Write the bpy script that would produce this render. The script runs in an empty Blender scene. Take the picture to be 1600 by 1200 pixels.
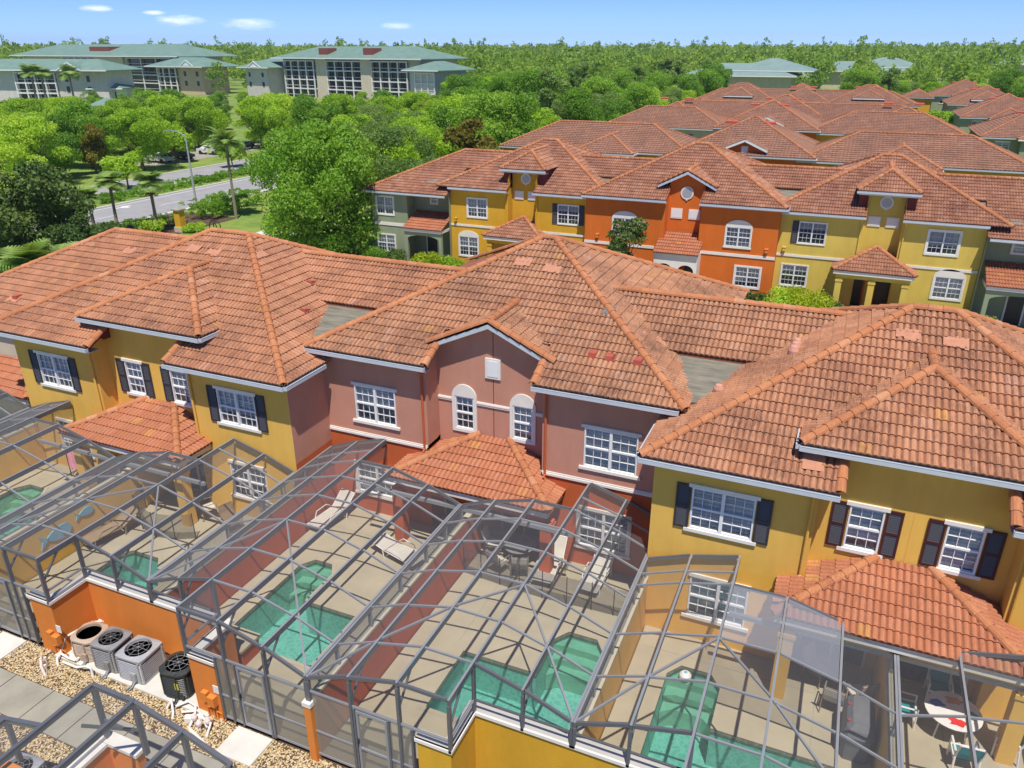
import bpy, bmesh, math, random
import numpy as np
from mathutils import Vector, Matrix
random.seed(7); RNG = np.random.default_rng(11)
SC = bpy.context.scene; COL = SC.collection
R = math.radians
# ------------------------------------------------------------------ camera
cam = bpy.data.cameras.new("camera"); camo = bpy.data.objects.new("camera", cam); COL.objects.link(camo)
camo.location = (0, 0, 16.0); camo.rotation_euler = (R(90-23.5), 0, R(23.2))
cam.sensor_width = 36; cam.lens = 36*1205/1600; cam.clip_start = .5; cam.clip_end = 9000
SC.camera = camo
# ------------------------------------------------------------------ sky, sun, exposure
SUN_EL, SUN_AZ = 66.0, 28.0            # azimuth measured from -Y towards +X
sdir = Vector((math.cos(R(SUN_EL))*math.sin(R(SUN_AZ)), -math.cos(R(SUN_EL))*math.cos(R(SUN_AZ)), math.sin(R(SUN_EL))))
W = bpy.data.worlds.new("World"); SC.world = W; W.use_nodes = True
wn = W.node_tree; wn.nodes.clear()
def N(t, typ, **kw):
    n = t.nodes.new(typ)
    for k, v in kw.items():
        if k in n.inputs.keys(): n.inputs[k].default_value = v
        else: setattr(n, k, v)
    return n
CLOUDS = [((-0.701, 0.7126, 0.0282), 0.035), ((-0.6471, 0.762, 0.0257), 0.042), ((-0.5137, 0.8576, 0.024), 0.026), ((-0.7552, 0.6544, 0.0388), 0.022), ((-0.7181, 0.695, 0.0355), 0.016)]
sky = N(wn, 'ShaderNodeTexSky', sky_type='NISHITA', sun_disc=False, sun_elevation=R(SUN_EL), sun_rotation=R(180-SUN_AZ),
        altitude=0, air_density=.45, dust_density=.1, ozone_density=3.0)
bg = N(wn, 'ShaderNodeBackground', Strength=.15); wo = N(wn, 'ShaderNodeOutputWorld')
# thin fair-weather clouds low in the sky (direction based, all round the horizon)
tc = N(wn, 'ShaderNodeTexCoord'); sep = N(wn, 'ShaderNodeSeparateXYZ'); wn.links.new(tc.outputs['Generated'], sep.inputs[0])
mp = N(wn, 'ShaderNodeMapping'); mp.inputs['Scale'].default_value = (1, 1, 4.6); wn.links.new(tc.outputs['Generated'], mp.inputs[0])
ns = N(wn, 'ShaderNodeTexNoise', Scale=7.0, Detail=6.0, Roughness=.55); wn.links.new(mp.outputs[0], ns.inputs[0])
cr = N(wn, 'ShaderNodeValToRGB'); cr.color_ramp.elements[0].position = .70; cr.color_ramp.elements[1].position = .80
wn.links.new(ns.outputs[0], cr.inputs[0])
mr = N(wn, 'ShaderNodeMapRange'); mr.inputs[1].default_value = .005; mr.inputs[2].default_value = .03
wn.links.new(sep.outputs[2], mr.inputs[0])
n5 = N(wn, 'ShaderNodeTexNoise', Scale=52.0, Detail=8.0, Roughness=.72); wn.links.new(mp.outputs[0], n5.inputs[0])
cur = cr.outputs[0]
for (dx, dy, dz), rad in CLOUDS:      # a few small cumulus low over the wood
    ds = N(wn, 'ShaderNodeVectorMath', operation='DISTANCE'); ds.inputs[1].default_value = (dx, dy, dz*4.6); wn.links.new(mp.outputs[0], ds.inputs[0])
    m1 = N(wn, 'ShaderNodeMapRange'); m1.inputs[1].default_value = rad*1.25; m1.inputs[2].default_value = rad*.1; wn.links.new(ds.outputs['Value'], m1.inputs[0])
    m2 = N(wn, 'ShaderNodeMath', operation='MULTIPLY'); wn.links.new(m1.outputs[0], m2.inputs[0]); wn.links.new(n5.outputs[0], m2.inputs[1])
    m3 = N(wn, 'ShaderNodeMapRange'); m3.inputs[1].default_value = .20; m3.inputs[2].default_value = .75; wn.links.new(m2.outputs[0], m3.inputs[0])
    m4 = N(wn, 'ShaderNodeMath', operation='MAXIMUM'); wn.links.new(cur, m4.inputs[0]); wn.links.new(m3.outputs[0], m4.inputs[1]); cur = m4.outputs[0]
mm = N(wn, 'ShaderNodeMath', operation='MULTIPLY'); wn.links.new(cur, mm.inputs[0]); wn.links.new(mr.outputs[0], mm.inputs[1])
mx = N(wn, 'ShaderNodeMixRGB'); mx.inputs[2].default_value = (7.2, 7.3, 7.7, 1)
wn.links.new(mm.outputs[0], mx.inputs[0])
gr = N(wn, 'ShaderNodeMixRGB', blend_type='MULTIPLY'); gr.inputs[0].default_value = 1; gr.inputs[2].default_value = (.45, .55, .83, 1)
wn.links.new(sky.outputs[0], gr.inputs[1]); wn.links.new(gr.outputs[0], mx.inputs[1]); wn.links.new(mx.outputs[0], bg.inputs[0]); wn.links.new(bg.outputs[0], wo.inputs[0])
sl = bpy.data.lights.new("sun", 'SUN'); sl.energy = 3.7; sl.angle = R(.5); sl.color = (1, .95, .88)
so = bpy.data.objects.new("sun", sl); COL.objects.link(so); so.rotation_euler = (-sdir).to_track_quat('-Z', 'Y').to_euler(); so.location = (20, -30, 60)
SC.view_settings.view_transform = 'Standard'; SC.view_settings.look = 'None'; SC.view_settings.exposure = .56
SC.view_settings.gamma = 1; SC.view_settings.use_curve_mapping = False
SC.cycles.max_bounces = 8; SC.cycles.transparent_max_bounces = 32

# ------------------------------------------------------------------ materials
def mat(name):
    m = bpy.data.materials.new(name); m.use_nodes = True
    t = m.node_tree; t.nodes.clear()
    return m, t
def L(t, a, b): t.links.new(a, b)
def simple(name, col, rough=.7, metal=0, var=.12, scale=3.0, bump=0, bscale=40, spec=.5, streak=None):
    """principled paint / plaster with a slow colour drift and a fine bump"""
    m, t = mat(name)
    p = N(t, 'ShaderNodeBsdfPrincipled', Roughness=rough, Metallic=metal); p.inputs['Specular IOR Level'].default_value = spec
    o = N(t, 'ShaderNodeOutputMaterial'); L(t, p.outputs[0], o.inputs[0])
    g = N(t, 'ShaderNodeNewGeometry')
    src = g.outputs['Position']
    if streak:
        mpn = N(t, 'ShaderNodeMapping'); mpn.inputs['Scale'].default_value = streak; L(t, src, mpn.inputs[0]); src = mpn.outputs[0]
    n = N(t, 'ShaderNodeTexNoise', Scale=scale, Detail=5.0, Roughness=.6); L(t, src, n.inputs['Vector'])
    r = N(t, 'ShaderNodeValToRGB'); c = np.array(col)
    r.color_ramp.elements[0].position = .3; r.color_ramp.elements[1].position = .72
    r.color_ramp.elements[0].color = (*np.clip(c*(1-var), 0, 1), 1); r.color_ramp.elements[1].color = (*np.clip(c*(1+var), 0, 1), 1)
    L(t, n.outputs[0], r.inputs[0]); L(t, r.outputs[0], p.inputs['Base Color'])
    if bump:
        n2 = N(t, 'ShaderNodeTexNoise', Scale=bscale, Detail=3.0); L(t, g.outputs['Position'], n2.inputs['Vector'])
        b = N(t, 'ShaderNodeBump', Strength=bump, Distance=.02); L(t, n2.outputs[0], b.inputs['Height']); L(t, b.outputs[0], p.inputs['Normal'])
    return m
def stucco(name, col):
    m = simple(name, col, .9, var=.075, scale=.9, bump=.45, bscale=45, spec=.2, streak=(1, 1, .55)); t = m.node_tree
    p = next(n for n in t.nodes if n.type == 'BSDF_PRINCIPLED'); lk = p.inputs['Base Color'].links[0]; src = lk.from_socket
    g = N(t, 'ShaderNodeNewGeometry'); mpn = N(t, 'ShaderNodeMapping'); mpn.inputs['Scale'].default_value = (2.2, 2.2, .3); L(t, g.outputs['Position'], mpn.inputs[0])
    n = N(t, 'ShaderNodeTexNoise', Scale=1.0, Detail=6.0, Roughness=.7); L(t, mpn.outputs[0], n.inputs['Vector'])
    r = N(t, 'ShaderNodeValToRGB'); r.color_ramp.elements[0].position = .32; r.color_ramp.elements[1].position = .55
    r.color_ramp.elements[0].color = (.90, .885, .87, 1); r.color_ramp.elements[1].color = (1, 1, 1, 1); L(t, n.outputs[0], r.inputs[0])
    mx_ = N(t, 'ShaderNodeMixRGB', blend_type='MULTIPLY'); mx_.inputs[0].default_value = .6; L(t, src, mx_.inputs[1]); L(t, r.outputs[0], mx_.inputs[2]); L(t, mx_.outputs[0], p.inputs['Base Color'])
    return m
M = {}
M['yellow'] = stucco('yellow_stucco', (.73, .44, .09)); M['yellow_dk'] = stucco('amber_stucco', (.74, .415, .075))
M['mauve'] = stucco('mauve_stucco', (.52, .25, .17)); M['red'] = stucco('red_orange_stucco', (.50, .115, .04))
M['orange'] = stucco('orange_stucco', (.70, .235, .045)); M['gold'] = stucco('gold_stucco', (.64, .36, .03))
M['lime'] = stucco('lime_yellow_stucco', (.64, .47, .095)); M['sage'] = stucco('sage_green_stucco', (.27, .31, .19))
M['orange_b'] = stucco('bright_orange_stucco', (.62, .15, .022))
M['cream'] = stucco('cream_stucco', (.55, .50, .36))
M['white'] = simple('white_paint', (.74, .74, .72), .5, var=.04, scale=2)
M['trim'] = simple('white_stucco_trim', (.72, .68, .60), .85, var=.06, scale=2)
M['gutter'] = simple('white_aluminium_gutter', (.54, .575, .61), .35, metal=.1, var=.05)
M['gutter_in'] = simple('gutter_inside', (.25, .30, .36), .5, metal=.2, var=.2, scale=6)
M['fascia'] = simple('maroon_fascia', (.16, .02, .018), .7)
M['shutter'] = simple('dark_shutter', (.035, .03, .033), .55, var=.2); M['louvre'] = simple('shutter_louvre', (.065, .062, .066), .6, var=.1, scale=20, streak=(.2, .2, 40))
M['shutter_b'] = simple('brown_shutter', (.055, .008, .009), .55, var=.2)
M['dark'] = simple('dark_opening', (.014, .012, .012), .4); M['door'] = simple('dark_door', (.03, .022, .02), .4)
M['mortar'] = simple('pink_mortar', (.58, .29, .20), .95, var=.12, scale=5)
M['patch'] = simple('pale_mortar_patch', (.47, .215, .125), .95, var=.12, scale=7)
M['vent'] = simple('red_vent', (.42, .09, .055), .8, var=.2)
M['cricket'] = simple('weathered_roll_roofing', (.19, .175, .13), .95, var=.35, scale=2.2, bump=.4, bscale=14, streak=(.5, 2.5, 1))
M['deck'] = simple('tan_cool_deck', (.40, .35, .24), .9, var=.11, scale=.9, bump=.15, bscale=30, spec=.2)
M['concrete'] = simple('grey_concrete', (.30, .285, .225), .9, var=.16, scale=1.1, bump=.2, bscale=30)
M['pale_concrete'] = simple('pale_concrete', (.60, .58, .52), .9, var=.08, scale=2)
M['asphalt'] = simple('pale_grey_asphalt', (.30, .295, .29), .95, var=.1, scale=.6, bump=.2, bscale=20)  # plain light grey asphalt with a slight mottle
M['soil'] = simple('mulch_soil', (.10, .06, .035), 1, var=.3, scale=6, bump=.4)
M['marking'] = simple('road_marking', (.7, .7, .68), .8, var=.1)
M['frame'] = simple('grey_aluminium', (.14, .145, .157), .42, metal=.25, var=.08, scale=4)
M['frame_l'] = simple('pale_aluminium', (.31, .32, .335), .42, metal=.3, var=.06)
M['bark'] = simple('bark', (.13, .095, .065), .95, var=.3, scale=9, bump=.6, bscale=12, streak=(1, 1, .25))
M['palmbark'] = simple('palm_bark', (.26, .21, .15), .95, var=.25, scale=8, bump=.6, bscale=10, streak=(1, 1, 5))
M['groof'] = simple('green_metal_roof', (.155, .255, .20), .6, var=.12, scale=.4)
M['groof2'] = simple('far_green_metal_roof', (.20, .29, .255), .55, var=.1, scale=.4)
M['apt'] = stucco('tan_apartment_stucco', (.62, .53, .40)); M['apt_l'] = stucco('pale_apartment_stucco', (.60, .56, .51)); M['apt_o'] = stucco('peach_apartment_stucco', (.62, .46, .32))
M['brickc'] = simple('red_chimney', (.22, .06, .04), .9)
M['terra'] = simple('terracotta_deck', (.30, .105, .055), .95, var=.2, scale=3)
M['plastic'] = simple('white_pvc', (.76, .73, .68), .45, var=.06); M['pinkpvc'] = simple('sun_faded_pvc', (.70, .60, .55), .5, var=.1)
M['acgrey'] = simple('grey_ac_metal', (.27, .27, .265), .5, metal=.2, var=.12, scale=5); M['aclight'] = simple('light_ac_metal', (.40, .41, .42), .5, metal=.2, var=.08)
M['acblack'] = simple('black_ac_metal', (.045, .05, .045), .45, metal=.2, var=.2); M['actan'] = simple('tan_heater_metal', (.44, .34, .25), .55, var=.1)
M['rust'] = simple('rusty_red', (.30, .06, .025), .8, var=.3)
M['blade'] = simple('fan_blade', (.30, .31, .32), .4, metal=.5)
M['sling'] = simple('beige_sling', (.55, .52, .44), .8, var=.06); M['chairframe'] = simple('bronze_chair_frame', (.28, .22, .15), .5, metal=.2)
M['tan_sling'] = simple('brown_sling', (.28, .20, .12), .85)
M['teal'] = simple('teal_sling', (.01, .22, .24), .7, var=.1); M['pink'] = simple('pink_towel', (.72, .28, .33), .95); M['aqua'] = simple('aqua_towel', (.10, .42, .46), .95)
M['cover'] = simple('grey_grill_cover', (.14, .145, .15), .7, var=.15); M['redp'] = simple('red_plastic', (.6, .03, .02), .4)
M['blackp'] = simple('black_plastic', (.02, .02, .022), .5)
M['wallblue'] = simple('blue_wall_relief', (.20, .42, .55), .6, var=.1)
M['net'] = None
M['car_w'] = simple('white_car_paint', (.65, .66, .67), .25, var=.02); M['car_d'] = simple('dark_car_paint', (.03, .035, .05), .25, var=.05); M['car_s'] = simple('silver_car_paint', (.35, .38, .42), .25, metal=.4, var=.03)
M['carglass'] = simple('car_glass', (.02, .025, .03), .08); M['tyre'] = simple('tyre', (.02, .02, .02), .9)
for k, c in (('p_blue', (.03, .07, .42)), ('p_orange', (.62, .26, .06)), ('p_green', (.03, .20, .07)), ('p_red', (.7, .02, .015))): M[k] = simple('table_'+k, c, .5)

def tile_material(name, cols, stain, stain_amt):
    m, t = mat(name)
    p = N(t, 'ShaderNodeBsdfPrincipled', Roughness=.85); p.inputs['Specular IOR Level'].default_value = .25
    o = N(t, 'ShaderNodeOutputMaterial'); L(t, p.outputs[0], o.inputs[0])
    at = N(t, 'ShaderNodeAttribute', attribute_name='tint'); oi = N(t, 'ShaderNodeObjectInfo'); ai = N(t, 'ShaderNodeAttribute', attribute_name='single', attribute_type='OBJECT')
    mu = N(t, 'ShaderNodeMath', operation='MULTIPLY'); L(t, oi.outputs['Random'], mu.inputs[0]); L(t, ai.outputs['Fac'], mu.inputs[1])
    ad = N(t, 'ShaderNodeMath', operation='ADD'); L(t, at.outputs['Fac'], ad.inputs[0]); L(t, mu.outputs[0], ad.inputs[1])
    r = N(t, 'ShaderNodeValToRGB'); e = r.color_ramp.elements
    while len(e) < len(cols): e.new(.5)
    for i, (pos, c) in enumerate(cols): e[i].position = pos; e[i].color = (*c, 1)
    L(t, ad.outputs[0], r.inputs[0])
    g = N(t, 'ShaderNodeNewGeometry')
    n1 = N(t, 'ShaderNodeTexNoise', Scale=.55, Detail=6.0, Roughness=.68); L(t, g.outputs['Position'], n1.inputs['Vector'])
    mpn = N(t, 'ShaderNodeMapping'); mpn.inputs['Scale'].default_value = (7, 1.1, 1.1); L(t, g.outputs['Position'], mpn.inputs[0])
    n2 = N(t, 'ShaderNodeTexNoise', Scale=3.2, Detail=5.0, Roughness=.7); L(t, mpn.outputs[0], n2.inputs['Vector'])
    mu2 = N(t, 'ShaderNodeMath', operation='MULTIPLY'); L(t, n1.outputs[0], mu2.inputs[0]); L(t, n2.outputs[0], mu2.inputs[1])
    r2 = N(t, 'ShaderNodeValToRGB'); r2.color_ramp.elements[0].position = .19; r2.color_ramp.elements[1].position = .40
    r2.color_ramp.elements[0].color = (0, 0, 0, 1); r2.color_ramp.elements[1].color = (stain_amt,)*3+(1,)
    L(t, mu2.outputs[0], r2.inputs[0])
    mx = N(t, 'ShaderNodeMixRGB'); mx.inputs[2].default_value = (*stain, 1)
    L(t, r2.outputs[0], mx.inputs[0]); L(t, r.outputs[0], mx.inputs[1])
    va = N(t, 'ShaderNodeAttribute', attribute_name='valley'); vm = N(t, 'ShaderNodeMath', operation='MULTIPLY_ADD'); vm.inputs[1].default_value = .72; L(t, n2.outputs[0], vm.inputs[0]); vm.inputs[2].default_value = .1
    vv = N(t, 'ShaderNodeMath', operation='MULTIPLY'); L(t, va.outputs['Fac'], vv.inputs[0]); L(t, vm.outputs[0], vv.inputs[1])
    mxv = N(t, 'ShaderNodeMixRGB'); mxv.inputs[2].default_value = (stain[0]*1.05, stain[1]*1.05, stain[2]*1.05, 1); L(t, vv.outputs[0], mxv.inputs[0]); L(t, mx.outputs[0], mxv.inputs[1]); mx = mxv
    n3 = N(t, 'ShaderNodeTexNoise', Scale=22.0, Detail=4.0); L(t, g.outputs['Position'], n3.inputs['Vector'])
    mx2 = N(t, 'ShaderNodeMixRGB', blend_type='MULTIPLY'); mx2.inputs[0].default_value = .35
    L(t, mx.outputs[0], mx2.inputs[1]); L(t, n3.outputs[0], mx2.inputs[2])
    L(t, mx2.outputs[0], p.inputs['Base Color'])
    b = N(t, 'ShaderNodeBump', Strength=.3, Distance=.01); L(t, n3.outputs[0], b.inputs['Height']); L(t, b.outputs[0], p.inputs['Normal'])
    return m
TC = [(0, (.49, .215, .112)), (.35, (.545, .25, .13)), (.7, (.58, .27, .143)), (.95, (.60, .29, .16)), (.985, (.62, .32, .20)), (.993, (.66, .31, .11))]
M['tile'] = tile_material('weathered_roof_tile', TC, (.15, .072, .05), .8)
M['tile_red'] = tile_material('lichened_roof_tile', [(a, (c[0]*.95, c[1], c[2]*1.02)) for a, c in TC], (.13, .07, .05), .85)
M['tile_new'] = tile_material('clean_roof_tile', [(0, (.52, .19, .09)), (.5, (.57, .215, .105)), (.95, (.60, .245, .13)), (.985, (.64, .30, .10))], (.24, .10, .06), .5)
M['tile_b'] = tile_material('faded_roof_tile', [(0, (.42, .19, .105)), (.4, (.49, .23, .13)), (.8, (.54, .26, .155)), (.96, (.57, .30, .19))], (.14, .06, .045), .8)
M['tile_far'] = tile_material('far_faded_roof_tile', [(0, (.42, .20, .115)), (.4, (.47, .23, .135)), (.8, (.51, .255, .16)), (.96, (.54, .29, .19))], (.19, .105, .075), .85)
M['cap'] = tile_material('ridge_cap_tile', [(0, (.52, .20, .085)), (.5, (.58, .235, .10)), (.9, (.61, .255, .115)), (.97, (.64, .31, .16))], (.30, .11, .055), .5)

def screen_mat(name, base, graz, col):
    m, t = mat(name)
    d = N(t, 'ShaderNodeBsdfDiffuse', Color=(*col, 1)); tr = N(t, 'ShaderNodeBsdfTransparent'); mxs = N(t, 'ShaderNodeMixShader')
    lw = N(t, 'ShaderNodeLayerWeight', Blend=.5); mr = N(t, 'ShaderNodeMapRange'); mr.inputs[1].default_value = .25; mr.inputs[2].default_value = .95
    mr.inputs[3].default_value = base; mr.inputs[4].default_value = graz
    L(t, lw.outputs['Facing'], mr.inputs[0]); L(t, mr.outputs[0], mxs.inputs[0]); L(t, tr.outputs[0], mxs.inputs[1]); L(t, d.outputs[0], mxs.inputs[2])
    o = N(t, 'ShaderNodeOutputMaterial'); L(t, mxs.outputs[0], o.inputs[0]); return m
M['screen'] = screen_mat('insect_screen', .12, .46, (.19, .195, .205)); M['screen_p'] = screen_mat('privacy_screen', .58, .74, (.30, .28, .22))
M['acrylic'] = screen_mat('hazy_roof_panel', .42, .7, (.32, .34, .38)); M['net'] = screen_mat('safety_net', .5, .65, (.10, .095, .09))
M['screen_old'] = screen_mat('aged_screen', .32, .66, (.16, .165, .18))

def glass_mat():
    m, t = mat('window_glass')
    tr = N(t, 'ShaderNodeBsdfTransparent', Color=(.9, .93, .96, 1)); gl = N(t, 'ShaderNodeBsdfGlossy', Roughness=.03); fr = N(t, 'ShaderNodeFresnel', IOR=1.5)
    mu = N(t, 'ShaderNodeMath', operation='MULTIPLY_ADD'); mu.inputs[1].default_value = 1.5; mu.inputs[2].default_value = .04; L(t, fr.outputs[0], mu.inputs[0])
    mxs = N(t, 'ShaderNodeMixShader'); L(t, mu.outputs[0], mxs.inputs[0]); L(t, tr.outputs[0], mxs.inputs[1]); L(t, gl.outputs[0], mxs.inputs[2])
    o = N(t, 'ShaderNodeOutputMaterial'); L(t, mxs.outputs[0], o.inputs[0]); return m
M['glass'] = glass_mat()
def blind_mat():
    m, t = mat('window_blind')
    p = N(t, 'ShaderNodeBsdfPrincipled', Roughness=.8); o = N(t, 'ShaderNodeOutputMaterial'); L(t, p.outputs[0], o.inputs[0])
    g = N(t, 'ShaderNodeNewGeometry'); w = N(t, 'ShaderNodeTexWave', wave_type='BANDS', bands_direction='Z', Scale=3.0, Distortion=.3); L(t, g.outputs['Position'], w.inputs['Vector'])
    n = N(t, 'ShaderNodeTexNoise', Scale=2.5); L(t, g.outputs['Position'], n.inputs['Vector'])
    r = N(t, 'ShaderNodeValToRGB'); r.color_ramp.elements[0].color = (.36, .375, .39, 1); r.color_ramp.elements[1].color = (.80, .80, .79, 1)
    a = N(t, 'ShaderNodeMath', operation='MULTIPLY_ADD'); a.inputs[1].default_value = .55; L(t, w.outputs[0], a.inputs[0])
    s = N(t, 'ShaderNodeMath', operation='MULTIPLY'); s.inputs[1].default_value = .75; L(t, n.outputs[0], s.inputs[0]); L(t, s.outputs[0], a.inputs[2])
    L(t, a.outputs[0], r.inputs[0]); L(t, r.outputs[0], p.inputs['Base Color']); return m
M['blind'] = blind_mat()
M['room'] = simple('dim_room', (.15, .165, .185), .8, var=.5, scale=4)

def water_mat():
    m, t = mat('pool_water')
    tr = N(t, 'ShaderNodeBsdfTransparent', Color=(.53, .83, .775, 1)); gl = N(t, 'ShaderNodeBsdfGlossy', Roughness=.02)
    fr = N(t, 'ShaderNodeFresnel', IOR=1.33); g = N(t, 'ShaderNodeNewGeometry')
    n = N(t, 'ShaderNodeTexNoise', Scale=8.0, Detail=4.0, Distortion=1.0); L(t, g.outputs['Position'], n.inputs['Vector'])
    b = N(t, 'ShaderNodeBump', Strength=.5, Distance=.06); L(t, n.outputs[0], b.inputs['Height']); L(t, b.outputs[0], gl.inputs['Normal']); L(t, b.outputs[0], fr.inputs['Normal'])
    mu = N(t, 'ShaderNodeMath', operation='MULTIPLY_ADD'); mu.inputs[1].default_value = 2.4; mu.inputs[2].default_value = .03; L(t, fr.outputs[0], mu.inputs[0])
    mxs = N(t, 'ShaderNodeMixShader'); L(t, mu.outputs[0], mxs.inputs[0]); L(t, tr.outputs[0], mxs.inputs[1]); L(t, gl.outputs[0], mxs.inputs[2])
    o = N(t, 'ShaderNodeOutputMaterial'); L(t, mxs.outputs[0], o.inputs[0]); return m
M['water'] = water_mat()
def basin_mat():
    m, t = mat('pool_plaster_caustics')
    p = N(t, 'ShaderNodeBsdfPrincipled', Roughness=.8); o = N(t, 'ShaderNodeOutputMaterial'); L(t, p.outputs[0], o.inputs[0])
    g = N(t, 'ShaderNodeNewGeometry')
    n = N(t, 'ShaderNodeTexNoise', Scale=1.6, Detail=2.0); L(t, g.outputs['Position'], n.inputs['Vector'])
    mpv = N(t, 'ShaderNodeMixRGB'); mpv.inputs[0].default_value = .45; L(t, g.outputs['Position'], mpv.inputs[1]); L(t, n.outputs['Color'], mpv.inputs[2])
    v = N(t, 'ShaderNodeTexVoronoi', feature='DISTANCE_TO_EDGE', Scale=9.0); L(t, mpv.outputs[0], v.inputs['Vector'])  # cell edges paint a net of caustic light into the plaster colour
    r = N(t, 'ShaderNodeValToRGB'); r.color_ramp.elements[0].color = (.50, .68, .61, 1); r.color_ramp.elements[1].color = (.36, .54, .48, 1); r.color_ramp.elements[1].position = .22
    L(t, v.outputs[0], r.inputs[0]); L(t, r.outputs[0], p.inputs['Base Color']); return m
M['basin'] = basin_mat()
M['step'] = simple('pool_step', (.42, .55, .42), .8, var=.1); M['ptile'] = simple('pool_tile', (.17, .17, .12), .4, var=.4, scale=9)

def leaf_mat(name, c0, c1, c2, tr=.45):
    m, t = mat(name)
    at = N(t, 'ShaderNodeAttribute', attribute_name='tint'); oi = N(t, 'ShaderNodeObjectInfo')
    a = N(t, 'ShaderNodeMath', operation='MULTIPLY_ADD'); a.inputs[1].default_value = .45; L(t, oi.outputs['Random'], a.inputs[0])
    b = N(t, 'ShaderNodeMath', operation='MULTIPLY'); b.inputs[1].default_value = .6; L(t, at.outputs['Fac'], b.inputs[0]); L(t, b.outputs[0], a.inputs[2])
    r = N(t, 'ShaderNodeValToRGB'); e = r.color_ramp.elements; e.new(.5)
    for i, (pp, c) in enumerate(((0, c0), (.5, c1), (1, c2))): e[i].position = pp; e[i].color = (*c, 1)
    L(t, a.outputs[0], r.inputs[0])
    d = N(t, 'ShaderNodeBsdfPrincipled', Roughness=.55); d.inputs['Specular IOR Level'].default_value = .3; L(t, r.outputs[0], d.inputs['Base Color'])
    tl = N(t, 'ShaderNodeBsdfTranslucent'); hs = N(t, 'ShaderNodeMixRGB', blend_type='MULTIPLY'); hs.inputs[0].default_value = 1; hs.inputs[2].default_value = (1.5, 1.45, .55, 1)
    L(t, r.outputs[0], hs.inputs[1]); L(t, hs.outputs[0], tl.inputs[0])
    mxs = N(t, 'ShaderNodeMixShader'); mxs.inputs[0].default_value = tr; L(t, d.outputs[0], mxs.inputs[1]); L(t, tl.outputs[0], mxs.inputs[2])
    o = N(t, 'ShaderNodeOutputMaterial'); L(t, mxs.outputs[0], o.inputs[0]); return m
M['leaf'] = leaf_mat('oak_leaf', (.085, .20, .018), (.185, .36, .03), (.36, .53, .075))
M['leaf_b'] = leaf_mat('spring_leaf', (.17, .32, .020), (.34, .52, .035), (.52, .65, .085))
M['leaf_g'] = leaf_mat('grey_green_leaf', (.12, .22, .05), (.22, .34, .08), (.34, .44, .14))
M['leaf_d'] = leaf_mat('dark_glossy_leaf', (.03, .075, .014), (.085, .15, .025), (.24, .27, .08), .2)
M['leaf_y'] = leaf_mat('lime_leaf', (.16, .27, .012), (.36, .45, .02), (.56, .58, .05))
M['leaf_o'] = leaf_mat('bronze_leaf', (.10, .10, .015), (.18, .16, .02), (.26, .25, .04))
M['frond'] = leaf_mat('palm_frond', (.10, .19, .03), (.21, .33, .065), (.36, .45, .13), .25)
M['deadfrond'] = simple('dry_frond', (.20, .12, .05), .9, var=.3)

M['leaf_w'] = leaf_mat('woodland_leaf', (.085, .165, .020), (.19, .32, .034), (.34, .46, .065))
def grass_mat():
    m, t = mat('grass_ground')
    p = N(t, 'ShaderNodeBsdfPrincipled', Roughness=.95); o = N(t, 'ShaderNodeOutputMaterial'); L(t, p.outputs[0], o.inputs[0])
    g = N(t, 'ShaderNodeNewGeometry'); n = N(t, 'ShaderNodeTexNoise', Scale=.25, Detail=8.0, Roughness=.7); L(t, g.outputs['Position'], n.inputs['Vector'])
    r = N(t, 'ShaderNodeValToRGB'); r.color_ramp.elements[0].position = .35; r.color_ramp.elements[1].position = .68
    r.color_ramp.elements[0].color = (.10, .20, .02, 1); r.color_ramp.elements[1].color = (.27, .32, .06, 1)
    L(t, n.outputs[0], r.inputs[0]); L(t, r.outputs[0], p.inputs['Base Color'])
    n2 = N(t, 'ShaderNodeTexNoise', Scale=14.0, Detail=4.0); L(t, g.outputs['Position'], n2.inputs['Vector'])
    b = N(t, 'ShaderNodeBump', Strength=.5, Distance=.05); L(t, n2.outputs[0], b.inputs['Height']); L(t, b.outputs[0], p.inputs['Normal']); return m
M['grass'] = grass_mat()
def gravel_mat():
    m, t = mat('river_gravel')
    p = N(t, 'ShaderNodeBsdfPrincipled', Roughness=.8); o = N(t, 'ShaderNodeOutputMaterial'); L(t, p.outputs[0], o.inputs[0])
    oi = N(t, 'ShaderNodeAttribute', attribute_name='tint'); r = N(t, 'ShaderNodeValToRGB'); e = r.color_ramp.elements
    e.new(.4); e.new(.8)
    for i, (pp, c) in enumerate(((0, (.34, .23, .095)), (.35, (.48, .355, .17)), (.7, (.57, .44, .25)), (1, (.66, .58, .44)))): e[i].position = pp; e[i].color = (*c, 1)
    L(t, oi.outputs['Fac'], r.inputs[0]); L(t, r.outputs[0], p.inputs['Base Color']); return m
M['gravel'] = gravel_mat()

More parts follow.
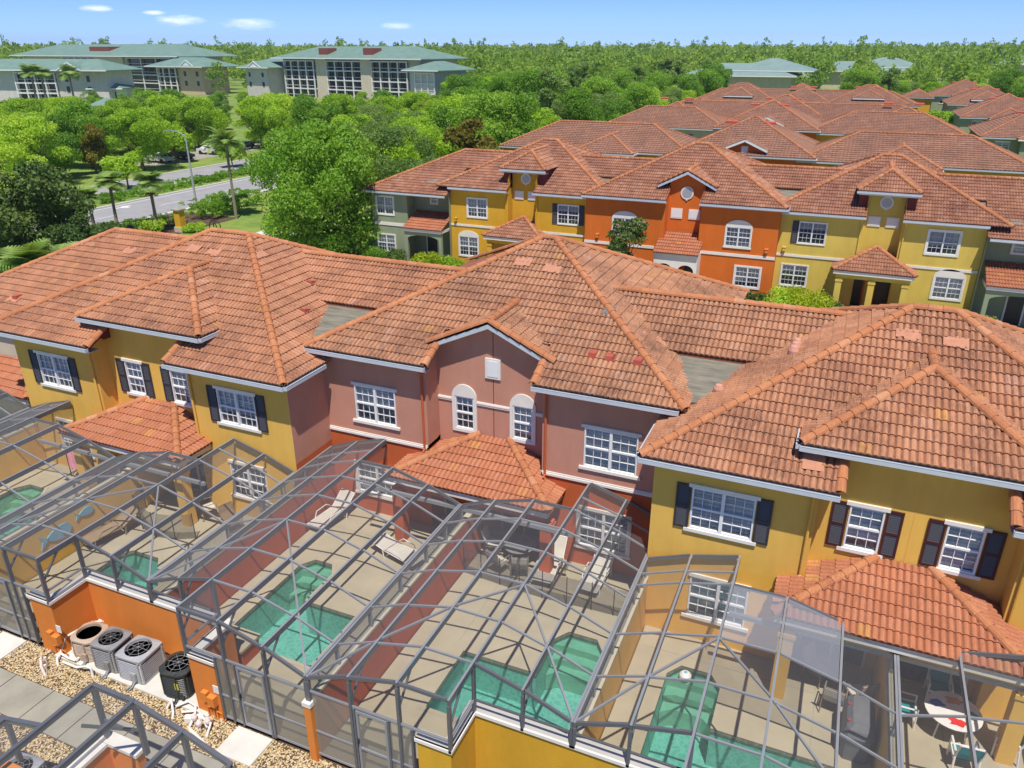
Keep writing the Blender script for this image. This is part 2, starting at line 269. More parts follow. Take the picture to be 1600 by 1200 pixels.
# ------------------------------------------------------------------ mesh helpers
class MB:
    def __init__(s): s.v = []; s.f = []
    def add(s, vs, fs):
        o = len(s.v); s.v.extend([tuple(map(float, v)) for v in vs]); s.f.extend([tuple(o+i for i in f) for f in fs]); return s
    def quad(s, a, b, c, d): return s.add([a, b, c, d], [(0, 1, 2, 3)])
    def poly(s, pts): return s.add(pts, [tuple(range(len(pts)))])
    def box(s, x0, x1, y0, y1, z0, z1):
        return s.add([(x0, y0, z0), (x1, y0, z0), (x1, y1, z0), (x0, y1, z0), (x0, y0, z1), (x1, y0, z1), (x1, y1, z1), (x0, y1, z1)],
                     [(3, 2, 1, 0), (4, 5, 6, 7), (0, 1, 5, 4), (1, 2, 6, 5), (2, 3, 7, 6), (3, 0, 4, 7)])
    def beam(s, p, q, w, h, up=(0, 0, 1)):
        p = Vector(p); q = Vector(q); d = (q-p).normalized(); u = Vector(up)
        if abs(d.dot(u)) > .95: u = Vector((0, 1, 0))
        a = d.cross(u).normalized()*w/2; b = a.cross(d).normalized()*h/2
        P = [p-a-b, p+a-b, p+a+b, p-a+b, q-a-b, q+a-b, q+a+b, q-a+b]
        return s.add(P, [(3, 2, 1, 0), (4, 5, 6, 7), (0, 1, 5, 4), (1, 2, 6, 5), (2, 3, 7, 6), (3, 0, 4, 7)])
    def tube(s, pts, r, n=6, cap=True):
        pts = [Vector(p) for p in pts]; rs = r if isinstance(r, (list, tuple)) else [r]*len(pts)
        o = len(s.v); prev = None
        for i, p in enumerate(pts):
            d = (pts[min(i+1, len(pts)-1)]-pts[max(i-1, 0)]).normalized()
            if prev is None: a = d.orthogonal().normalized()
            else: a = (prev-d*prev.dot(d)); a = a.normalized() if a.length > 1e-6 else d.orthogonal().normalized()
            prev = a; b = d.cross(a)
            for k in range(n):
                t = 2*math.pi*k/n; s.v.append(tuple(p+(a*math.cos(t)+b*math.sin(t))*rs[i]))
        for i in range(len(pts)-1):
            for k in range(n): s.f.append((o+i*n+k, o+i*n+(k+1) % n, o+(i+1)*n+(k+1) % n, o+(i+1)*n+k))
        if cap:
            s.f.append(tuple(o+k for k in range(n))[::-1]); s.f.append(tuple(o+(len(pts)-1)*n+k for k in range(n)))
        return s
    def prism(s, poly, z0, z1):
        n = len(poly); return s.add([(x, y, z0) for x, y in poly]+[(x, y, z1) for x, y in poly],
            [tuple(range(n))[::-1], tuple(range(n, 2*n))]+[(i, (i+1) % n, n+(i+1) % n, n+i) for i in range(n)])
    def lathe(s, c, prof, n=16):
        o = len(s.v)
        for r, z in prof:
            for k in range(n): t = 2*math.pi*k/n; s.v.append((c[0]+r*math.cos(t), c[1]+r*math.sin(t), c[2]+z))
        for i in range(len(prof)-1):
            for k in range(n): s.f.append((o+i*n+k, o+i*n+(k+1) % n, o+(i+1)*n+(k+1) % n, o+(i+1)*n+k))
        s.f.append(tuple(o+(len(prof)-1)*n+k for k in range(n))); return s
BASE = {}
def tag(o, label=None, cat=None, group=None, kind=None):
    if label: o['label'] = label
    if cat: o['category'] = cat
    if group: o['group'] = group
    if kind: o['kind'] = kind
    return o
def thing(name, label, cat, loc=(0, 0, 0), group=None, rz=0):
    o = bpy.data.objects.new(name, None); COL.objects.link(o); o.location = loc; o.rotation_euler = (0, 0, rz)
    o.empty_display_size = .3; BASE[o] = Vector(loc); return tag(o, label, cat, group)
def base(o):
    return BASE[o] if o in BASE else Vector((0, 0, 0))
def mesh(name, mb, m):
    me = bpy.data.meshes.new(name); me.from_pydata(mb.v, [], mb.f); me.update()
    if m: me.materials.append(m)
    return me
def mesh_np(name, V, loops, starts, m, tint=None, smooth=False):
    me = bpy.data.meshes.new(name); me.vertices.add(len(V)); me.vertices.foreach_set('co', np.asarray(V, np.float32).ravel())
    me.loops.add(len(loops)); me.loops.foreach_set('vertex_index', np.asarray(loops, np.int32))
    me.polygons.add(len(starts)); me.polygons.foreach_set('loop_start', np.asarray(starts, np.int32))
    if smooth: me.polygons.foreach_set('use_smooth', np.ones(len(starts), bool))
    if tint is not None:
        a = me.attributes.new('tint', 'FLOAT', 'POINT'); a.data.foreach_set('value', np.asarray(tint, np.float32))
    me.update(calc_edges=True); me.validate()
    if m: me.materials.append(m)
    return me
def quads_np(name, V4, m, tint=None, smooth=False):
    """V4: (n,4,3) -> mesh of loose quads"""
    n = len(V4); t = None if tint is None else np.repeat(tint, 4)
    return mesh_np(name, V4.reshape(-1, 3), np.arange(n*4), np.arange(n)*4, m, t, smooth)
def link(name, me, parent=None, mw=None, loc=None):
    o = bpy.data.objects.new(name, me); COL.objects.link(o)
    if parent is not None: o.parent = parent
    if mw is not None: o.matrix_local = mw
    if loc is not None: o.location = loc
    return o
def part(name, mb, m, parent, label=None, local=False):
    """one mesh object under a thing (mb in world coordinates unless local)"""
    b = Vector((0, 0, 0)) if local else base(parent)
    if b.length: mb.v = [(v[0]-b.x, v[1]-b.y, v[2]-b.z) for v in mb.v]
    o = link(name, mesh(name, mb, m), parent); BASE[o] = b
    if label: o['label'] = label
    return o
def part_np(name, me, parent):
    o = link(name, me, parent); b = base(parent); BASE[o] = b
    if b.length: me.transform(Matrix.Translation(-b))
    return o
def struct(name, mb, m):
    o = link(name, mesh(name, mb, m)); return tag(o, kind='structure')
def inst(name, me, parent, Mw):
    """shared-mesh piece placed by a world matrix"""
    return link(name, me, parent, Matrix.Translation(-base(parent)) @ Mw)
CAMF = np.array(camo.rotation_euler.to_matrix().transposed()); CAMC = np.array((0, 0, 16.0))
# ------------------------------------------------------------------ roofs
TW, TE = .33, .37
def tile_quads(S, full=True):
    """double-roll tile: S facets across; quads as (a along eave, b up slope, h off the deck)"""
    us = np.linspace(0, TW, S+1); k = 2 if full else 1
    prof = .056*np.abs(np.sin(np.pi*k*us/TW))**.75
    q = []
    for i in range(S):
        a0, a1 = us[i], us[i+1]; p0, p1 = prof[i], prof[i+1]
        q.append([(a0, 0, p0+.058), (a1, 0, p1+.058), (a1, TE+.015, p1+.012), (a0, TE+.015, p0+.012)])
        q.append([(a0, 0, p0-.012), (a1, 0, p1-.012), (a1, 0, p1+.058), (a0, 0, p0+.058)])
    return np.array(q)
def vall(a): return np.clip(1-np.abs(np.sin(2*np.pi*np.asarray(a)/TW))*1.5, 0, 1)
TQ = {8: tile_quads(8), 4: tile_quads(4), 2: tile_quads(2, False)}
def tile_mesh(m):
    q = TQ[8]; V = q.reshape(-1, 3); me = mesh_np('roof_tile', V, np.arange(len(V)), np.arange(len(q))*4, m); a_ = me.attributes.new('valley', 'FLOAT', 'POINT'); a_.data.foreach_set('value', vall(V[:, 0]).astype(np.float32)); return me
TILE_ME = {}
def clip_poly(pts, hp):
    """Sutherland-Hodgman: pts list of (a,b,h) against half planes n.x>=d"""
    for nx, ny, d in hp:
        out = []
        for i in range(len(pts)):
            p, q = pts[i], pts[(i+1) % len(pts)]
            sp = nx*p[0]+ny*p[1]-d; sq = nx*q[0]+ny*q[1]-d
            if sp >= -1e-9: out.append(p)
            if (sp > 1e-9 and sq < -1e-9) or (sp < -1e-9 and sq > 1e-9):
                t = sp/(sp-sq); out.append(tuple(p[k]+t*(q[k]-p[k]) for k in range(3)))
        pts = out
        if len(pts) < 3: return []
    return pts
def halfplanes(P2):
    c = P2.mean(0); hp = []
    for i in range(len(P2)):
        a, b = P2[i], P2[(i+1) % len(P2)]; d = b-a; l = np.hypot(*d)
        if l < 1e-6: continue
        n = np.array([-d[1], d[0]])/l
        if n@(c-a) < 0: n = -n
        hp.append((n[0], n[1], float(n@a)))
    return hp
class Roof:
    """collects tiled faces of one house; finish() makes single tiles (nearest 300 in view) and one joined remainder"""
    def __init__(s, S, near=True): s.S = S; s.near = near; s.faces = []; s.caps = []
    def face(s, polys, o, u, m):
        """polys: convex 3D polygons in one plane; o origin on the eave, u eave direction (slope rises to its left seen from above)"""
        o = np.array(o, float); u = np.array(u, float); u /= np.linalg.norm(u)
        P = [np.array(p, float) for p in polys]
        n = np.cross(P[0][1]-P[0][0], P[0][2]-P[0][0]); n /= np.linalg.norm(n)
        if n[2] < 0: n = -n
        v = np.cross(n, u)
        if v[2] < 0: u = -u; v = np.cross(n, u)
        s.faces.append((P, o, u, v, n, m))
    def cap(s, p, q, m='cap', r=1.0): s.caps.append((Vector(p), Vector(q), m, r))
    def finish(s, house, roofpart, singles=300):
        full = {}; extra = {}
        for P, o, u, v, n, m in s.faces:
            P2 = [np.stack([(p-o)@u, (p-o)@v], 1) for p in P]; hps = [halfplanes(p) for p in P2]
            al = np.concatenate(P2); lo = al.min(0); hi = al.max(0)
            I, J = np.meshgrid(np.arange(math.floor(lo[0]/TW)-1, math.ceil(hi[0]/TW)+1), np.arange(math.floor((lo[1]+.01)/TE), math.ceil(hi[1]/TE)+1))
            off = np.stack([I.ravel()*TW, J.ravel()*TE], 1)
            cor = off[:, None, :]+np.array([(0, 0.002), (TW, 0.002), (TW, TE), (0, TE)])[None]
            anyin = np.zeros(cor.shape[:2], bool); touch = np.zeros(len(off), bool)
            for hp in hps:
                sd = np.stack([cor[..., 0]*a+cor[..., 1]*b-d for a, b, d in hp], -1)
                anyin |= (sd >= -.004).all(-1); touch |= ~(sd < 0).all(1).any(-1)
            isfull = anyin.all(1)
            full.setdefault(m, []).append((off[isfull], o, u, v, n))
            q = TQ[s.S]; tv = []
            for of in off[touch & ~isfull]:
                tn = RNG.random(); jl = RNG.normal(0, .002)
                for hp in hps:
                    for quad in q:
                        vl = float(vall(quad[:, 0]).mean())
                        pts = [(of[0]+a, of[1]+b, h+jl) for a, b, h in quad]
                        ins = [all(nx*p[0]+ny*p[1]-d >= -1e-9 for p in pts) for nx, ny, d in hp]
                        if all(ins): c = pts
                        else:
                            if any(all(nx*p[0]+ny*p[1]-d < 0 for p in pts) for nx, ny, d in hp): continue
                            c = clip_poly(pts, hp)
                        if len(c) >= 3: tv.append(([o+u*a+v*b+n*h for a, b, h in c], tn, vl))
            extra.setdefault(m, []).extend(tv)
        # choose the singles
        cand = []
        if s.near and singles:
            for m, lst in full.items():
                for k, (of, o, u, v, n) in enumerate(lst):
                    if not len(of): continue
                    pos = o+of[:, :1]*u+of[:, 1:]*v; c = (pos-CAMC)@CAMF.T
                    px = 800-1205*c[:, 0]/c[:, 2]; py = 600+1205*c[:, 1]/c[:, 2]
                    vis = (c[:, 2] < 0) & (px > 0) & (px < 1600) & (py > 0) & (py < 1200) & ((pos-CAMC)@n < 0)
                    for i in np.nonzero(vis)[0]: cand.append((-c[i, 2], m, k, i))
            cand.sort(); cand = cand[:singles]
        pick = {}
        for _, m, k, i in cand: pick.setdefault((m, k), set()).add(i)
        for m, lst in full.items():
            Vq = []; T = []; VV = []
            for k, (of, o, u, v, n) in enumerate(lst):
                ch = pick.get((m, k), set())
                keep = np.array([i for i in range(len(of)) if i not in ch], int)
                rot = np.array([u, v, n]).T
                if m not in TILE_ME: TILE_ME[m] = tile_mesh(M[m])
                for i in ch:
                    p = o+u*of[i, 0]+v*of[i, 1]+n*RNG.normal(0, .0025)
                    Mw = Matrix([list(rot[r])+[p[r]] for r in range(3)]+[[0, 0, 0, 1]])
                    t = inst('roof_tile', TILE_ME[m], roofpart, Mw); t['single'] = 1.0
                if len(keep):
                    q = TQ[s.S]; loc = of[keep]
                    a = loc[:, 0, None, None]+q[None, :, :, 0]; b = loc[:, 1, None, None]+q[None, :, :, 1]
                    h = np.broadcast_to(q[None, :, :, 2], a.shape)+RNG.normal(0, .0025, (len(keep), 1, 1))
                    W3 = o+a[..., None]*u+b[..., None]*v+h[..., None]*n
                    Vq.append(W3.reshape(-1, 4, 3)); T.append(np.repeat(RNG.random(len(keep)), len(q))); VV.append(np.tile(vall(q[..., 0]).ravel(), len(keep)))
            V = []; loops = []; st = []; tn = []; vn = []
            cnt = 0
            if Vq:
                A = np.concatenate(Vq); V.append(A.reshape(-1, 3)); cnt = len(A)*4; loops = list(range(cnt)); st = list(range(0, cnt, 4)); tn.append(np.repeat(np.concatenate(T), 4)); vn = [np.concatenate(VV)]
            ex = []; et = []; ev = []
            for pts, t, vl in extra.get(m, []):
                st.append(cnt); loops.extend(range(cnt, cnt+len(pts))); cnt += len(pts); ex.extend(pts); et += [t]*len(pts); ev += [vl]*len(pts)
            if ex: V.append(np.array(ex)); tn.append(np.array(et)); vn.append(np.array(ev))
            if V:
                me = mesh_np('roof_tiles', np.concatenate(V), loops, st, M[m], np.concatenate(tn))
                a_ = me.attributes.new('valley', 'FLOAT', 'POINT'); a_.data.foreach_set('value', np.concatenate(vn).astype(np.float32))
                tag(part_np('roof_tiles', me, roofpart), kind='stuff')
        # ridge caps
        joined = MB(); tj = []
        for p, q, m, r in s.caps:
            d = (q-p); Ln = d.length; d = d/Ln; k = max(1, round(Ln/.39)); stp = Ln/k
            z = Vector((0, 0, 1)); y = z.cross(d)
            y = y.normalized() if y.length > 1e-4 else Vector((0, 1, 0)); zz = d.cross(y)
            for i in range(k):
                o = p+d*stp*i+zz*.02
                Mw = Matrix([[d[c]*stp/.39, y[c]*r, zz[c]*r, o[c]] for c in range(3)]+[[0, 0, 0, 1]])
                if s.near:
                    t = inst('ridge_cap', CAP_ME(m), roofpart, Mw); t['single'] = 1.0
                else:
                    n0 = len(joined.v); joined.add([Mw @ Vector(v) for v in CAPV], CAPF); tj += [random.random()]*(len(joined.v)-n0)
        if joined.v:
            V = np.array(joined.v); lo = [i for f in joined.f for i in f]; stt = np.cumsum([0]+[len(f) for f in joined.f[:-1]])
            tag(part_np('ridge_caps', mesh_np('ridge_caps', V, lo, stt, M['cap'], tj), roofpart), kind='stuff')
def _cap():
    n = 6; V = []; F = []
    for x, r in ((0, .145), (.43, .118)):
        for k in range(n+1):
            t = math.pi*k/n; V.append((x, -r*math.cos(t), r*math.sin(t)*.95-.015))
    for k in range(n): F.append((k, n+1+k, n+2+k, k+1))
    b = len(V)
    for k in range(n+1):
        t = math.pi*k/n; V.append((0, -.118*math.cos(t), .118*math.sin(t)*.95-.02))
    for k in range(n): F.append((k, k+1, b+k+1, b+k))
    return V, F
CAPV, CAPF = _cap(); _CM = {}
def CAP_ME(m):
    if m not in _CM: _CM[m] = mesh('ridge_cap', type('X', (), dict(v=CAPV, f=CAPF))(), M[m])
    return _CM[m]
class Hip:
    """hip roof over a rectangle of eaves; ridge along the longer side"""
    def __init__(s, x0, x1, y0, y1, z, k): s.x0, s.x1, s.y0, s.y1, s.z, s.k = x0, x1, y0, y1, z, k; s.d = min(y1-y0, x1-x0)/2
    def zt(s): return s.z+s.k*s.d
    def ridge(s):
        if (s.x1-s.x0) >= (s.y1-s.y0): ym = (s.y0+s.y1)/2; return (s.x0+s.d, ym, s.zt()), (s.x1-s.d, ym, s.zt())
        xm = (s.x0+s.x1)/2; return (xm, s.y0+s.d, s.zt()), (xm, s.y1-s.d, s.zt())
    def pts(s):
        A, B = s.ridge(); c = [(s.x0, s.y0, s.z), (s.x1, s.y0, s.z), (s.x1, s.y1, s.z), (s.x0, s.y1, s.z)]
        if (s.x1-s.x0) >= (s.y1-s.y0): return dict(front=[c[0], c[1], B, A], right=[c[1], c[2], B], back=[c[2], c[3], A, B], left=[c[3], c[0], A])
        return dict(front=[c[0], c[1], A], right=[c[1], c[2], B, A], back=[c[2], c[3], B], left=[c[3], c[0], A, B])
    def front_z(s, y): return s.z+s.k*(y-s.y0)
    def notch(s, gaps, yc):
        """front face without its lower strip (below yc) over the x-intervals gaps"""
        t = yc-s.y0; zc = s.front_z(yc); A, B = s.ridge(); polys = [[(s.x0+t, yc, zc), (s.x1-t, yc, zc), B, A]]
        xs = [s.x0]+[g for gp in gaps for g in gp]+[s.x1]
        for a, b in zip(xs[::2], xs[1::2]):
            a2 = a+t if a == s.x0 else a; b2 = b-t if b == s.x1 else b
            polys.append([(a, s.y0, s.z), (b, s.y0, s.z), (b2, yc, zc), (a2, yc, zc)])
        return polys
def dedupe(P):
    out = []
    for p in P:
        if not out or (Vector(p)-Vector(out[-1])).length > 1e-4: out.append(p)
    return out
def add_hip(roof, deck, h, m, front=None, capm='cap', sides=('front', 'right', 'left'), caps=True, capsel=None):
    F = h.pts(); dirs = dict(front=(1, 0, 0), right=(0, 1, 0), back=(-1, 0, 0), left=(0, -1, 0))
    org = dict(front=F['front'][0], right=F['right'][0], back=F['back'][0], left=F['left'][0])
    for nme in ('front', 'right', 'back', 'left'):
        polys = front if (nme == 'front' and front) else [dedupe(F[nme])]
        for p in polys: deck.poly([(x, y, z-.012) for x, y, z in p])
        if nme in sides: roof.face(polys, org[nme], dirs[nme], m)
    if caps:
        A, B = h.ridge(); c = F['front'][0], F['front'][1], F['back'][0], F['back'][1]
        up = lambda p: (p[0], p[1], p[2]+.05)
        ls = dict(fl=(c[0], A), fr=(c[1], B if (h.x1-h.x0) >= (h.y1-h.y0) else A), br=(c[2], B), bl=(c[3], A if (h.x1-h.x0) >= (h.y1-h.y0) else B), r=(A, B))
        for k2, (p, q) in ls.items():
            if capsel and k2 not in capsel: continue
            if (Vector(p)-Vector(q)).length > .2: roof.cap(up(p), up(q), capm)
def gutter(house, p, q, out, soffit=.42, drop=.0, m='gutter'):
    """aluminium eave gutter with fascia and soffit: p,q eave ends (tile edge), out = outward unit vector"""
    p = Vector(p); q = Vector(q); o = Vector(out); g = MB(); i = MB()
    def seg(a0, a1, z0, z1, mb):
        v = [p+o*a0, q+o*a0, q+o*a1, p+o*a1]
        mb.add([(w.x, w.y, w.z+z0) for w in v]+[(w.x, w.y, w.z+z1) for w in v], [(3, 2, 1, 0), (4, 5, 6, 7), (0, 1, 5, 4), (1, 2, 6, 5), (2, 3, 7, 6), (3, 0, 4, 7)])
    seg(.085, .11, -.135, -.005, g); seg(-.02, .085, -.135, -.115, g); seg(-.045, -.02, -.20, .0, g); seg(.075, .115, -.012, .004, g)
    seg(-soffit, -.045, -.20, -.185, g)
    seg(-.018, .083, -.113, -.075, i)
    for e, sg in ((p, -1), (q, 1)):
        d = (q-p).normalized(); a = e
        v = [a+o*-.02, a+o*.11, a+o*.11+d*sg*.012, a+o*-.02+d*sg*.012]
        g.add([(w.x, w.y, w.z-.135) for w in v]+[(w.x, w.y, w.z-.005) for w in v], [(3, 2, 1, 0), (4, 5, 6, 7), (0, 1, 5, 4), (1, 2, 6, 5), (2, 3, 7, 6), (3, 0, 4, 7)])
    gp = part('gutter', g, M[m], house); part('gutter_trough', i, M['gutter_in'], gp)
    return gp
def downspout(house, x, y, z0, z1, m, kick=.18):
    b = MB(); b.tube([(x, y-.35, z1), (x, y-.30, z1-.06), (x, y-.07, z1-.30), (x, y-.06, z0+.12), (x+.0, y-kick, z0)], .042, 8)
    part('downspout', b, M[m], house)
# ------------------------------------------------------------------ windows and facades
_PANE = {}
def pane_mesh(w, h):
    k = (round(w, 3), round(h, 3))
    if k not in _PANE:
        b = MB(); b.quad((0, 0, 0), (w, 0, 0), (w, 0, h), (0, 0, h)); _PANE[k] = mesh('pane', b, M['glass'])
    return _PANE[k]
def window(house, Y, xc, z0, z1, w, twin=True, panes=True, arch=0, shut='', lintel=.10, sill=.14, rim=0, blind=.9, shm='shutter', cols=3, muntin=True):
    """double-hung window set in a wall facing -Y; returns the hole"""
    x0, x1 = xc-w/2, xc+w/2; f = MB(); t = .045; blind = min(1, max(.35, blind+random.uniform(-.28, .1)))
    f.box(x0, x0+t, Y-.03, Y+.08, z0, z1); f.box(x1-t, x1, Y-.03, Y+.08, z0, z1)
    f.box(x0+t, x1-t, Y-.03, Y+.08, z0, z0+t); f.box(x0+t, x1-t, Y-.03, Y+.08, z1-t, z1)
    units = [(x0+t, x1-t)]
    if twin:
        f.box(xc-.045, xc+.045, Y-.035, Y+.075, z0+t, z1-t); units = [(x0+t, xc-.045), (xc+.045, x1-t)]
    zm = (z0+z1)/2; cells = []
    for a, b in units:
        f.box(a, b, Y-.01, Y+.07, zm-.028, zm+.028)
        for lo, hi in ((z0+t, zm-.028), (zm+.028, z1-t)):
            cw = (b-a)/cols; ch = (hi-lo)/2
            for i in range(cols):
                for j in range(2): cells.append((a+i*cw, lo+j*ch, cw, ch))
            if muntin:
                for i in range(1, cols): f.box(a+i*cw-.008, a+i*cw+.008, Y+.02, Y+.05, lo, hi)
                f.box(a, b, Y+.018, Y+.052, lo+ch-.008, lo+ch+.008)
    wp = part('window', f, M['white'], house)
    if panes:
        for a, lo, cw, ch in cells: inst('pane', pane_mesh(cw, ch), wp, Matrix.Translation((a, Y+.06, lo)))
    else:
        g = MB(); g.quad((x0+t, Y+.06, z0+t), (x1-t, Y+.06, z0+t), (x1-t, Y+.06, z1-t), (x0+t, Y+.06, z1-t)); part('pane', g, M['glass'], wp)
    zb = z1-(z1-z0)*blind
    bl = MB()
    if blind > 0: bl.quad((x0, Y+.105, zb), (x1, Y+.105, zb), (x1, Y+.105, z1), (x0, Y+.105, z1)); part('blind', bl, M['blind'], wp)
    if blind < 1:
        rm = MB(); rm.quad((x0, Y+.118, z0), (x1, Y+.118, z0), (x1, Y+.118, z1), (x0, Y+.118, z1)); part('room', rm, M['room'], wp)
    tr = MB()
    if lintel: part('lintel', MB().box(x0-lintel, x1+lintel, Y-.06, Y-.002, z1+.003, z1+.11), M['trim'], wp)
    if sill: part('sill', MB().box(x0-sill, x1+sill, Y-.075, Y-.002, z0-.10, z0-.003), M['trim'], wp)
    if rim:
        tr.box(x0-rim, x0-.003, Y-.05, Y-.002, z0-rim, z1); tr.box(x1+.003, x1+rim, Y-.05, Y-.002, z0-rim, z1); tr.box(x0-.003, x1+.003, Y-.05, Y-.002, z0-rim, z0-.003)
        if not arch: tr.box(x0-rim, x1+rim, Y-.05, Y-.002, z1+.003, z1+rim)
    if arch:
        n = 14; R0 = w/2+rim; P = [(xc-R0, z1+.003), (xc+R0, z1+.003)]+[(xc+R0*math.cos(math.pi*i/n), z1+.003+arch*math.sin(math.pi*i/n)) for i in range(1, n)]
        k = len(P); tr.add([(x, Y-.05, z) for x, z in P]+[(x, Y-.002, z) for x, z in P], [tuple(range(k)), tuple(range(k, 2*k))[::-1]]+[(i, k+i, k+(i+1) % k, (i+1) % k) for i in range(k)])
    if tr.v: part('window_surround', tr, M['trim'], wp)
    for sd in shut:
        sw = .40; a = x0-.03-sw if sd == 'l' else x1+.03
        shutter(house, a, a+sw, Y, z0-.02, z1+.06, shm)
    return (x0, x1, z0, z1)
def shutter(house, a, b, Y, z0, z1, shm):
    s = MB(); t = .055; zm = (z0+z1)/2-.02
    s.box(a, a+t, Y-.05, Y-.003, z0, z1); s.box(b-t, b, Y-.05, Y-.003, z0, z1)
    for c, d in ((z0, z0+.07), (zm, zm+.07), (z1-.07, z1)): s.box(a+t, b-t, Y-.05, Y-.003, c, d)
    sp = part('shutter', s, M[shm], house); l = MB()
    for lo, hi in ((z0+.07, zm), (zm+.07, z1-.07)):
        n = 10; st = (hi-lo)/n
        for i in range(n): l.add([(a+t, Y-.012, lo+i*st), (b-t, Y-.012, lo+i*st), (b-t, Y-.012, lo+i*st), (b-t, Y-.036, lo+i*st), (a+t, Y-.036, lo+i*st), (b-t, Y-.012, lo+(i+1)*st), (a+t, Y-.012, lo+(i+1)*st)], [(4, 3, 5, 6), (0, 1, 3, 4)])
    part('louvre', l, M['louvre'], sp)
def facade(mb, x0, x1, Y, z0, z1, holes=(), depth=.12):
    """wall panel facing -Y with rectangular openings and reveals"""
    xs = sorted({x0, x1, *[h[0] for h in holes], *[h[1] for h in holes]}); zs = sorted({z0, z1, *[h[2] for h in holes], *[h[3] for h in holes]})
    for a, b in zip(xs, xs[1:]):
        for c, d in zip(zs, zs[1:]):
            if a < x0 or b > x1 or c < z0 or d > z1: continue
            if any(h[0]-1e-6 <= a and b <= h[1]+1e-6 and h[2]-1e-6 <= c and d <= h[3]+1e-6 for h in holes): continue
            mb.quad((a, Y, c), (b, Y, c), (b, Y, d), (a, Y, d))
    for a, b, c, d in holes:
        e = Y+depth
        mb.quad((a, Y, c), (a, e, c), (a, e, d), (a, Y, d)); mb.quad((b, e, c), (b, Y, c), (b, Y, d), (b, e, d))
        mb.quad((a, Y, c), (b, Y, c), (b, e, c), (a, e, c)); mb.quad((a, e, d), (b, e, d), (b, Y, d), (a, Y, d))
def split_holes(holes, z):
    """same facade cut at height z: holes below and above"""
    return [h for h in holes if h[3] <= z+.3], [h for h in holes if h[2] >= z-.3]
# ------------------------------------------------------------------ front terrace (three coloured blocks and the start of a fourth)
def roof_vents(house, pts, k, m='vent'):
    for x, y, z in pts:
        b = MB(); s = k
        b.add([(x-.13, y-.16, z-.16*s+.02), (x+.13, y-.16, z-.16*s+.02), (x+.13, y+.16, z+.16*s+.02), (x-.13, y+.16, z+.16*s+.02),
               (x-.12, y-.15, z+.16), (x+.12, y-.15, z+.16), (x+.12, y+.15, z+.16*s+.09), (x-.12, y+.15, z+.16*s+.09)],
              [(0, 1, 5, 4), (4, 5, 6, 7), (1, 2, 6, 5), (3, 0, 4, 7), (2, 3, 7, 6)])
        part('roof_vent', b, M[m], house)
def patch(house, x, y, z, k, m='patch', w=.75, h=.5, side='front'):
    b = MB(); e = .10
    w *= .85; h *= .7; n = 6; e = .115
    for i in range(n):
        a0 = -w/2+w*i/n; a1 = -w/2+w*(i+1)/n; j0 = random.uniform(-.06, .06); j1 = random.uniform(-.06, .06)
        if side == 'front': b.quad((x+a0, y-h/2+j0, z+k*(-h/2+j0)+e), (x+a1, y-h/2+j0, z+k*(-h/2+j0)+e), (x+a1, y+h/2+j1, z+k*(h/2+j1)+e), (x+a0, y+h/2+j1, z+k*(h/2+j1)+e))
        else: b.quad((x-h/2+j0, y+a0, z-k*(-h/2+j0)+e), (x+h/2+j1, y+a0, z-k*(h/2+j1)+e), (x+h/2+j1, y+a1, z-k*(h/2+j1)+e), (x-h/2+j0, y+a1, z-k*(-h/2+j0)+e))
    part('mortar_patch', b, M[m], house)
def porch(house, roof, deck, cx, hw, y0, yw, z0, k, tile='tile_new', wall='yellow', cols=(), floor_z=0, capm='cap', ceil=True, gut='trim'):
    """lean-to hip roof on columns against the wall at yw"""
    dy = yw-y0; zt = z0+k*dy; xt = hw-dy
    A = (cx-hw, y0, z0); B = (cx+hw, y0, z0); Cc = (cx+xt, yw, zt); D = (cx-xt, yw, zt)
    roof.face([[A, B, Cc, D]], A, (1, 0, 0), tile); roof.face([[B, (cx+hw, yw, z0), Cc]], B, (0, 1, 0), tile); roof.face([[(cx-hw, yw, z0), A, D]], (cx-hw, yw, z0), (0, -1, 0), tile)
    for p in ([A, B, Cc, D], [B, (cx+hw, yw, z0), Cc], [(cx-hw, yw, z0), A, D]): deck.poly([(x, y, z-.012) for x, y, z in p])
    up = lambda p: (p[0], p[1], p[2]+.05)
    roof.cap(up(A), up(D), capm); roof.cap(up(B), up(Cc), capm)
    b = MB(); z1 = z0-.02
    b.box(cx-hw+.08, cx+hw-.08, y0+.06, y0+.10, z1-.22, z1); b.box(cx-hw+.08, cx-hw+.12, y0+.10, yw, z1-.22, z1); b.box(cx+hw-.12, cx+hw-.08, y0+.10, yw, z1-.22, z1)
    b.box(cx-hw+.12, cx+hw-.12, y0+.10, yw-.002, z1-.2, z1-.17)
    part('porch_fascia', b, M[gut], house)
    b2 = MB(); b2.box(cx-hw+.25, cx+hw-.25, y0+.28, y0+.55, z1-.52, z1-.21)
    part('porch_beam', b2, M[wall], house)
    for x in cols:
        c = MB(); c.box(x-.19, x+.19, y0+.22, y0+.60, floor_z, z1-.525); c.box(x-.225, x+.225, y0+.185, y0+.635, z1-.75, z1-.62); part('porch_column', c, M[wall], house)
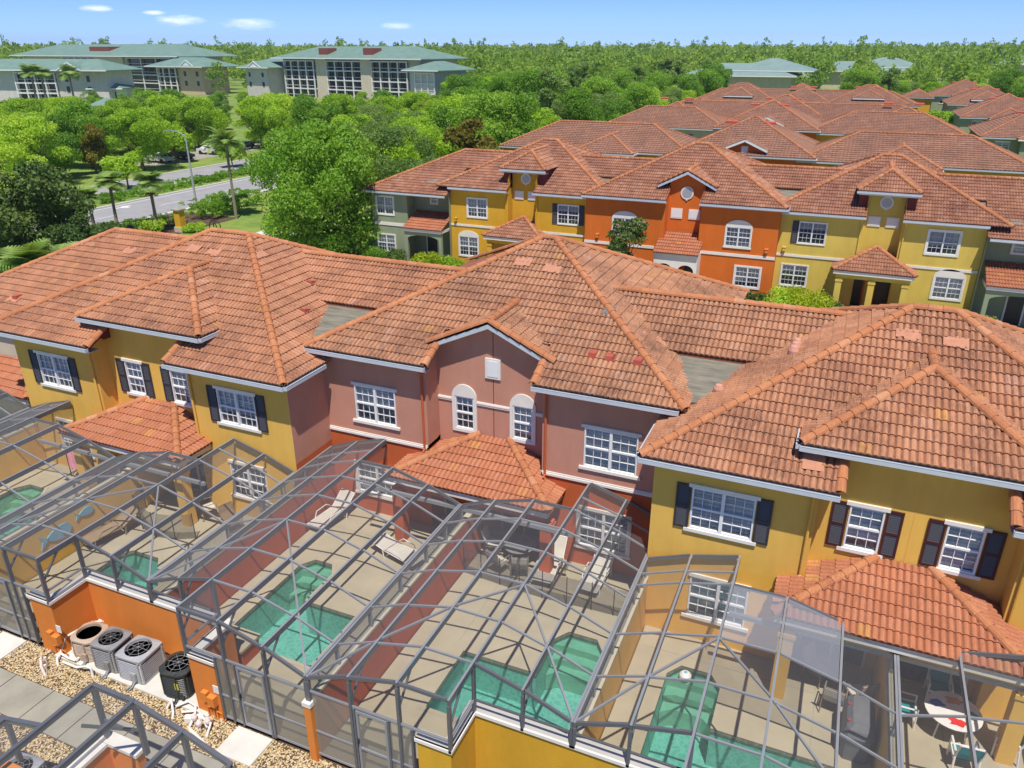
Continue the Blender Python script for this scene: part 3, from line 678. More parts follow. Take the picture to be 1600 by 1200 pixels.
def recess_door(house, xc, Y, z0, w=1.8, h=2.15):
    f = MB(); f.box(xc-w/2, xc-w/2+.07, Y-.03, Y+.05, z0, z0+h); f.box(xc+w/2-.07, xc+w/2, Y-.03, Y+.05, z0, z0+h); f.box(xc-w/2+.07, xc+w/2-.07, Y-.03, Y+.05, z0+h-.07, z0+h); f.box(xc-.035, xc+.035, Y-.02, Y+.04, z0, z0+h-.07)
    dp = part('patio_door', f, M['white'], house); g = MB(); g.quad((xc-w/2+.07, Y+.03, z0), (xc+w/2-.07, Y+.03, z0), (xc+w/2-.07, Y+.03, z0+h-.07), (xc-w/2+.07, Y+.03, z0+h-.07)); part('pane', g, M['glass'], dp)
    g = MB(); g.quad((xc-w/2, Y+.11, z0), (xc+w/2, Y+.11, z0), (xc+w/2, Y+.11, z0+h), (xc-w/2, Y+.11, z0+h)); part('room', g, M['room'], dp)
    return (xc-w/2, xc+w/2, z0, z0+h)

def yellow_block(cx, hw, label, shm, vents=(), patches=(), side='yellow', roofx=.33, tilem='tile', extra_left=0):
    H = thing('townhouse', label, 'house', (cx, 18.6, 0), 'coloured blocks of the front terrace')
    Y, Yr, ZE = 18.6, 19.25, 5.95; x0, x1 = cx-hw, cx+hw; rl, rr = cx-2.3, cx+2.3
    w = MB(); w0 = MB()
    hl = [window(H, Y, cx-4.62, 3.78, 5.08, 1.68, shut='lr', shm=shm), window(H, Y, cx+4.40 if cx < 0 else cx+4.62, 3.82, 5.12, 1.66, shut='lr', shm=shm)]
    if cx > 0: pass
    low = [window(H, Y, cx-4.45, .85, 2.2, 1.62, lintel=.05), window(H, Y, cx+4.45, .85, 2.2, 1.62, lintel=.05)]
    hr = [window(H, Yr, cx-1.08, 3.82, 5.12, .84, twin=False, shut='lr', shm='shutter_b' if cx > 0 else shm), window(H, Yr, cx+1.18, 3.82, 5.12, .84, twin=False, shut='lr', shm='shutter_b' if cx > 0 else shm)]
    dr = [recess_door(H, cx-1.25, Yr, .02), recess_door(H, cx+1.25, Yr, .02)]
    facade(w, x0, rl, Y, 2.75, ZE, [h for h in hl if h[1] < rl]); facade(w, rr, x1, Y, 2.75, ZE, [h for h in hl if h[0] > rr])
    facade(w0, x0, rl, Y, -.15, 2.75, low[:1]); facade(w0, rr, x1, Y, -.15, 2.75, low[1:])
    facade(w, rl, rr, Yr, 2.75, 6.72, hr); facade(w0, rl, rr, Yr, -.15, 2.75, dr)
    for m_, za, zb in ((w0, -.15, 2.75), (w, 2.75, ZE)):
        m_.quad((rl, Y, za), (rl, Yr, za), (rl, Yr, zb), (rl, Y, zb)); m_.quad((rr, Yr, za), (rr, Y, za), (rr, Y, zb), (rr, Yr, zb))
        m_.quad((x0, 31, za), (x0, Y, za), (x0, Y, zb), (x0, 31, zb)); m_.quad((x1, 31, za), (x0, 31, za), (x0, 31, zb), (x1, 31, zb))
        if side == 'yellow': m_.quad((x1, Y, za), (x1, 31, za), (x1, 31, zb), (x1, Y, zb))
    part('wall', w, M['yellow'], H); part('ground_floor_wall', w0, M['yellow_dk'] if cx > 0 else M['yellow'], H)
    j = MB(); j.box(cx-.012, cx+.012, Yr-.006, Yr-.001, 3.6, 6.7); part('wall_joint', j, M['yellow_dk'], H)
    if side != 'yellow':
        s = MB(); s.quad((x1, Y, 2.75), (x1, 31, 2.75), (x1, 31, ZE+.1), (x1, Y, ZE+.1)); part('party_side_wall', s, M[side], H)
        s = MB(); s.quad((x1, Y, -.15), (x1, 31, -.15), (x1, 31, 2.75), (x1, Y, 2.75)); part('lower_side_wall', s, M['red'], H)
    # roof
    rf = Roof(8); dk = MB(); h = Hip(x0-roofx-extra_left, x1+roofx, 18.1, 30.7, ZE, .49)
    g0, g1 = cx-1.85, cx+1.85
    add_hip(rf, dk, h, tilem, front=h.notch([(g0, g1)], 19.85), sides=('front', 'right') if cx < 0 else ('front', 'right', 'left'))
    zc = h.front_z(19.85)
    rf.cap((g0-.02, 18.1, ZE+.05), (g0-.02, 19.2, h.front_z(19.2)+.05)); rf.cap((g1+.02, 18.1, ZE+.05), (g1+.02, 19.2, h.front_z(19.2)+.05))
    d = Hip(cx-2.95, cx+2.95, 18.8, 27.0, 6.8, .48)
    add_hip(rf, dk, d, tilem, sides=('front', 'right', 'left'), capsel=('fl', 'fr', 'r'))
    ck = MB()
    for sx in (-1, 1):
        a = cx+sx*1.95; ck.quad((a, 18.9, 6.0), (a, 23.0, 6.0), (a, 23.0, 6.72), (a, 18.9, 6.72)); b_ = cx+sx*2.62
        ck.quad((min(a, b_), 19.02, 6.0), (max(a, b_), 19.02, 6.0), (max(a, b_), 19.02, 6.72), (min(a, b_), 19.02, 6.72)); ck.quad((b_, 19.02, 6.0), (b_, 23, 6.0), (b_, 23, 6.72), (b_, 19.02, 6.72))
        a2 = cx+sx*1.86; ck.quad((a2, 18.1, ZE-.12), (a2, 19.25, h.front_z(19.25)-.1), (a2, 19.25, h.front_z(19.25)+.03), (a2, 18.1, ZE+.03))
    part('dormer_cheek', ck, M['fascia'], H)
    porch(H, rf, dk, cx, 2.95, 16.95, Yr, 2.82, .37, wall='yellow', cols=(cx-2.5, cx+2.5+(.32 if cx > 0 else 0)))
    rp = part('roof', dk, M['terra'], H); rf.finish(H, rp)
    gutter(H, (h.x0, 18.1, ZE), (g0, 18.1, ZE), (0, -1, 0), .5); gutter(H, (g1, 18.1, ZE), (h.x1, 18.1, ZE), (0, -1, 0), .5)
    gutter(H, (h.x1, 18.1, ZE), (h.x1, 20.25, ZE), (1, 0, 0), .35); gutter(H, (d.x0, 18.8, 6.8), (d.x1, 18.8, 6.8), (0, -1, 0), .45); gutter(H, (d.x1, 18.8, 6.8), (d.x1, 20.2, 6.8), (1, 0, 0), .4)
    if cx > 0: gutter(H, (h.x0, 20.2, ZE), (h.x0, 18.1, ZE), (-1, 0, 0), .35); gutter(H, (d.x0, 20.0, 6.8), (d.x0, 18.8, 6.8), (-1, 0, 0), .4)
    for x in (rl-.12, rr+.12): downspout(H, x, Y, 3.0 if x < cx else 2.95, ZE-.14, 'yellow' if cx < 0 else 'yellow_dk')
    roof_vents(H, [(x, y, h.front_z(y)) for x, y in vents], .49)
    for x, y, sd in patches:
        if sd == 'f': patch(H, x, y, h.front_z(y), .49)
        else: patch(H, x, y, h.z+.49*(h.x1-x), .49, side='r')
    return H, h
YL, hYL = yellow_block(-22.8, 6.67, 'yellow townhouse block at the left with dark shutters and a mauve side wall', 'shutter', side='mauve', patches=((-24.0, 23.3, 'f'), (-22.9, 23.2, 'f'), (-20.9, 23.6, 'r')), extra_left=.5)
YR, hYR = yellow_block(2.85, 6.55, 'amber yellow townhouse block at the right with maroon edged shutters', 'shutter', patches=((2.2, 23.3, 'f'), (3.4, 23.2, 'f')))
# side slope details of the two yellow roofs
roof_vents(YL, [(-18.9+.25*i, 24.0+.35*i, hYL.z+.49*(hYL.x1+18.9-.25*i)+.02) for i in range(4)]+[(-17.9, 22.2, hYL.z+.49*(hYL.x1+17.9)+.02)], 0)
b = MB()
for i in range(3): b.lathe((-.75+.02*i, 23.2+.35*i, hYR.z+.49*(-.75-hYR.x0)-.05), [(.16, 0), (.16, .2), (.10, .34), (.0, .36)], 10)
b.lathe((-2.6, 21.6, hYR.z+.49*(-2.6-hYR.x0)-.05), [(.16, 0), (.16, .18), (.10, .30), (.0, .32)], 10); part('roof_vent', b, M['mortar'], YR)
b = MB(); b.add([(.02, 18.52, 6.28), (.55, 18.55, 6.28), (.5, 19.4, 6.72), (.0, 19.35, 6.72)], [(0, 1, 2, 3)]); part('mortar_patch', b, M['patch'], YR)

# --- mauve block
H = thing('townhouse', 'mauve and red townhouse block with a central gable and two arched windows', 'house', (-9.92, 20.7, 0), 'coloured blocks of the front terrace'); RB = H
cx, Y, Yg, ZE = -9.92, 20.7, 21.57, 6.45; x0, x1, rl, rr = -16.13, -3.70, cx-2.11, cx+2.11
w = MB(); w0 = MB()
hl = [window(H, Y, -14.09, 3.81, 5.17, 1.66, blind=.62), window(H, Y, -5.53, 3.80, 5.18, 1.72, blind=.85)]
low = [window(H, Y, -14.25, .80, 2.0, 1.7, lintel=.06, rim=.10), window(H, Y, -5.62, .78, 2.2, 1.66, lintel=.06, rim=.10)]
hg = [window(H, Yg, -11.02, 3.78, 5.02, .72, twin=False, arch=.46, sill=0, lintel=0, rim=.11, blind=.45), window(H, Yg, -8.84, 3.80, 5.04, .72, twin=False, arch=.46, sill=0, lintel=0, rim=.11, blind=.9)]
dr = [recess_door(H, cx-1.15, Yg, .02), recess_door(H, cx+1.15, Yg, .02)]
zb = 3.18
facade(w, x0, rl, Y, zb, ZE, hl[:1]); facade(w, rr, x1, Y, zb, ZE, hl[1:]); facade(w0, x0, rl, Y, -.15, zb, low[:1]); facade(w0, rr, x1, Y, -.15, zb, low[1:])
facade(w, rl, rr, Yg, zb, 6.86, hg); facade(w0, rl, rr, Yg, -.15, zb, dr)
w.poly([(rl, Yg, 6.86), (rr, Yg, 6.86), (cx, Yg, 6.86+.46*2.11)])
for m_, za, zc in ((w0, -.15, zb), (w, zb, ZE)):
    m_.quad((rl, Y, za), (rl, Yg, za), (rl, Yg, zc+.2), (rl, Y, zc)); m_.quad((rr, Yg, za), (rr, Y, za), (rr, Y, zc), (rr, Yg, zc+.2))
    m_.quad((x1, Y, za), (x1, 33, za), (x1, 33, zc), (x1, Y, zc)); m_.quad((x0, 33, za), (x0, Y, za), (x0, Y, zc), (x0, 33, zc)); m_.quad((x1, 33, za), (x0, 33, za), (x0, 33, zc), (x1, 33, zc))
part('wall', w, M['mauve'], H); part('ground_floor_wall', w0, M['red'], H)
b = MB()
for a, c in ((x0+.002, rl), (rr, x1)): b.box(a, c, Y-.055, Y-.002, 3.19, 3.27); b.box(a, c, Y-.035, Y-.002, 3.27, 3.33)
b.box(rl-.035, rl, Y-.055, Yg-.3, 3.19, 3.33); b.box(rr, rr+.035, Y-.055, Yg-.3, 3.19, 3.33)
part('band_course', b, M['trim'], H)
b = MB()
for a, c in ((rl+.002, -11.5), (-10.54, -9.32), (-8.36, rr-.002)): b.box(a, c, Yg-.045, Yg-.002, 4.80, 4.93); b.box(a, c, Yg-.06, Yg-.046, 4.86, 4.90)
part('gable_band', b, M['trim'], H)
b = MB(); b.box(cx-.012, cx+.012, Yg-.006, Yg-.001, 3.7, 7.7); part('wall_joint', b, M['fascia'], H)
b = MB()
b.box(-10.20, -9.64, Yg-.06, Yg-.002, 5.88, 6.60); gv = part('gable_vent', b, M['trim'], H)
b = MB(); b.box(-10.11, -9.73, Yg-.075, Yg-.061, 5.96, 6.52); part('vent_louvre', b, M['white'], gv)
rf = Roof(8); dk = MB(); h = Hip(-16.56, -3.28, 20.3, 33.1, ZE, .478); g0, g1 = cx-1.9, cx+1.9
add_hip(rf, dk, h, 'tile_red', front=h.notch([(g0, g1)], 21.9), sides=('front', 'right'))
rf.cap((g0-.02, 20.3, ZE+.05), (g0-.02, 21.3, h.front_z(21.3)+.05)); rf.cap((g1+.02, 20.3, ZE+.05), (g1+.02, 21.3, h.front_z(21.3)+.05))
# gable roof over the recess
ga, gz, gh, gy = 7.93, 6.90, 2.28, 21.2; yb = 24.6
for sx in (-1, 1):
    e0 = (cx+sx*gh, gy, gz); e1 = (cx+sx*gh, yb, gz); r0 = (cx, gy, ga); r1 = (cx, yb, ga)
    rf.face([[e0, e1, r1, r0]], e0 if sx > 0 else e1, (0, 1 if sx > 0 else -1, 0), 'tile_red'); dk.poly([(x, y, z-.012) for x, y, z in (e0, e1, r1, r0)])
    rf.cap((cx+sx*gh, gy+.06, gz+.05), (cx, gy+.06, ga+.07))
rf.cap((cx, gy, ga+.06), (cx, yb-.7, ga+.06))
porch(H, rf, dk, cx, 2.95, 19.2, Yg, 2.72, .39, wall='red', cols=(cx-2.72, cx+2.75), gut='trim')
rp = part('roof', dk, M['terra'], H); rf.finish(H, rp)
b = MB(); b2 = MB()
for sx in (-1, 1):
    for mb, yy0, yy1, d0, d1 in ((b, gy-.03, gy+.0, -.17, -.02), (b2, gy+.002, Yg, -.17, -.15)):
        p = [(cx+sx*gh, yy0, gz+d0), (cx, yy0, ga+d0), (cx, yy0, ga+d1), (cx+sx*gh, yy0, gz+d1)]; q = [(x, yy1, z) for x, y, z in p]
        mb.add(p+q, [(0, 1, 2, 3), (7, 6, 5, 4), (0, 4, 5, 1), (1, 5, 6, 2), (2, 6, 7, 3), (3, 7, 4, 0)])
part('rake_board', b, M['gutter'], H); part('rake_soffit', b2, M['trim'], H)
gutter(H, (h.x0, 20.3, ZE), (g0, 20.3, ZE), (0, -1, 0), .4); gutter(H, (g1, 20.3, ZE), (h.x1-.2, 20.3, ZE), (0, -1, 0), .4)
b = MB()
for sx, g in ((1, g0), (-1, g1)):
    b.quad((g, 20.3, ZE-.14), (g, 21.5, h.front_z(21.5)-.1), (g, 21.5, h.front_z(21.5)+.03), (g, 20.3, ZE+.03))
part('verge_board', b, M['fascia'], H)
downspout(H, rl-.13, Y, 3.12, ZE-.14, 'red'); downspout(H, rr+.13, Y, 3.12, ZE-.14, 'red')
roof_vents(H, [(-6.55, 21.75, h.front_z(21.75)), (-5.98, 21.72, h.front_z(21.72)), (-5.1, 21.72, h.front_z(21.72))], .478)
for x, y in ((-10.4, 25.3), (-9.2, 25.1)): patch(H, x, y, h.front_z(y), .478)
patch(H, -6.6, 23.55, h.front_z(23.55), .478, m='cover', w=.45, h=.45)
patch(H, -5.75, 26.4, ZE+.478*(h.x1+5.75), .478, side='r'); patch(H, -4.75, 23.6, ZE+.478*(h.x1+4.75), .478, side='r', w=.6)
b = MB(); b.lathe((-5.6, 25.3, 7.55), [(.24, 0), (.26, .12), (.12, .25), (.0, .26)], 10); part('roof_vent', b, M['vent'], H)

# --- green block at the far left (mostly out of frame)
H = thing('townhouse', 'pale green townhouse end at the left edge behind the yellow block', 'house', (-33, 20.4, 0), 'coloured blocks of the front terrace')
w = MB(); facade(w, -36, -29.48, 20.4, -.15, 5.6); w.quad((-36, 31, -.15), (-36, 20.4, -.15), (-36, 20.4, 5.6), (-36, 31, 5.6)); w.quad((-29.48, 31, -.15), (-36, 31, -.15), (-36, 31, 5.6), (-29.48, 31, 5.6)); part('wall', w, M['cream'], H)
rf = Roof(8); dk = MB(); h = Hip(-36.4, -18, 20.0, 31, 5.6, .482); add_hip(rf, dk, h, 'tile', sides=('front',), capsel=('fl', 'r'))
porch(H, rf, dk, -32.75, 3.1, 18.6, 20.4, 2.75, .42, wall='cream', cols=(-30.2,))
rp = part('roof', dk, M['terra'], H); rf.finish(H, rp, 200); gutter(H, (-36.4, 20, 5.6), (-29.9, 20, 5.6), (0, -1, 0))
roof_vents(H, [(-32.2, 21.0, h.front_z(21.0)+.03)], .48); patch(H, -32.3, 20.9, h.front_z(20.9), .48); patch(H, -28.9, 24.3, h.front_z(24.3), .48)

# --- lower linking roofs and the little flat crickets between the hips
def link_roof(cx, x0, x1, label, tm, zr=8.2, lab2=None):
    H = thing('linking_roof', label, 'roof', (cx, 23.4, 6), 'linking roofs of the front terrace'); rf = Roof(8); dk = MB()
    A = [(x0, 23.35, 7.05), (x1, 23.35, 7.05), (x1, 25.6, zr), (x0, 25.6, zr)]
    rf.face([A], A[0], (1, 0, 0), tm); dk.poly([(x, y, z-.012) for x, y, z in A]); dk.poly([(x1, 25.6, zr-.012), (x0, 25.6, zr-.012), (x0, 30.5, 5.9), (x1, 30.5, 5.9)][::-1])
    dk.quad((x0, 23.36, 6.2), (x1, 23.36, 6.2), (x1, 23.36, 7.03), (x0, 23.36, 7.03))
    rf.cap((x0, 25.6, zr+.05), (x1, 25.6, zr+.05)); rp = part('roof', dk, M['terra'], H); rf.finish(H, rp, 260)
    b = MB(); n = 4
    for i in range(n):
        a, c = i/n, (i+1)/n; ya, yc = 20.95+2.35*a, 20.95+2.35*c; za, zc = 6.50+.45*a, 6.50+.45*c
        b.add([(cx-2.6, ya, za), (cx+2.6, ya, za), (cx+2.6, yc+.1, zc+.012), (cx-2.6, yc+.1, zc+.012), (cx-2.6, ya, za-.05), (cx+2.6, ya, za-.05)], [(0, 1, 2, 3), (4, 5, 1, 0)])
    part('cricket', b, M['cricket'], H); return H
link_roof(-16.2, -21.5, -11.5, 'low tiled roof with a flat grey cricket between the yellow and mauve roofs', 'tile')
link_roof(-3.3, -8.0, 1.0, 'low tiled roof with a flat grey cricket between the mauve and amber roofs', 'tile_red')
# ------------------------------------------------------------------ ground, paths, decks
YF, YA = 10.85, 12.05
GROUND = True
def slab(name, x0, x1, y0, y1, z, m, h=.1): q = MB(); q.box(x0, x1, y0, y1, z-h, z); return struct(name, q, M[m])
# service walk of concrete slabs between the pool yards
sp = struct('service_walk', MB().box(-60, 14, 8.68, 9.80, -.19, -.165), M['soil'])
sl_me = None
b = MB(); b.box(-.735, .735, -.55, .55, -.025, 0); slabme = mesh('paving_slab', b, M['concrete'])
for i in range(16):
    o = link('paving_slab', slabme, sp, loc=(-24.6+1.5*i, 9.24, -.138+random.uniform(-.003, .003)))
slab('gravel_bed', -40, 14, 9.80, YA, -.16, 'soil', .03); slab('gravel_bed', -40, 14, 7.4, 8.68, -.16, 'soil', .03)
# gravel stones (uncountable): squashed octahedra
def gravel(name, rects, dens):
    V = []; T = []
    for x0, x1, y0, y1 in rects:
        n = int((x1-x0)*(y1-y0)*dens); c = np.stack([RNG.uniform(x0, x1, n), RNG.uniform(y0, y1, n), np.full(n, -.155)+RNG.uniform(0, .02, n)], 1)
        s = RNG.uniform(.015, .036, (n, 1))*np.array([1, .8, .55]); a = RNG.uniform(0, 6.28, n)
        oc = np.array([(1, 0, 0), (0, 1, 0), (-1, 0, 0), (0, -1, 0), (0, 0, 1.)])
        p = oc[None]*s[:, None, :]; ca, sa = np.cos(a)[:, None], np.sin(a)[:, None]
        p = np.stack([p[..., 0]*ca-p[..., 1]*sa, p[..., 0]*sa+p[..., 1]*ca, p[..., 2]], -1)+c[:, None]
        V.append(p); T.append(RNG.random(n))
    V = np.concatenate(V); T = np.concatenate(T); k = len(V)
    tri = np.array([(0, 1, 4), (1, 2, 4), (2, 3, 4), (3, 0, 4)]); lo = (np.arange(k)[:, None, None]*5+tri[None]).ravel()
    me = mesh_np(name, V.reshape(-1, 3), lo, np.arange(k*4)*3, M['gravel'], np.repeat(T, 5)); tag(link(name, me), kind='stuff')
gravel('gravel', [(-22.5, -8, 9.82, 10.55), (-22.5, -19.3, 10.55, YF), (-13.6, -7, 10.5, YF), (-19.2, -13.2, 10.5, 10.78), (-22, -10, 7.9, 8.66)], 850)
slab('equipment_pad', -19.0, -13.3, 10.72, YA-.02, -.09, 'pale_concrete', .08)
slab('step_pad', -12.35, -11.25, 9.95, 10.82, -.10, 'pale_concrete', .08); slab('step_pad', -21.3, -20.3, 9.95, 10.82, -.10, 'pale_concrete', .08)

def fill_poly(outer, holes, z):
    bm = bmesh.new()
    for lp in [outer]+holes:
        vs = [bm.verts.new((x, y, z)) for x, y in lp]
        for i in range(len(vs)): bm.edges.new((vs[i], vs[(i+1) % len(vs)]))
    bmesh.ops.triangle_fill(bm, use_beauty=True, use_dissolve=False, edges=bm.edges[:])
    bm.normal_update()
    if sum(f.normal.z for f in bm.faces) < 0: bmesh.ops.reverse_faces(bm, faces=bm.faces[:])
    mb = MB(); bm.verts.index_update(); mb.add([v.co[:] for v in bm.verts], [tuple(v.index for v in f.verts) for f in bm.faces]); bm.free(); return mb
def pool(poly, steps, label, step_at=None):
    c = np.mean(poly, 0); P = thing('swimming_pool', label, 'pool', (c[0], c[1], 0), 'pools of the front terrace'); n = len(poly)
    area = sum(poly[i][0]*poly[(i+1) % n][1]-poly[(i+1) % n][0]*poly[i][1] for i in range(n))
    if area < 0: poly = poly[::-1]
    b = MB(); t = MB(); cp = MB()
    ctr = np.array(c)
    for i in range(n):
        a, d = poly[i], poly[(i+1) % n]
        b.quad((*a, -1.3), (*d, -1.3), (*d, -.2), (*a, -.2)); t.quad((*a, -.2), (*d, -.2), (*d, -.012), (*a, -.012))
        e = np.array(d)-np.array(a); ln = np.hypot(*e); nn = np.array([e[1], -e[0]])/ln
        a2 = np.array(a)+nn*.16; d2 = np.array(d)+nn*.16
    fl = fill_poly(poly, [], -1.3); b.add(fl.v, fl.f)
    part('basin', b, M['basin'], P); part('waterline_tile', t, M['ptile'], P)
    w = fill_poly(poly, [], -.10); part('water', w, M['water'], P)
    for k, s in enumerate(steps):
        q = MB(); q.prism(s, -1.28, -.22-.24*k); part('pool_step', q, M['step'], P)
    return P
def ring_poly(poly, d):
    """coping outline d outside a pool"""
    n = len(poly); ar = sum(poly[i][0]*poly[(i+1) % n][1]-poly[(i+1) % n][0]*poly[i][1] for i in range(n)); sg = 1 if ar > 0 else -1
    out = []
    for i in range(n):
        p0, p1, p2 = map(np.array, (poly[i-1], poly[i], poly[(i+1) % n])); e1 = (p1-p0)/np.hypot(*(p1-p0)); e2 = (p2-p1)/np.hypot(*(p2-p1))
        n1 = np.array([e1[1], -e1[0]])*sg; n2 = np.array([e2[1], -e2[0]])*sg; m_ = (n1+n2); m_ = m_/max(.3, m_@n1*1.0) if abs(m_@n1) > .3 else n1
        out.append(tuple(p1+m_*d))
    return out
SCR_N = [0]
def unit(XA, s, w, ybp, ybw, pl, label, fence_m, house_y, acryl=(), doors=True, old=()):
    """one pool yard: XA party line on the alcove side, s direction, w width"""
    X = lambda t: XA+s*t*w/6.21
    T = [0, 1.2, 2.42, 3.7, 5.0, 6.21]; Z = [2.5, 2.95, 3.28, 3.28, 2.95, 2.5]
    T[0] += .03; T[5] -= .03
    E = thing('pool_enclosure', label, 'screen enclosure', (X(3.1), (YF+ybp)/2, 0), 'screened pool enclosures')
    def zt(t): return float(np.interp(t, T, Z))
    wing = [True, True, False, False, False]; alc = [True, True, False, False, False]
    ys = [YF, YA, 13.55, 15.1, 16.6]+([17.85] if ybp > 18 else [])
    ys = [y for y in ys if y < ybp-(.4 if ybp > 18 or ybp < 17 else .9)]
    def Yk(i):
        """knots of bay i"""
        l = [y for y in ys if y >= (YA if alc[i] else YF)-1e-6]+[ybp]
        if wing[i]: l += ([19.7, ybw] if ybw > 20 else [17.75, ybw])
        return l
    # long beams
    for k in range(6):
        bays = [i for i in (k-1, k) if 0 <= i < 5]; y0 = min(Yk(i)[0] for i in bays); y1 = max(Yk(i)[-1] for i in bays)
        if k == 5: y1 = ybp
        b = MB(); x = X(T[k]); ww = .055
        b.box(x-ww/2, x+ww/2, y0-.03, y1, Z[k]-.16, Z[k]); part('roof_beam', b, M['frame'], E)
        b = MB(); b.box(x-ww/2, x+ww/2, y0-.035, y1+.005, Z[k]+.001, Z[k]+.012); part('beam_top_strip', b, M['frame_l'], E)  # paler strip along the top edge of the darker beam
    # cross purlins and roof panels
    for i in range(5):
        l = Yk(i); xa, xb = X(T[i]), X(T[i+1])
        for j, y in enumerate(l):
            b = MB(); big = j in (0, len(l)-1)
            b.beam((xa+s*.04, y, Z[i]-.03), (xb-s*.04, y, Z[i+1]-.03), .045 if not big else .06, .05 if not big else .09); part('purlin', b, M['frame_l'] if not big else M['frame'], E)
        for j in range(len(l)-1):
            b = MB(); b.quad((xa+s*.04, l[j]+.03, Z[i]-.01), (xb-s*.04, l[j]+.03, Z[i+1]-.01), (xb-s*.04, l[j+1]-.03, Z[i+1]-.01), (xa+s*.04, l[j+1]-.03, Z[i]-.01))
            mt = 'acrylic' if (i, j) in acryl else ('screen_old' if (i, j) in old else 'screen'); part('screen_panel', b, M[mt], E)
    # diagonal braces that lie on the curved roof
    def brace(t0, y0, t1, y1):
        ts = [t0]+[t for t in (T if t1 > t0 else T[::-1]) if min(t0, t1)+.01 < t < max(t0, t1)-.01]+[t1]
        for a, c in zip(ts, ts[1:]):
            ya = y0+(y1-y0)*(a-t0)/(t1-t0); yc = y0+(y1-y0)*(c-t0)/(t1-t0)
            b = MB(); b.beam((X(a), ya, zt(a)-.05), (X(c), yc, zt(c)-.05), .05, .05); part('brace', b, M['frame_l'], E)
    brace(2.42, 15.1, T[5], YF+.05); brace(2.42, 15.1, T[0], YA+.05)
    # alcove front: posts, rail, screens above the stucco fence
    zc = 1.74
    def post(x, y, z0, z1, w_=.07): b = MB(); b.box(x-w_/2, x+w_/2, y-.05, y+.05, z0, z1); part('post', b, M['frame'], E)
    def panel(p, q, z0, zp, zq, m='screen'):
        b = MB(); b.quad((*p, z0), (*q, z0), (*q, zq), (*p, zp)); part('screen_panel', b, M[m], E)
    def rail(p, q, z, h=.06, m='frame_l'): b = MB(); b.beam((*p, z), (*q, z), .045, h); part('rail', b, M[m], E)
    for i in range(2):
        pa, pb = (X(T[i]), YA), (X(T[i+1]), YA)
        rail(pa, pb, zc+.04, .05, 'frame'); rail(pa, pb, 2.16, .045, 'frame'); panel(pa, pb, zc+.07, Z[i]-.1, Z[i+1]-.1)
        post(pa[0], YA, zc, Z[i]-.16)
    post(X(2.42), YA, zc, 3.12); post(X(2.42), YF, zc, 3.12)
    rail((X(2.42), YF), (X(2.42), YA), zc+.04); rail((X(2.42), YF), (X(2.42), YA), 2.16); panel((X(2.42), YF), (X(2.42), YA), zc+.07, 3.12, 3.12)
    b = MB(); b.beam((X(2.42), YF, 1.8), (X(2.42), YA-.1, 3.0), .04, .04)
    # front part: pier, low screens, door
    t0, t1 = 3.35, 6.15
    for i in (2, 3, 4):
        post(X(T[i+1])-(0 if i < 4 else 0), YF, 0 if i > 2 or True else zc, Z[i+1]-.16)
        rail((X(T[i]), YF), (X(T[i+1]), YF), 2.05); panel((X(T[i]), YF), (X(T[i+1]), YF), 2.08, Z[i]-.12, Z[i+1]-.12)
    panel((X(2.45), YF), (X(3.35), YF), zc+.05, 2.03, 2.03); rail((X(2.45), YF), (X(3.35), YF), zc+.04)
    post(X(3.38), YF, 0, 2.03, .05); post(X(4.0), YF, 0, 2.03, .05); post(X(4.92), YF, 0, 2.03, .05)
    for a, c in ((3.38, 4.0), (4.92, 6.12)):
        panel((X(a), YF), (X(c), YF), .02, 2.03, 2.03, 'screen_p'); rail((X(a), YF), (X(c), YF), .80, .05); rail((X(a), YF), (X(c), YF), .05)
    D = MB(); xa, xb = sorted((X(4.04), X(4.88)))
    for a, c, e, f_ in ((xa, xa+.06, .04, 1.98), (xb-.06, xb, .04, 1.98), (xa+.06, xb-.06, 1.91, 1.98), (xa+.06, xb-.06, .04, .12), (xa+.06, xb-.06, .78, .84)): D.box(a, c, YF-.035, YF+.025, e, f_)
    dp = part('screen_door', D, M['frame_l'], E); q = MB(); q.quad((xa+.06, YF, .12), (xb-.06, YF, .12), (xb-.06, YF, 1.91), (xa+.06, YF, 1.91)); part('screen_panel', q, M['screen_p'], dp)
    q = MB(); q.box(xa+.015, xa+.045, YF-.09, YF-.036, .98, 1.12); part('handle', q, M['blackp'], dp)
    # side wall on the party walls
    for k, t in ((0, T[0]), (5, T[5])):
        l = Yk(0 if k == 0 else 4); x = X(t)
        for j in range(len(l)):
            b = MB(); b.box(x-.02, x+.02, l[j]-.025, l[j]+.025, 1.84, Z[k]-.16); part('stud', b, M['frame_l'], E)
            if j < len(l)-1: b = MB(); b.quad((x, l[j]+.03, 1.84), (x, l[j+1]-.03, 1.84), (x, l[j+1]-.03, Z[k]-.16), (x, l[j]+.03, Z[k]-.16)); part('screen_panel', b, M['screen'], E)
    # knee braces at front
    for k in (1, 2, 3, 4):
        y = YA if T[k] < 2.4 else YF; b = MB(); b.beam((X(T[k]), y+.04, Z[k]-.75), (X(T[k]), y+.6, Z[k]-.14), .04, .05); part('knee_brace', b, M['frame'], E)
    # return between wing roof and porch edge
    b = MB(); x = X(T[2]); b.quad((x, ybp+.02, 2.6), (x, ybw, 2.6), (x, ybw, 3.1), (x, ybp+.02, 3.1)); part('screen_panel', b, M['screen_old'], E)
    # super gutter at the porch eave
    b = MB(); b.box(min(X(2.42), X(6.16)), max(X(2.42), X(6.16)), ybp+.02, ybp+.12, 2.22, 2.34); part('carrier_beam', b, M['frame_l'], E)
    # ---- fence piers of this yard
    # ---- pool and deck
    poly = [(X(t), y) for t, y in pl['poly']]; steps = [[(X(t), y) for t, y in st] for st in pl['steps']]
    pool(poly, steps, pl['label'])
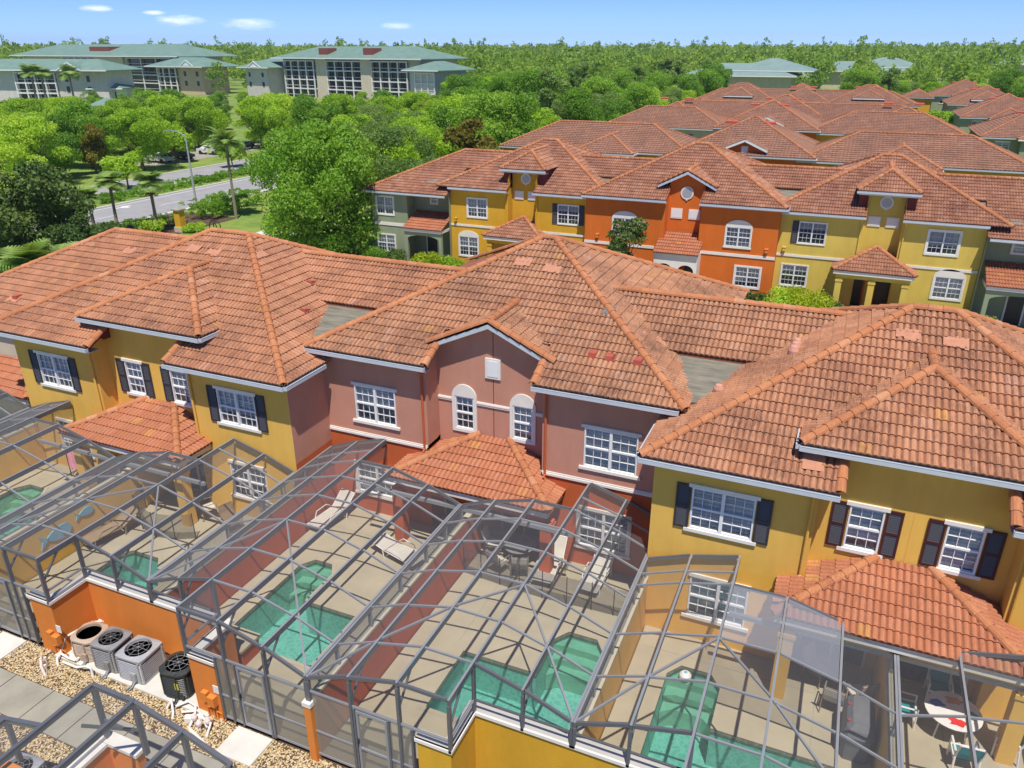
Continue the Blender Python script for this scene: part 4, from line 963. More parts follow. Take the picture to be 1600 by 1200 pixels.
    out = [(X(.12), YA+.12), (X(2.55), YA+.12), (X(2.55), YF+.05), (X(6.09), YF+.05), (X(6.09), house_y), (X(.12), house_y)]
    dk = fill_poly(out, [poly], 0.0)
    so_ = struct('pool_deck', dk, M['deck'])
    cp = fill_poly(ring_poly(poly, .14), [poly], .012); co = link('coping', mesh('coping', cp, M['deck']), so_)
    # deck joints
    b = MB()
    for y in (19.0,) if house_y > 20 else ():
        pass
    for y in (17.75, 19.3):
        if y < house_y-.3: b.box(min(X(.2), X(6.0)), max(X(.2), X(6.0)), y-.008, y+.008, -.01, .003)
    b.box(X(4.75)-.008, X(4.75)+.008, 15.75, house_y-.3, -.01, .0025); link('deck_joint', mesh('deck_joint', b, M['concrete']), so_)
    return E, X
def oct_steps(t0, t1, y0, y1, k=3):
    """nested bevelled steps at the back of the pool between t0,t1; y1 back"""
    out = []
    for i in range(k):
        d = .10+.30*i; e = .16*i
        out.append([(t0+.02, y1-.30-d*1.3), (t0+.3, y1-.28-d*1.0), (t1-.3, y1-.28-d*1.0), (t1-.02, y1-.30-d*1.3), (t1-.02, y1-.42), (t1-.3, y1-.03), (t0+.3, y1-.03), (t0+.02, y1-.42)])
    return out
def lpool(a, b_, wide, yb, label, yf=13.2, ym=15.45, a2=None):
    a2 = a if a2 is None else a2
    poly = [(a2, yf), (wide, yf), (wide, ym)]+([(b_, ym)] if True else [])+[(b_, yb-.45), (b_-.3, yb), (a+.3, yb), (a, yb-.45)]+([(a, ym), (a2, ym)] if a2 < a-.01 else [])
    return dict(poly=poly, steps=oct_steps(a, b_, ym, yb), label=label)
FEN = 'orange'
U1, X1 = unit(-16.13, 1, 6.21, 18.95, 20.6, lpool(1.1, 2.38, 4.26, 17.35, 'green pool between red walls with a low red spa box at its near end'), 'grey screened cage over the left pool of the mauve block', 'orange', 21.5)
U2, X2 = unit(-3.70, -1, 6.21, 18.95, 20.6, lpool(.72, 2.2, 4.45, 17.4, 'pool beside the black mesh safety fence in the yard under the mauve block'), 'grey screened cage over the right pool of the mauve block, with the safety fence inside', 'gold', 21.5)
U0, X0 = unit(-16.13, -1, 6.67, 16.85, 18.5, dict(poly=[(2.3, 13.2), (4.65, 13.2), (4.65, 14.95), (4.4, 15.3), (3.35, 15.3), (3.0, 14.9), (2.3, 14.2)], steps=[], label='small dark green pool in front of the brown lounger under the left yellow block'), 'grey screened cage over the small dark green pool of the yellow block', 'orange', 19.2)
U3, X3 = unit(-3.70, 1, 6.55, 17.2, 18.5, lpool(1.1, 2.48, 5.6, 17.35, 'smooth green pool with a white float under the amber block'), 'grey screened cage with two hazy roof panels under the amber block', 'gold', 19.2, acryl=((2, 3), (3, 3)))
Um, Xm = unit(-29.47, 1, 6.67, 16.85, 18.5, lpool(.85, 2.2, 4.2, 16.95, 'pale blue pool at the left edge of the photo'), 'grey screened cage over the pale blue pool at the left edge', 'orange', 19.2, old=((0, 3), (1, 3), (0, 4), (1, 4), (0, 5), (1, 5)))
Uf, Xf = unit(-29.47, -1, 6.2, 16.85, 18.5, lpool(1.1, 2.4, 4.2, 16.9, 'pool of the yard beyond the left edge, mostly out of frame'), 'screened cage beyond the pale blue pool, mostly outside the left edge', 'orange', 20.3)
U4, X4 = unit(9.4, -1, 6.55, 17.2, 18.5, lpool(1.1, 2.48, 3.6, 16.0, 'pool of the right hand amber yard by the play table'), 'grey screened cage over the round play table at the right edge', 'gold', 19.2)

b = fill_poly([(-3500, -60), (3000, -60), (3000, 5000), (-3500, 5000)], [[(-35.4, YA+.3), (9.2, YA+.3), (9.2, 17.6), (-35.4, 17.6)]], -.2); struct('ground', b, M['grass'])
# ------------------------------------------------------------------ party walls and fences
def party(x, ml, mr, y0, y1, label, h=1.72):
    P = thing('party_wall', label, 'wall', (x, (y0+y1)/2, 0), 'party walls between pool yards')
    b = MB(); b.box(x-.09, x-.001, y0, y1, -.15, h); part('wall_face', b, M[ml], P); b = MB(); b.box(x+.001, x+.09, y0, y1, -.15, h); part('wall_face', b, M[mr], P)
    b = MB(); b.box(x-.10, x+.10, y0+.01, y1, h+.002, h+.08); part('wall_cap', b, M['cream'], P)
party(-16.13, 'yellow', 'red', YA+.205, 18.58, 'yellow and red party wall with a white cap, between the yellow and mauve yards')
party(-29.47, 'yellow', 'yellow', YA+.205, 18.58, 'yellow party wall at the left edge beside the pale blue pool')
party(-9.92, 'red', 'red', YF+.20, 21.55, 'red party wall with a white cap, between the two mauve block yards')
party(-3.70, 'red', 'yellow_dk', YA+.205, 18.58, 'party wall red on one side and amber on the other, with a white cap')
party(-22.8, 'yellow', 'yellow', YF+.20, 19.2, 'yellow party wall with blue fish reliefs on it'); party(2.85, 'yellow_dk', 'yellow_dk', YF+.2, 19.2, 'amber party wall between the covered grill and the round play table')
def fence(xa, s, wl, wr, m, label):
    """stucco fence of the equipment alcove around x=xa: wl, wr scale of the yards left and right"""
    F = thing('fence_wall', label, 'wall', (xa, YA, 0), 'stucco fences of the equipment alcoves'); b = MB(); c = MB(); h = 1.72
    L_, R_ = xa-2.42*wl/6.21, xa+2.42*wr/6.21
    b.box(L_, R_, YA, YA+.20, -.2, h)
    b.box(L_-.20, L_, YF, YA+.20, -.2, h); b.box(R_, R_+.20, YF, YA+.20, -.2, h)
    b.box(L_-.85, L_-.20, YF, YF+.20, -.2, h); b.box(R_+.20, R_+.85, YF, YF+.20, -.2, h)
    part('wall', b, M[m], F)
    c.box(L_, R_, YA-.05, YA+.26, h+.002, h+.09); c.box(L_-.25, L_+.05, YF-.05, YA-.05, h+.002, h+.09); c.box(R_-.05, R_+.25, YF-.05, YA-.05, h+.002, h+.09)
    c.box(L_-.25, L_, YA-.05, YA+.26, h+.002, h+.09); c.box(R_, R_+.25, YA-.05, YA+.26, h+.002, h+.09)
    c.box(L_-.9, L_-.25, YF-.05, YF+.25, h+.002, h+.09); c.box(R_+.25, R_+.9, YF-.05, YF+.25, h+.002, h+.09)
    part('wall_cap', c, M['trim'], F); return F
fence(-16.13, 1, 6.67, 6.21, 'orange', 'orange stucco fence with white cap around the air conditioners'); fence(-3.70, 1, 6.21, 6.55, 'gold', 'golden yellow stucco fence with white cap at the bottom of the photo')
for x, m, lb in ((-9.92, 'orange', 'narrow orange post with white top between two screen doors'), (-22.8, 'orange', 'orange post between the screen doors at the left edge'), (2.85, 'gold', 'golden post at the bottom right of the yards')):
    P = thing('fence_post', lb, 'post', (x, YF, 0)); b = MB(); b.box(x-.10, x+.10, YF-.12, YF+.10, -.2, 1.62); part('post', b, M[m], P); b = MB(); b.box(x-.12, x+.12, YF-.14, YF+.12, 1.622, 1.75); part('post_cap', b, M['trim'], P)
# ------------------------------------------------------------------ pool equipment in the orange alcove
def ac_unit(x, y, w, h, rz, body, lid, label, round_=False, fan='blade', z=-.09, inner='blackp', guard=True, sticker=False):
    A = thing('air_conditioner', label, 'air conditioner', (x, y, z), 'outdoor units on the alcove pad', rz)
    s = w/2; k = MB(); r = .09 if not round_ else .26
    def rr(s, r, n=5):
        P = []
        for cx_, cy_, a0 in ((s-r, s-r, 0), (-s+r, s-r, 90), (-s+r, -s+r, 180), (s-r, -s+r, 270)):
            for i in range(n+1): a = R(a0+90*i/n); P.append((cx_+r*math.cos(a), cy_+r*math.sin(a)))
        return P
    k.prism(rr(s-.035, r), .03, h-.06); part('coil', k, M['blackp'] if body != 'actan' else M['actan'], A, local=True)
    b = MB()
    b.prism(rr(s, r), 0, .05); b.prism(rr(s, r), h-.10, h-.06)
    P = rr(s, r)
    for i in range(0, len(P), 3):
        px, py = P[i]; b.box(px-.018, px+.018, py-.018, py+.018, .05, h-.10)
    n = 11
    for j in range(n):
        zz = .07+(h-.2)*j/n; q = rr(s-.004, r); q2 = rr(s-.025, r); m_ = len(q)
        b.add([(a, c, zz) for a, c in q]+[(a, c, zz+.022) for a, c in q2], [(i, (i+1) % m_, m_+(i+1) % m_, m_+i) for i in range(m_)])
    part('louvre_case', b, M[body], A, local=True)
    # lid with round opening
    l = MB(); nn = 24; Ro = s*.82; V = []
    def sq(t):
        c, sn = math.cos(t), math.sin(t); m_ = max(abs(c), abs(sn)); p = (s+.015)/m_
        if r > .2: p = min(p, (s+.015)*1.16)
        else: p = min(p, (s+.015)*1.33)
        return (p*c, p*sn)
    for i in range(nn):
        t = 2*math.pi*i/nn; c, sn = math.cos(t), math.sin(t); o = sq(t)
        V += [(o[0], o[1], h-.06), (o[0], o[1], h-.01), (Ro*1.04*c, Ro*1.04*sn, h+.03), (Ro*c, Ro*sn, h+.03), (Ro*.97*c, Ro*.97*sn, h-.10)]
    F = []
    for i in range(nn):
        j = (i+1) % nn
        for q in range(4): F.append((i*5+q, j*5+q, j*5+q+1, i*5+q+1))
    l.add(V, F); part('lid', l, M[lid], A, local=True)
    f = MB(); 
    for q in range(4):
        t0 = q*math.pi/2+.4; pts = []
        for rr_, w_ in ((.07, .10), (Ro*.5, .30), (Ro*.88, .34)):
            pts.append([(rr_*math.cos(t0-w_/2/max(rr_, .2)*.5), rr_*math.sin(t0-w_/2/max(rr_, .2)*.5), h-.15), (rr_*math.cos(t0+w_/2/max(rr_, .2)*.5+.25), rr_*math.sin(t0+w_/2/max(rr_, .2)*.5+.25), h-.08)])
        V = [p for a in pts for p in a]; f.add(V, [(0, 1, 3, 2), (2, 3, 5, 4)])
    f.lathe((0, 0, h-.17), [(.09, 0), (.09, .08), (.05, .10)], 10)
    part('fan', f, M[fan], A, local=True)
    d = MB(); d.lathe((0, 0, h-(.24 if guard else .13)), [(Ro*.99, 0), (.01, 0.001)], 18); part('fan_well', d, M[inner], A, local=True)
    if guard:
        g = MB()
        for q in (1, 3):
            rad = Ro*(.2+.19*q); g.tube([(rad*math.cos(2*math.pi*i/20), rad*math.sin(2*math.pi*i/20), h+.02+.02*(1-q/5)) for i in range(21)], .004, 4, False)
        for q in range(8): t = math.pi*q/4; g.tube([(0, 0, h+.045), (Ro*math.cos(t), Ro*math.sin(t), h+.025)], .005, 4)
        part('fan_guard', g, M['acgrey' if lid == 'acgrey' else 'aclight'], A, local=True)
    if sticker:
        q = MB(); q.quad((s*.25, -s-.006, h*.42), (s*.55, -s-.006, h*.42), (s*.55, -s-.006, h*.68), (s*.25, -s-.006, h*.68)); part('yellow_sticker', q, simple('yellow_sticker', (.5, .5, .04), .6), A, local=True)
    q = MB(); q.box(s*.1, s*.5, -s-.06, -s-.001, h*.12, h*.45) if not sticker else q.box(s*.62, s*.8, -s-.04, -s-.001, h*.1, h*.3); part('service_box', q, M[body], A, local=True)
    q = MB(); q.tube([(s*.3, -s-.05, h*.15), (s*.3, -s-.12, .05), (s*.1, -s-.3, -.03)], .022, 6); q.tube([(s*.38, -s-.05, h*.12), (s*.42, -s-.16, .04), (s*.3, -s-.32, -.03)], .016, 6); part('refrigerant_line', q, M['blackp' if body == 'acblack' else 'acgrey'], A, local=True)
    return A
ac_unit(-18.05, 11.28, .82, .72, R(6), 'actan', 'actan', 'tan pool heater with a rust red round opening, next to the white pump', True, 'blackp', inner='rust', guard=False)
ac_unit(-17.12, 11.25, .80, .86, R(4), 'acgrey', 'acgrey', 'darker grey air conditioner between the tan heater and the light grey one')
ac_unit(-16.12, 11.28, .88, .82, R(3), 'aclight', 'aclight', 'light grey louvred air conditioner in the middle of the pad')
ac_unit(-14.62, 11.25, .84, .86, R(8), 'acblack', 'acblack', 'black round cornered unit with a yellow sticker at the right end of the pad', True, 'blade', sticker=True)
def pvc(label, runs, x, y, m='plastic', r=.032):
    P = thing('pool_plumbing', label, 'pipes', (x, y, -.1), 'pool plumbing')
    for k in runs: b = MB(); b.tube(k, r, 8); part('pipe', b, M[m], P)
    return P
P = pvc('white pool pipes rising along the orange wall beside the tan heater', [
    [(-18.75, 10.75, .05), (-18.75, 11.0, .42), (-18.55, 11.75, .45), (-18.2, 11.85, .52), (-18.35, 11.85, .52)],
    [(-18.75, 10.75, .05), (-18.4, 10.72, .02), (-18.15, 10.72, .02), (-18.1, 11.0, .02)],
    [(-18.5, 10.6, -.05), (-17.9, 10.58, -.02), (-17.55, 10.62, .12), (-17.35, 10.62, .12), (-17.3, 10.58, -.18)],
    [(-18.75, 10.75, .02), (-18.72, 10.6, -.0), (-18.6, 10.5, -.18)], [(-18.2, 11.75, .15), (-18.2, 11.75, .5)]], -18.4, 11)
b = MB(); b.lathe((-18.45, 11.72, -.08), [(.14, 0), (.16, .05), (.16, .38), (.12, .5), (.0, .55)], 14); part('filter_tank', b, M['pinkpvc'], P)
b = MB(); b.lathe((-18.05, 11.80, -.08), [(.1, 0), (.11, .3), (.06, .4), (.0, .42)], 12); part('pump_pot', b, M['plastic'], P)
b = MB(); b.beam((-18.5, 10.95, .06), (-18.25, 11.35, .06), .16, .16); part('pump_motor', b, M['pinkpvc'], P)
b = MB(); b.box(-18.2, -17.98, 10.85, 11.05, -.05, .12); part('valve_box', b, M['actan'], P)
P = pvc('white vertical pipe stubs standing in the gravel at the left', [[(-18.95, 10.3, -.18), (-18.95, 10.3, .16)], [(-18.95, 10.3, .10), (-18.75, 10.15, .08), (-18.6, 10.1, -.16)], [(-19.0, 10.45, -.16), (-19.0, 10.45, .06)], [(-18.75, 10.25, -.17), (-18.75, 10.25, .05)]], -18.9, 10.3, 'pinkpvc', .04)
P = pvc('tangle of white pool pipes and valves below the orange pier', [
    [(-14.0, 10.55, -.05), (-13.6, 10.75, -.03), (-13.3, 10.6, -.02), (-13.05, 10.45, -.1)], [(-14.25, 10.6, .0), (-14.05, 10.85, .02), (-13.75, 10.8, .02), (-13.55, 10.55, .0), (-13.5, 10.3, -.1)],
    [(-13.55, 10.3, -.16), (-13.1, 10.15, -.12), (-12.75, 10.05, -.12)], [(-13.45, 10.45, -.15), (-13.45, 10.45, .2)], [(-13.2, 10.35, -.15), (-13.2, 10.35, .12)], [(-13.3, 10.55, .05), (-12.95, 10.5, .05), (-12.9, 10.25, -.15)],
    [(-14.55, 10.55, -.15), (-14.5, 10.7, .02), (-14.2, 10.45, -.05), (-14.15, 10.35, -.17)]], -13.5, 10.5)
for x, y in ((-13.45, 10.45), (-13.2, 10.35), (-13.05, 10.5)):
    b = MB(); b.lathe((x, y, .0), [(.05, 0), (.08, .05), (.08, .12), (.04, .18), (.0, .18)], 10); part('valve', b, M['pinkpvc'], P)
b = MB(); b.beam((-13.75, 10.42, -.06), (-13.35, 10.62, -.06), .15, .15); part('pump_motor', b, M['plastic'], P)
def utility(x, label, s=1):
    U = thing('utility_box', label, 'meter box', (x, YF, .5), 'orange utility boxes on the piers'); y = YF
    for a, w, z0, z1, d in ((0, .17, .42, .72, .12), (.24, .22, .36, .66, .15)): b = MB(); b.box(x+a-w/2, x+a+w/2, y-d, y-.003, z0, z1); part('box', b, M['orange'], U)
    for a, z in ((0, .42), (.2, .36), (.3, .36)): b = MB(); b.tube([(x+a, y-.06, z), (x+a, y-.06, .05), (x+a+.03, y-.07, -.2)], .018, 6); part('conduit', b, M['orange'], U)
    b = MB(); b.tube([(x-.05, y-.05, .22), (x+.45, y-.05, .12), (x+.5, y-.05, -.15)], .014, 6); part('conduit', b, M['orange'], U)
    b = MB(); b.box(x+.28, x+.46, y-.02, y-.003, .76, 1.0); part('notice_plate', b, M['white'], U)
utility(-19.02, 'orange utility boxes with a white plate on the left pier'); utility(-13.30, 'orange utility boxes with a white plate on the pier by the black unit')
# ------------------------------------------------------------------ yard furniture
def lounger(x, y, rz, label, back=35, m='sling', fm='plastic', group='pool loungers'):
    T = thing('sun_lounger', label, 'lounger', (x, y, 0), group, rz)   # local: head at +y
    a = R(back); hy, hz = .75*math.cos(a), .75*math.sin(a)
    for sx in (-.32, .32):
        b = MB(); b.tube([(sx, -1.15, .30), (sx, .15, .33), (sx, .15+hy, .33+hz)], .02, 6); part('side_rail', b, M[fm], T, local=True)
        for yy in (-.85, .25): b = MB(); b.tube([(sx, yy, .31), (sx*1.05, yy-.08, 0)], .02, 6); part('leg', b, M[fm], T, local=True)
        b = MB(); b.tube([(sx, -.75, .30), (sx*1.12, -.6, .52), (sx*1.12, -.1, .55), (sx, .15, .36)], .018, 6); part('armrest', b, M[fm], T, local=True)
    b = MB(); b.tube([(-.32, -1.15, .30), (.32, -1.15, .30)], .02, 6); b.tube([(-.32, .15+hy, .33+hz), (.32, .15+hy, .33+hz)], .02, 6); part('end_rail', b, M[fm], T, local=True)
    def slab_(p, q): 
        b = MB(); n = 6; V = []
        for i in range(n+1):
            f = i/n; yy = p[0]+(q[0]-p[0])*f; zz = p[1]+(q[1]-p[1])*f-.03*math.sin(math.pi*f); V += [(-.30, yy, zz), (.30, yy, zz), (-.30, yy, zz+.018), (.30, yy, zz+.018)]
        F = []
        for i in range(n): o = i*4; F += [(o, o+1, o+5, o+4), (o+2, o+6, o+7, o+3), (o, o+4, o+6, o+2), (o+1, o+3, o+7, o+5)]
        return b.add(V, F)
    part('seat', slab_((-1.13, .30), (.13, .33)), M[m], T, local=True); part('backrest', slab_((.16, .335), (.15+hy, .33+hz)), M[m], T, local=True)
lounger(-15.55, 19.75, R(-8), 'white lounger by the red wall in the left mauve yard, near the window', 40)
lounger(-12.35, 18.6, R(75), 'white lounger lying flat beside the porch column near the party wall', 8)
lounger(-7.15, 20.1, R(2), 'white upright backed lounger in the porch shadow behind the red column', 55)
lounger(-5.55, 20.25, R(-3), 'white lounger under the ground floor window at the right of the mauve block', 45)
lounger(-23.0+.75, 15.8, R(-14), 'brown mesh lounger by the small dark green pool', 30, 'tan_sling', 'chairframe')
def chair(x, y, rz, label, m='sling', fm='chairframe', group='patio chairs', r=.016, arm=True):
    T = thing('patio_chair', label, 'chair', (x, y, 0), group, rz)      # local: faces -y
    for sx in (-.27, .27):
        b = MB(); b.tube([(sx, -.25, 0), (sx, -.25, .62), (sx, .22, .62), (sx, .30, 0)], r, 6); part('side_frame', b, M[fm], T, local=True)
        b = MB(); b.tube([(sx, -.25, .40), (sx, .20, .38), (sx*.95, .38, .98)], r, 6); part('back_post', b, M[fm], T, local=True)
    b = MB(); b.tube([(-.26, .38, .98), (.26, .38, .98)], r, 6); part('top_rail', b, M[fm], T, local=True)
    b = MB(); b.tube([(-.27, -.25, .40), (.27, -.25, .40)], r, 6); b2 = MB(); b2.tube([(-.27, -.25, .15), (.27, -.25, .15)], r, 6); part('front_rail', b, M[fm], T, local=True); part('stretcher', b2, M[fm], T, local=True)
    b = MB(); b.add([(-.25, -.25, .41), (.25, -.25, .41), (.25, 0, .385), (-.25, 0, .385), (.25, .2, .40), (-.25, .2, .40), (-.25, -.25, .395), (.25, -.25, .395), (.25, .2, .385), (-.25, .2, .385)], [(0, 1, 2, 3), (3, 2, 4, 5), (6, 9, 8, 7), (0, 6, 7, 1)]); part('seat', b, M[m], T, local=True)
    b = MB(); b.add([(-.25, .21, .42), (.25, .21, .42), (.25, .32, .70), (-.25, .32, .70), (.25, .375, .96), (-.25, .375, .96), (.25, .395, .95), (-.25, .395, .95), (.25, .335, .69), (-.25, .335, .69)], [(0, 1, 2, 3), (3, 2, 4, 5), (5, 4, 6, 7), (7, 6, 8, 9)]); part('backrest', b, M[m], T, local=True)
    return T
def table(x, y, r, label, top='sling', leg='chairframe', h=.72):
    T = thing('patio_table', label, 'table', (x, y, 0)); b = MB(); b.lathe((x, y, h-.03), [(r-.02, 0), (r, .008), (r, .026), (r-.01, .03), (0, .03)], 28); part('tabletop', b, M[top], T)
    for i in range(4): t = math.pi/4+i*math.pi/2; b = MB(); b.tube([(x+r*.6*math.cos(t), y+r*.6*math.sin(t), h-.03), (x+r*.75*math.cos(t), y+r*.75*math.sin(t), 0)], .02, 6); part('leg', b, M[leg], T)
    return T
table(-8.3, 20.0, .55, 'round glass patio table in the shade under the mauve block porch', 'acgrey')
chair(-9.3, 20.15, R(95), 'patio chair at the left of the shaded table, nearest the party wall'); chair(-8.75, 19.25, R(165), 'patio chair in front of the shaded table, left of its twin'); chair(-8.0, 19.3, R(200), 'patio chair in front of the shaded table, nearest the red column')
chair(-20.0, 18.0, R(150), 'patio chair in front of the ground floor window of the left yellow block', 'sling'); chair(-18.5, 17.6, R(70), 'dark patio chair beside the cage wall under the left yellow block', 'tan_sling')
chair(1.75, 17.35, R(172), 'beige patio chair with its back to the pool, left of the covered grill'); chair(2.35, 17.85, R(215), 'beige patio chair against the amber party wall behind the grill'); chair(1.3, 18.3, R(60), 'beige patio chair in deep shade near the amber porch column')
# play table with painted patches and four teal chairs
pt = table(4.5, 17.75, .66, 'round white play table with blue, orange, green and red painted patches', 'plastic', 'plastic', .70)
for m, dx, dy, s in (('p_blue', -.38, .12, 1), ('p_orange', .02, .36, 1.05), ('p_green', .42, -.02, 1), ('p_red', .06, -.38, 1.1)):
    b = MB(); n = 18; P = [((.155+.035*math.sin(5*t+dx*9)+.02*math.cos(3*t))*s*math.cos(t)*1.15, (.125+.03*math.cos(4*t+dy*7))*s*math.sin(t)) for t in [2*math.pi*i/n for i in range(n)]]
    b.add([(4.5+dx, 17.75+dy, .707)]+[(4.5+dx+a, 17.75+dy+c, .707) for a, c in P], [(0, 1+i, 1+(i+1) % n) for i in range(n)]); part('painted_patch', b, M[m], pt)
for x, y, rz, lb in ((4.3, 18.85, 0, 'teal chair behind the play table, deepest under the porch'), (3.45, 17.75, 90, 'teal chair on the party wall side of the play table'), (4.72, 16.72, 185, 'bright teal chair in front of the play table with its back to the pool'), (5.75, 17.55, 255, 'teal chair on the right of the play table')):
    chair(x, y, R(rz), lb, 'teal', 'plastic', 'teal chairs around the play table', .028)
# covered grill
G = thing('covered_grill', 'grey covered barbecue with red handles beside the amber party wall', 'barbecue', (2.25, 16.3, 0))
b = MB(); V = []
for z, sx, sy, oy in ((.0, .34, .55, 0), (.5, .34, .58, 0), (.82, .36, .66, 0), (1.0, .30, .60, .02), (1.12, .18, .5, .03)):
    V.append([(2.3+sx*cx_, 16.35+oy+sy*cy_, z) for cx_, cy_ in ((-1, -.8), (-.75, -1), (.75, -1), (1, -.8), (1, .8), (.75, 1), (-.75, 1), (-1, .8))])
o = [p for r_ in V for p in r_]; b.add(o, [(i*8+j, i*8+(j+1) % 8, i*8+8+(j+1) % 8, i*8+8+j) for i in range(4) for j in range(8)]+[tuple(32+j for j in range(8))]); part('cover', b, M['cover'], G)
for y in (16.0, 16.55): b = MB(); b.tube([(2.05, y, 1.02), (2.02, y+.02, 1.07), (2.5, y-.06, 1.07), (2.5, y-.06, 1.0)], .022, 6); part('handle', b, M['redp'], G)
# black safety fence
F = thing('safety_fence', 'low black mesh safety fence across the right hand mauve yard', 'fence', (-7.1, 18.6, 0))
pts = [(-9.75, 18.72), (-9.1, 18.66), (-8.4, 18.6), (-7.7, 18.55), (-6.9, 18.52), (-6.1, 18.55), (-5.3, 18.6), (-4.6, 18.62), (-3.85, 18.66)]
for i, p in enumerate(pts):
    b = MB(); b.tube([(*p, 0), (*p, 1.05)], .016, 6); part('post', b, M['blackp'], F)
    if i: q = pts[i-1]; b = MB(); b.quad((*q, .03), (*p, .03), (*p, 1.02), (*q, 1.02)); part('mesh_panel', b, M['net'], F)
F = thing('safety_fence', 'black mesh safety fence around the shaded porch of the left yellow block', 'fence', (-21, 16.8, 0))
pts = [(-22.6, 17.5), (-22.3, 16.8), (-21.6, 16.4), (-20.8, 16.2), (-20.0, 16.35), (-19.4, 16.7)]
for i, p in enumerate(pts):
    b = MB(); b.tube([(*p, 0), (*p, 1.05)], .016, 6); part('post', b, M['blackp'], F)
    if i: q = pts[i-1]; b = MB(); b.quad((*q, .03), (*p, .03), (*p, 1.02), (*q, 1.02)); part('mesh_panel', b, M['net'], F)
# towels drying, fish reliefs, spa box, pool float, wall box
for x, m, nm in ((-26.9, 'pink', 'pink'), (-26.2, 'aqua', 'aqua')):
    T = thing('towel', nm+' towel hanging over a drying rail in the far left yard', 'towel', (x, 18.1, .5)); b = MB(); n = 8; V = []
    for i in range(n+1):
        for z in (1.35, .9, .45): V.append((x-.28+.56*i/n, 18.0+.03*math.sin(i*1.7+z), z))
        for z in (1.37, .6): V.append((x-.28+.56*i/n, 18.16+.02*math.sin(i*1.3+z), z))
    F_ = []
    for i in range(n): o, p = i*5, i*5+5; F_ += [(o, p, p+1, o+1), (o+1, p+1, p+2, o+2), (o, o+3, p+3, p), (o+3, o+4, p+4, p+3)]
    b.add(V, F_); part('cloth', b, M[m], T)
T = thing('drying_rack', 'dark rail rack carrying the pink and aqua towels', 'rack', (-26.5, 18.08, 0))
for x in (-27.3, -25.8): b = MB(); b.tube([(x, 18.08, 0), (x, 18.08, 1.36)], .02, 6); part('upright', b, M['blackp'], T)
b = MB(); b.tube([(-27.3, 18.08, 1.36), (-25.8, 18.08, 1.36)], .02, 6); part('rail', b, M['blackp'], T)
for y, z, s, lb in ((14.1, 1.0, 1.0, 'larger blue fish relief on the yellow party wall'), (15.2, 1.2, .6, 'smaller blue fish relief on the yellow party wall')):
    T = thing('wall_relief', lb, 'wall art', (-22.70, y, z), 'blue wall reliefs'); n = 20
    P = [(.46*math.cos(t), .24*math.sin(t)*(1+.35*math.cos(t))) for t in [2*math.pi*i/n for i in range(n)]]; b = MB()
    for poly in (P, [(-.40, .0), (-.72, .26), (-.62, 0), (-.72, -.26)]):
        k = len(poly); b.add([(-22.705, y+a*s, z+c*s) for a, c in poly]+[(-22.67, y+a*s, z+c*s) for a, c in poly], [tuple(range(k, 2*k))]+[(i, (i+1) % k, k+(i+1) % k, k+i) for i in range(k)])
    part('relief', b, M['wallblue'], T)
T = thing('spa_box', 'low red box with a tan top at the near end of the left mauve pool', 'planter', (-14.5, 12.95, 0)); b = MB(); b.box(-15.35, -13.55, 12.45, 13.12, 0, .52); part('wall', b, M['red'], T); b = MB(); b.box(-15.42, -13.5, 12.38, 13.18, .522, .60); part('cap', b, M['deck'], T)
T = thing('pool_float', 'white round float at the back edge of the smooth green pool', 'float', (-2.05, 17.05, -.06)); b = MB(); b.lathe((-2.05, 17.05, -.14), [(.0, 0), (.12, .01), (.17, .08), (.16, .16), (.1, .22), (0, .24)], 14); part('body', b, M['plastic'], T); b = MB(); b.lathe((-2.05, 17.05, .085), [(.05, 0), (.05, .02), (0, .025)], 10); part('cap', b, M['wallblue'], T)
T = thing('wall_fan', 'dark round fan cover on the shaded amber wall at the right edge', 'fan', (6.1, 19.1, 2)); b = MB(); n = 16; b.add([(6.1+.34*math.cos(2*math.pi*i/n), yy, 2.0+.34*math.sin(2*math.pi*i/n)) for yy in (19.02, 19.20) for i in range(n)], [tuple(range(n))]+[(i, (i+1) % n, n+(i+1) % n, n+i) for i in range(n)]); part('guard', b, M['blackp'], T)
# ------------------------------------------------------------------ nearer cage of the opposite yards (bottom left)
E_ = thing('pool_enclosure', 'bare grey cage frame of the opposite yards at the bottom left corner', 'screen enclosure', (-12, 7.5, 0), 'screened pool enclosures')
yo, ya = 8.18, 6.95; Tn = [(-13.45, 3.25), (-12.25, 3.25), (-10.95, 2.95), (-9.75, 2.55)]
def bb(p, q, w=.09, h=.11, m='frame', nm='roof_beam'): b = MB(); b.beam(p, q, w, h); part(nm, b, M[m], E_)
for (xa, za), (xb, zb_) in zip(Tn, Tn[1:]): bb((xa, yo, za), (xb, yo, zb_)); bb((xa+.05, 5.6, za), (xb-.05, 5.6, zb_), .06, .06, 'frame', 'purlin'); b = MB(); b.quad((xa, yo, za), (xb, yo, zb_), (xb, 4.0, zb_), (xa, 4.0, za)); part('screen_panel', b, M['screen'], E_)
for x, z in Tn: bb((x, yo-.05, z), (x, 2.0, z), .08, .15); b = MB(); b.box(x-.045, x+.045, yo-.06, yo+.05, 1.75 if x > -13 and x < -11 else -.15, z-.08); part('post', b, M['frame'], E_)
bb((-13.45, yo, 1.75), (-13.45, ya, 1.75), .05, .07, 'frame_l', 'rail'); bb((-13.45, yo, 2.25), (-12.3, yo, 2.25), .05, .07, 'frame', 'rail'); bb((-12.25, yo-.05, 2.5), (-12.9, yo-.8, 3.1), .05, .06, 'frame', 'knee_brace')
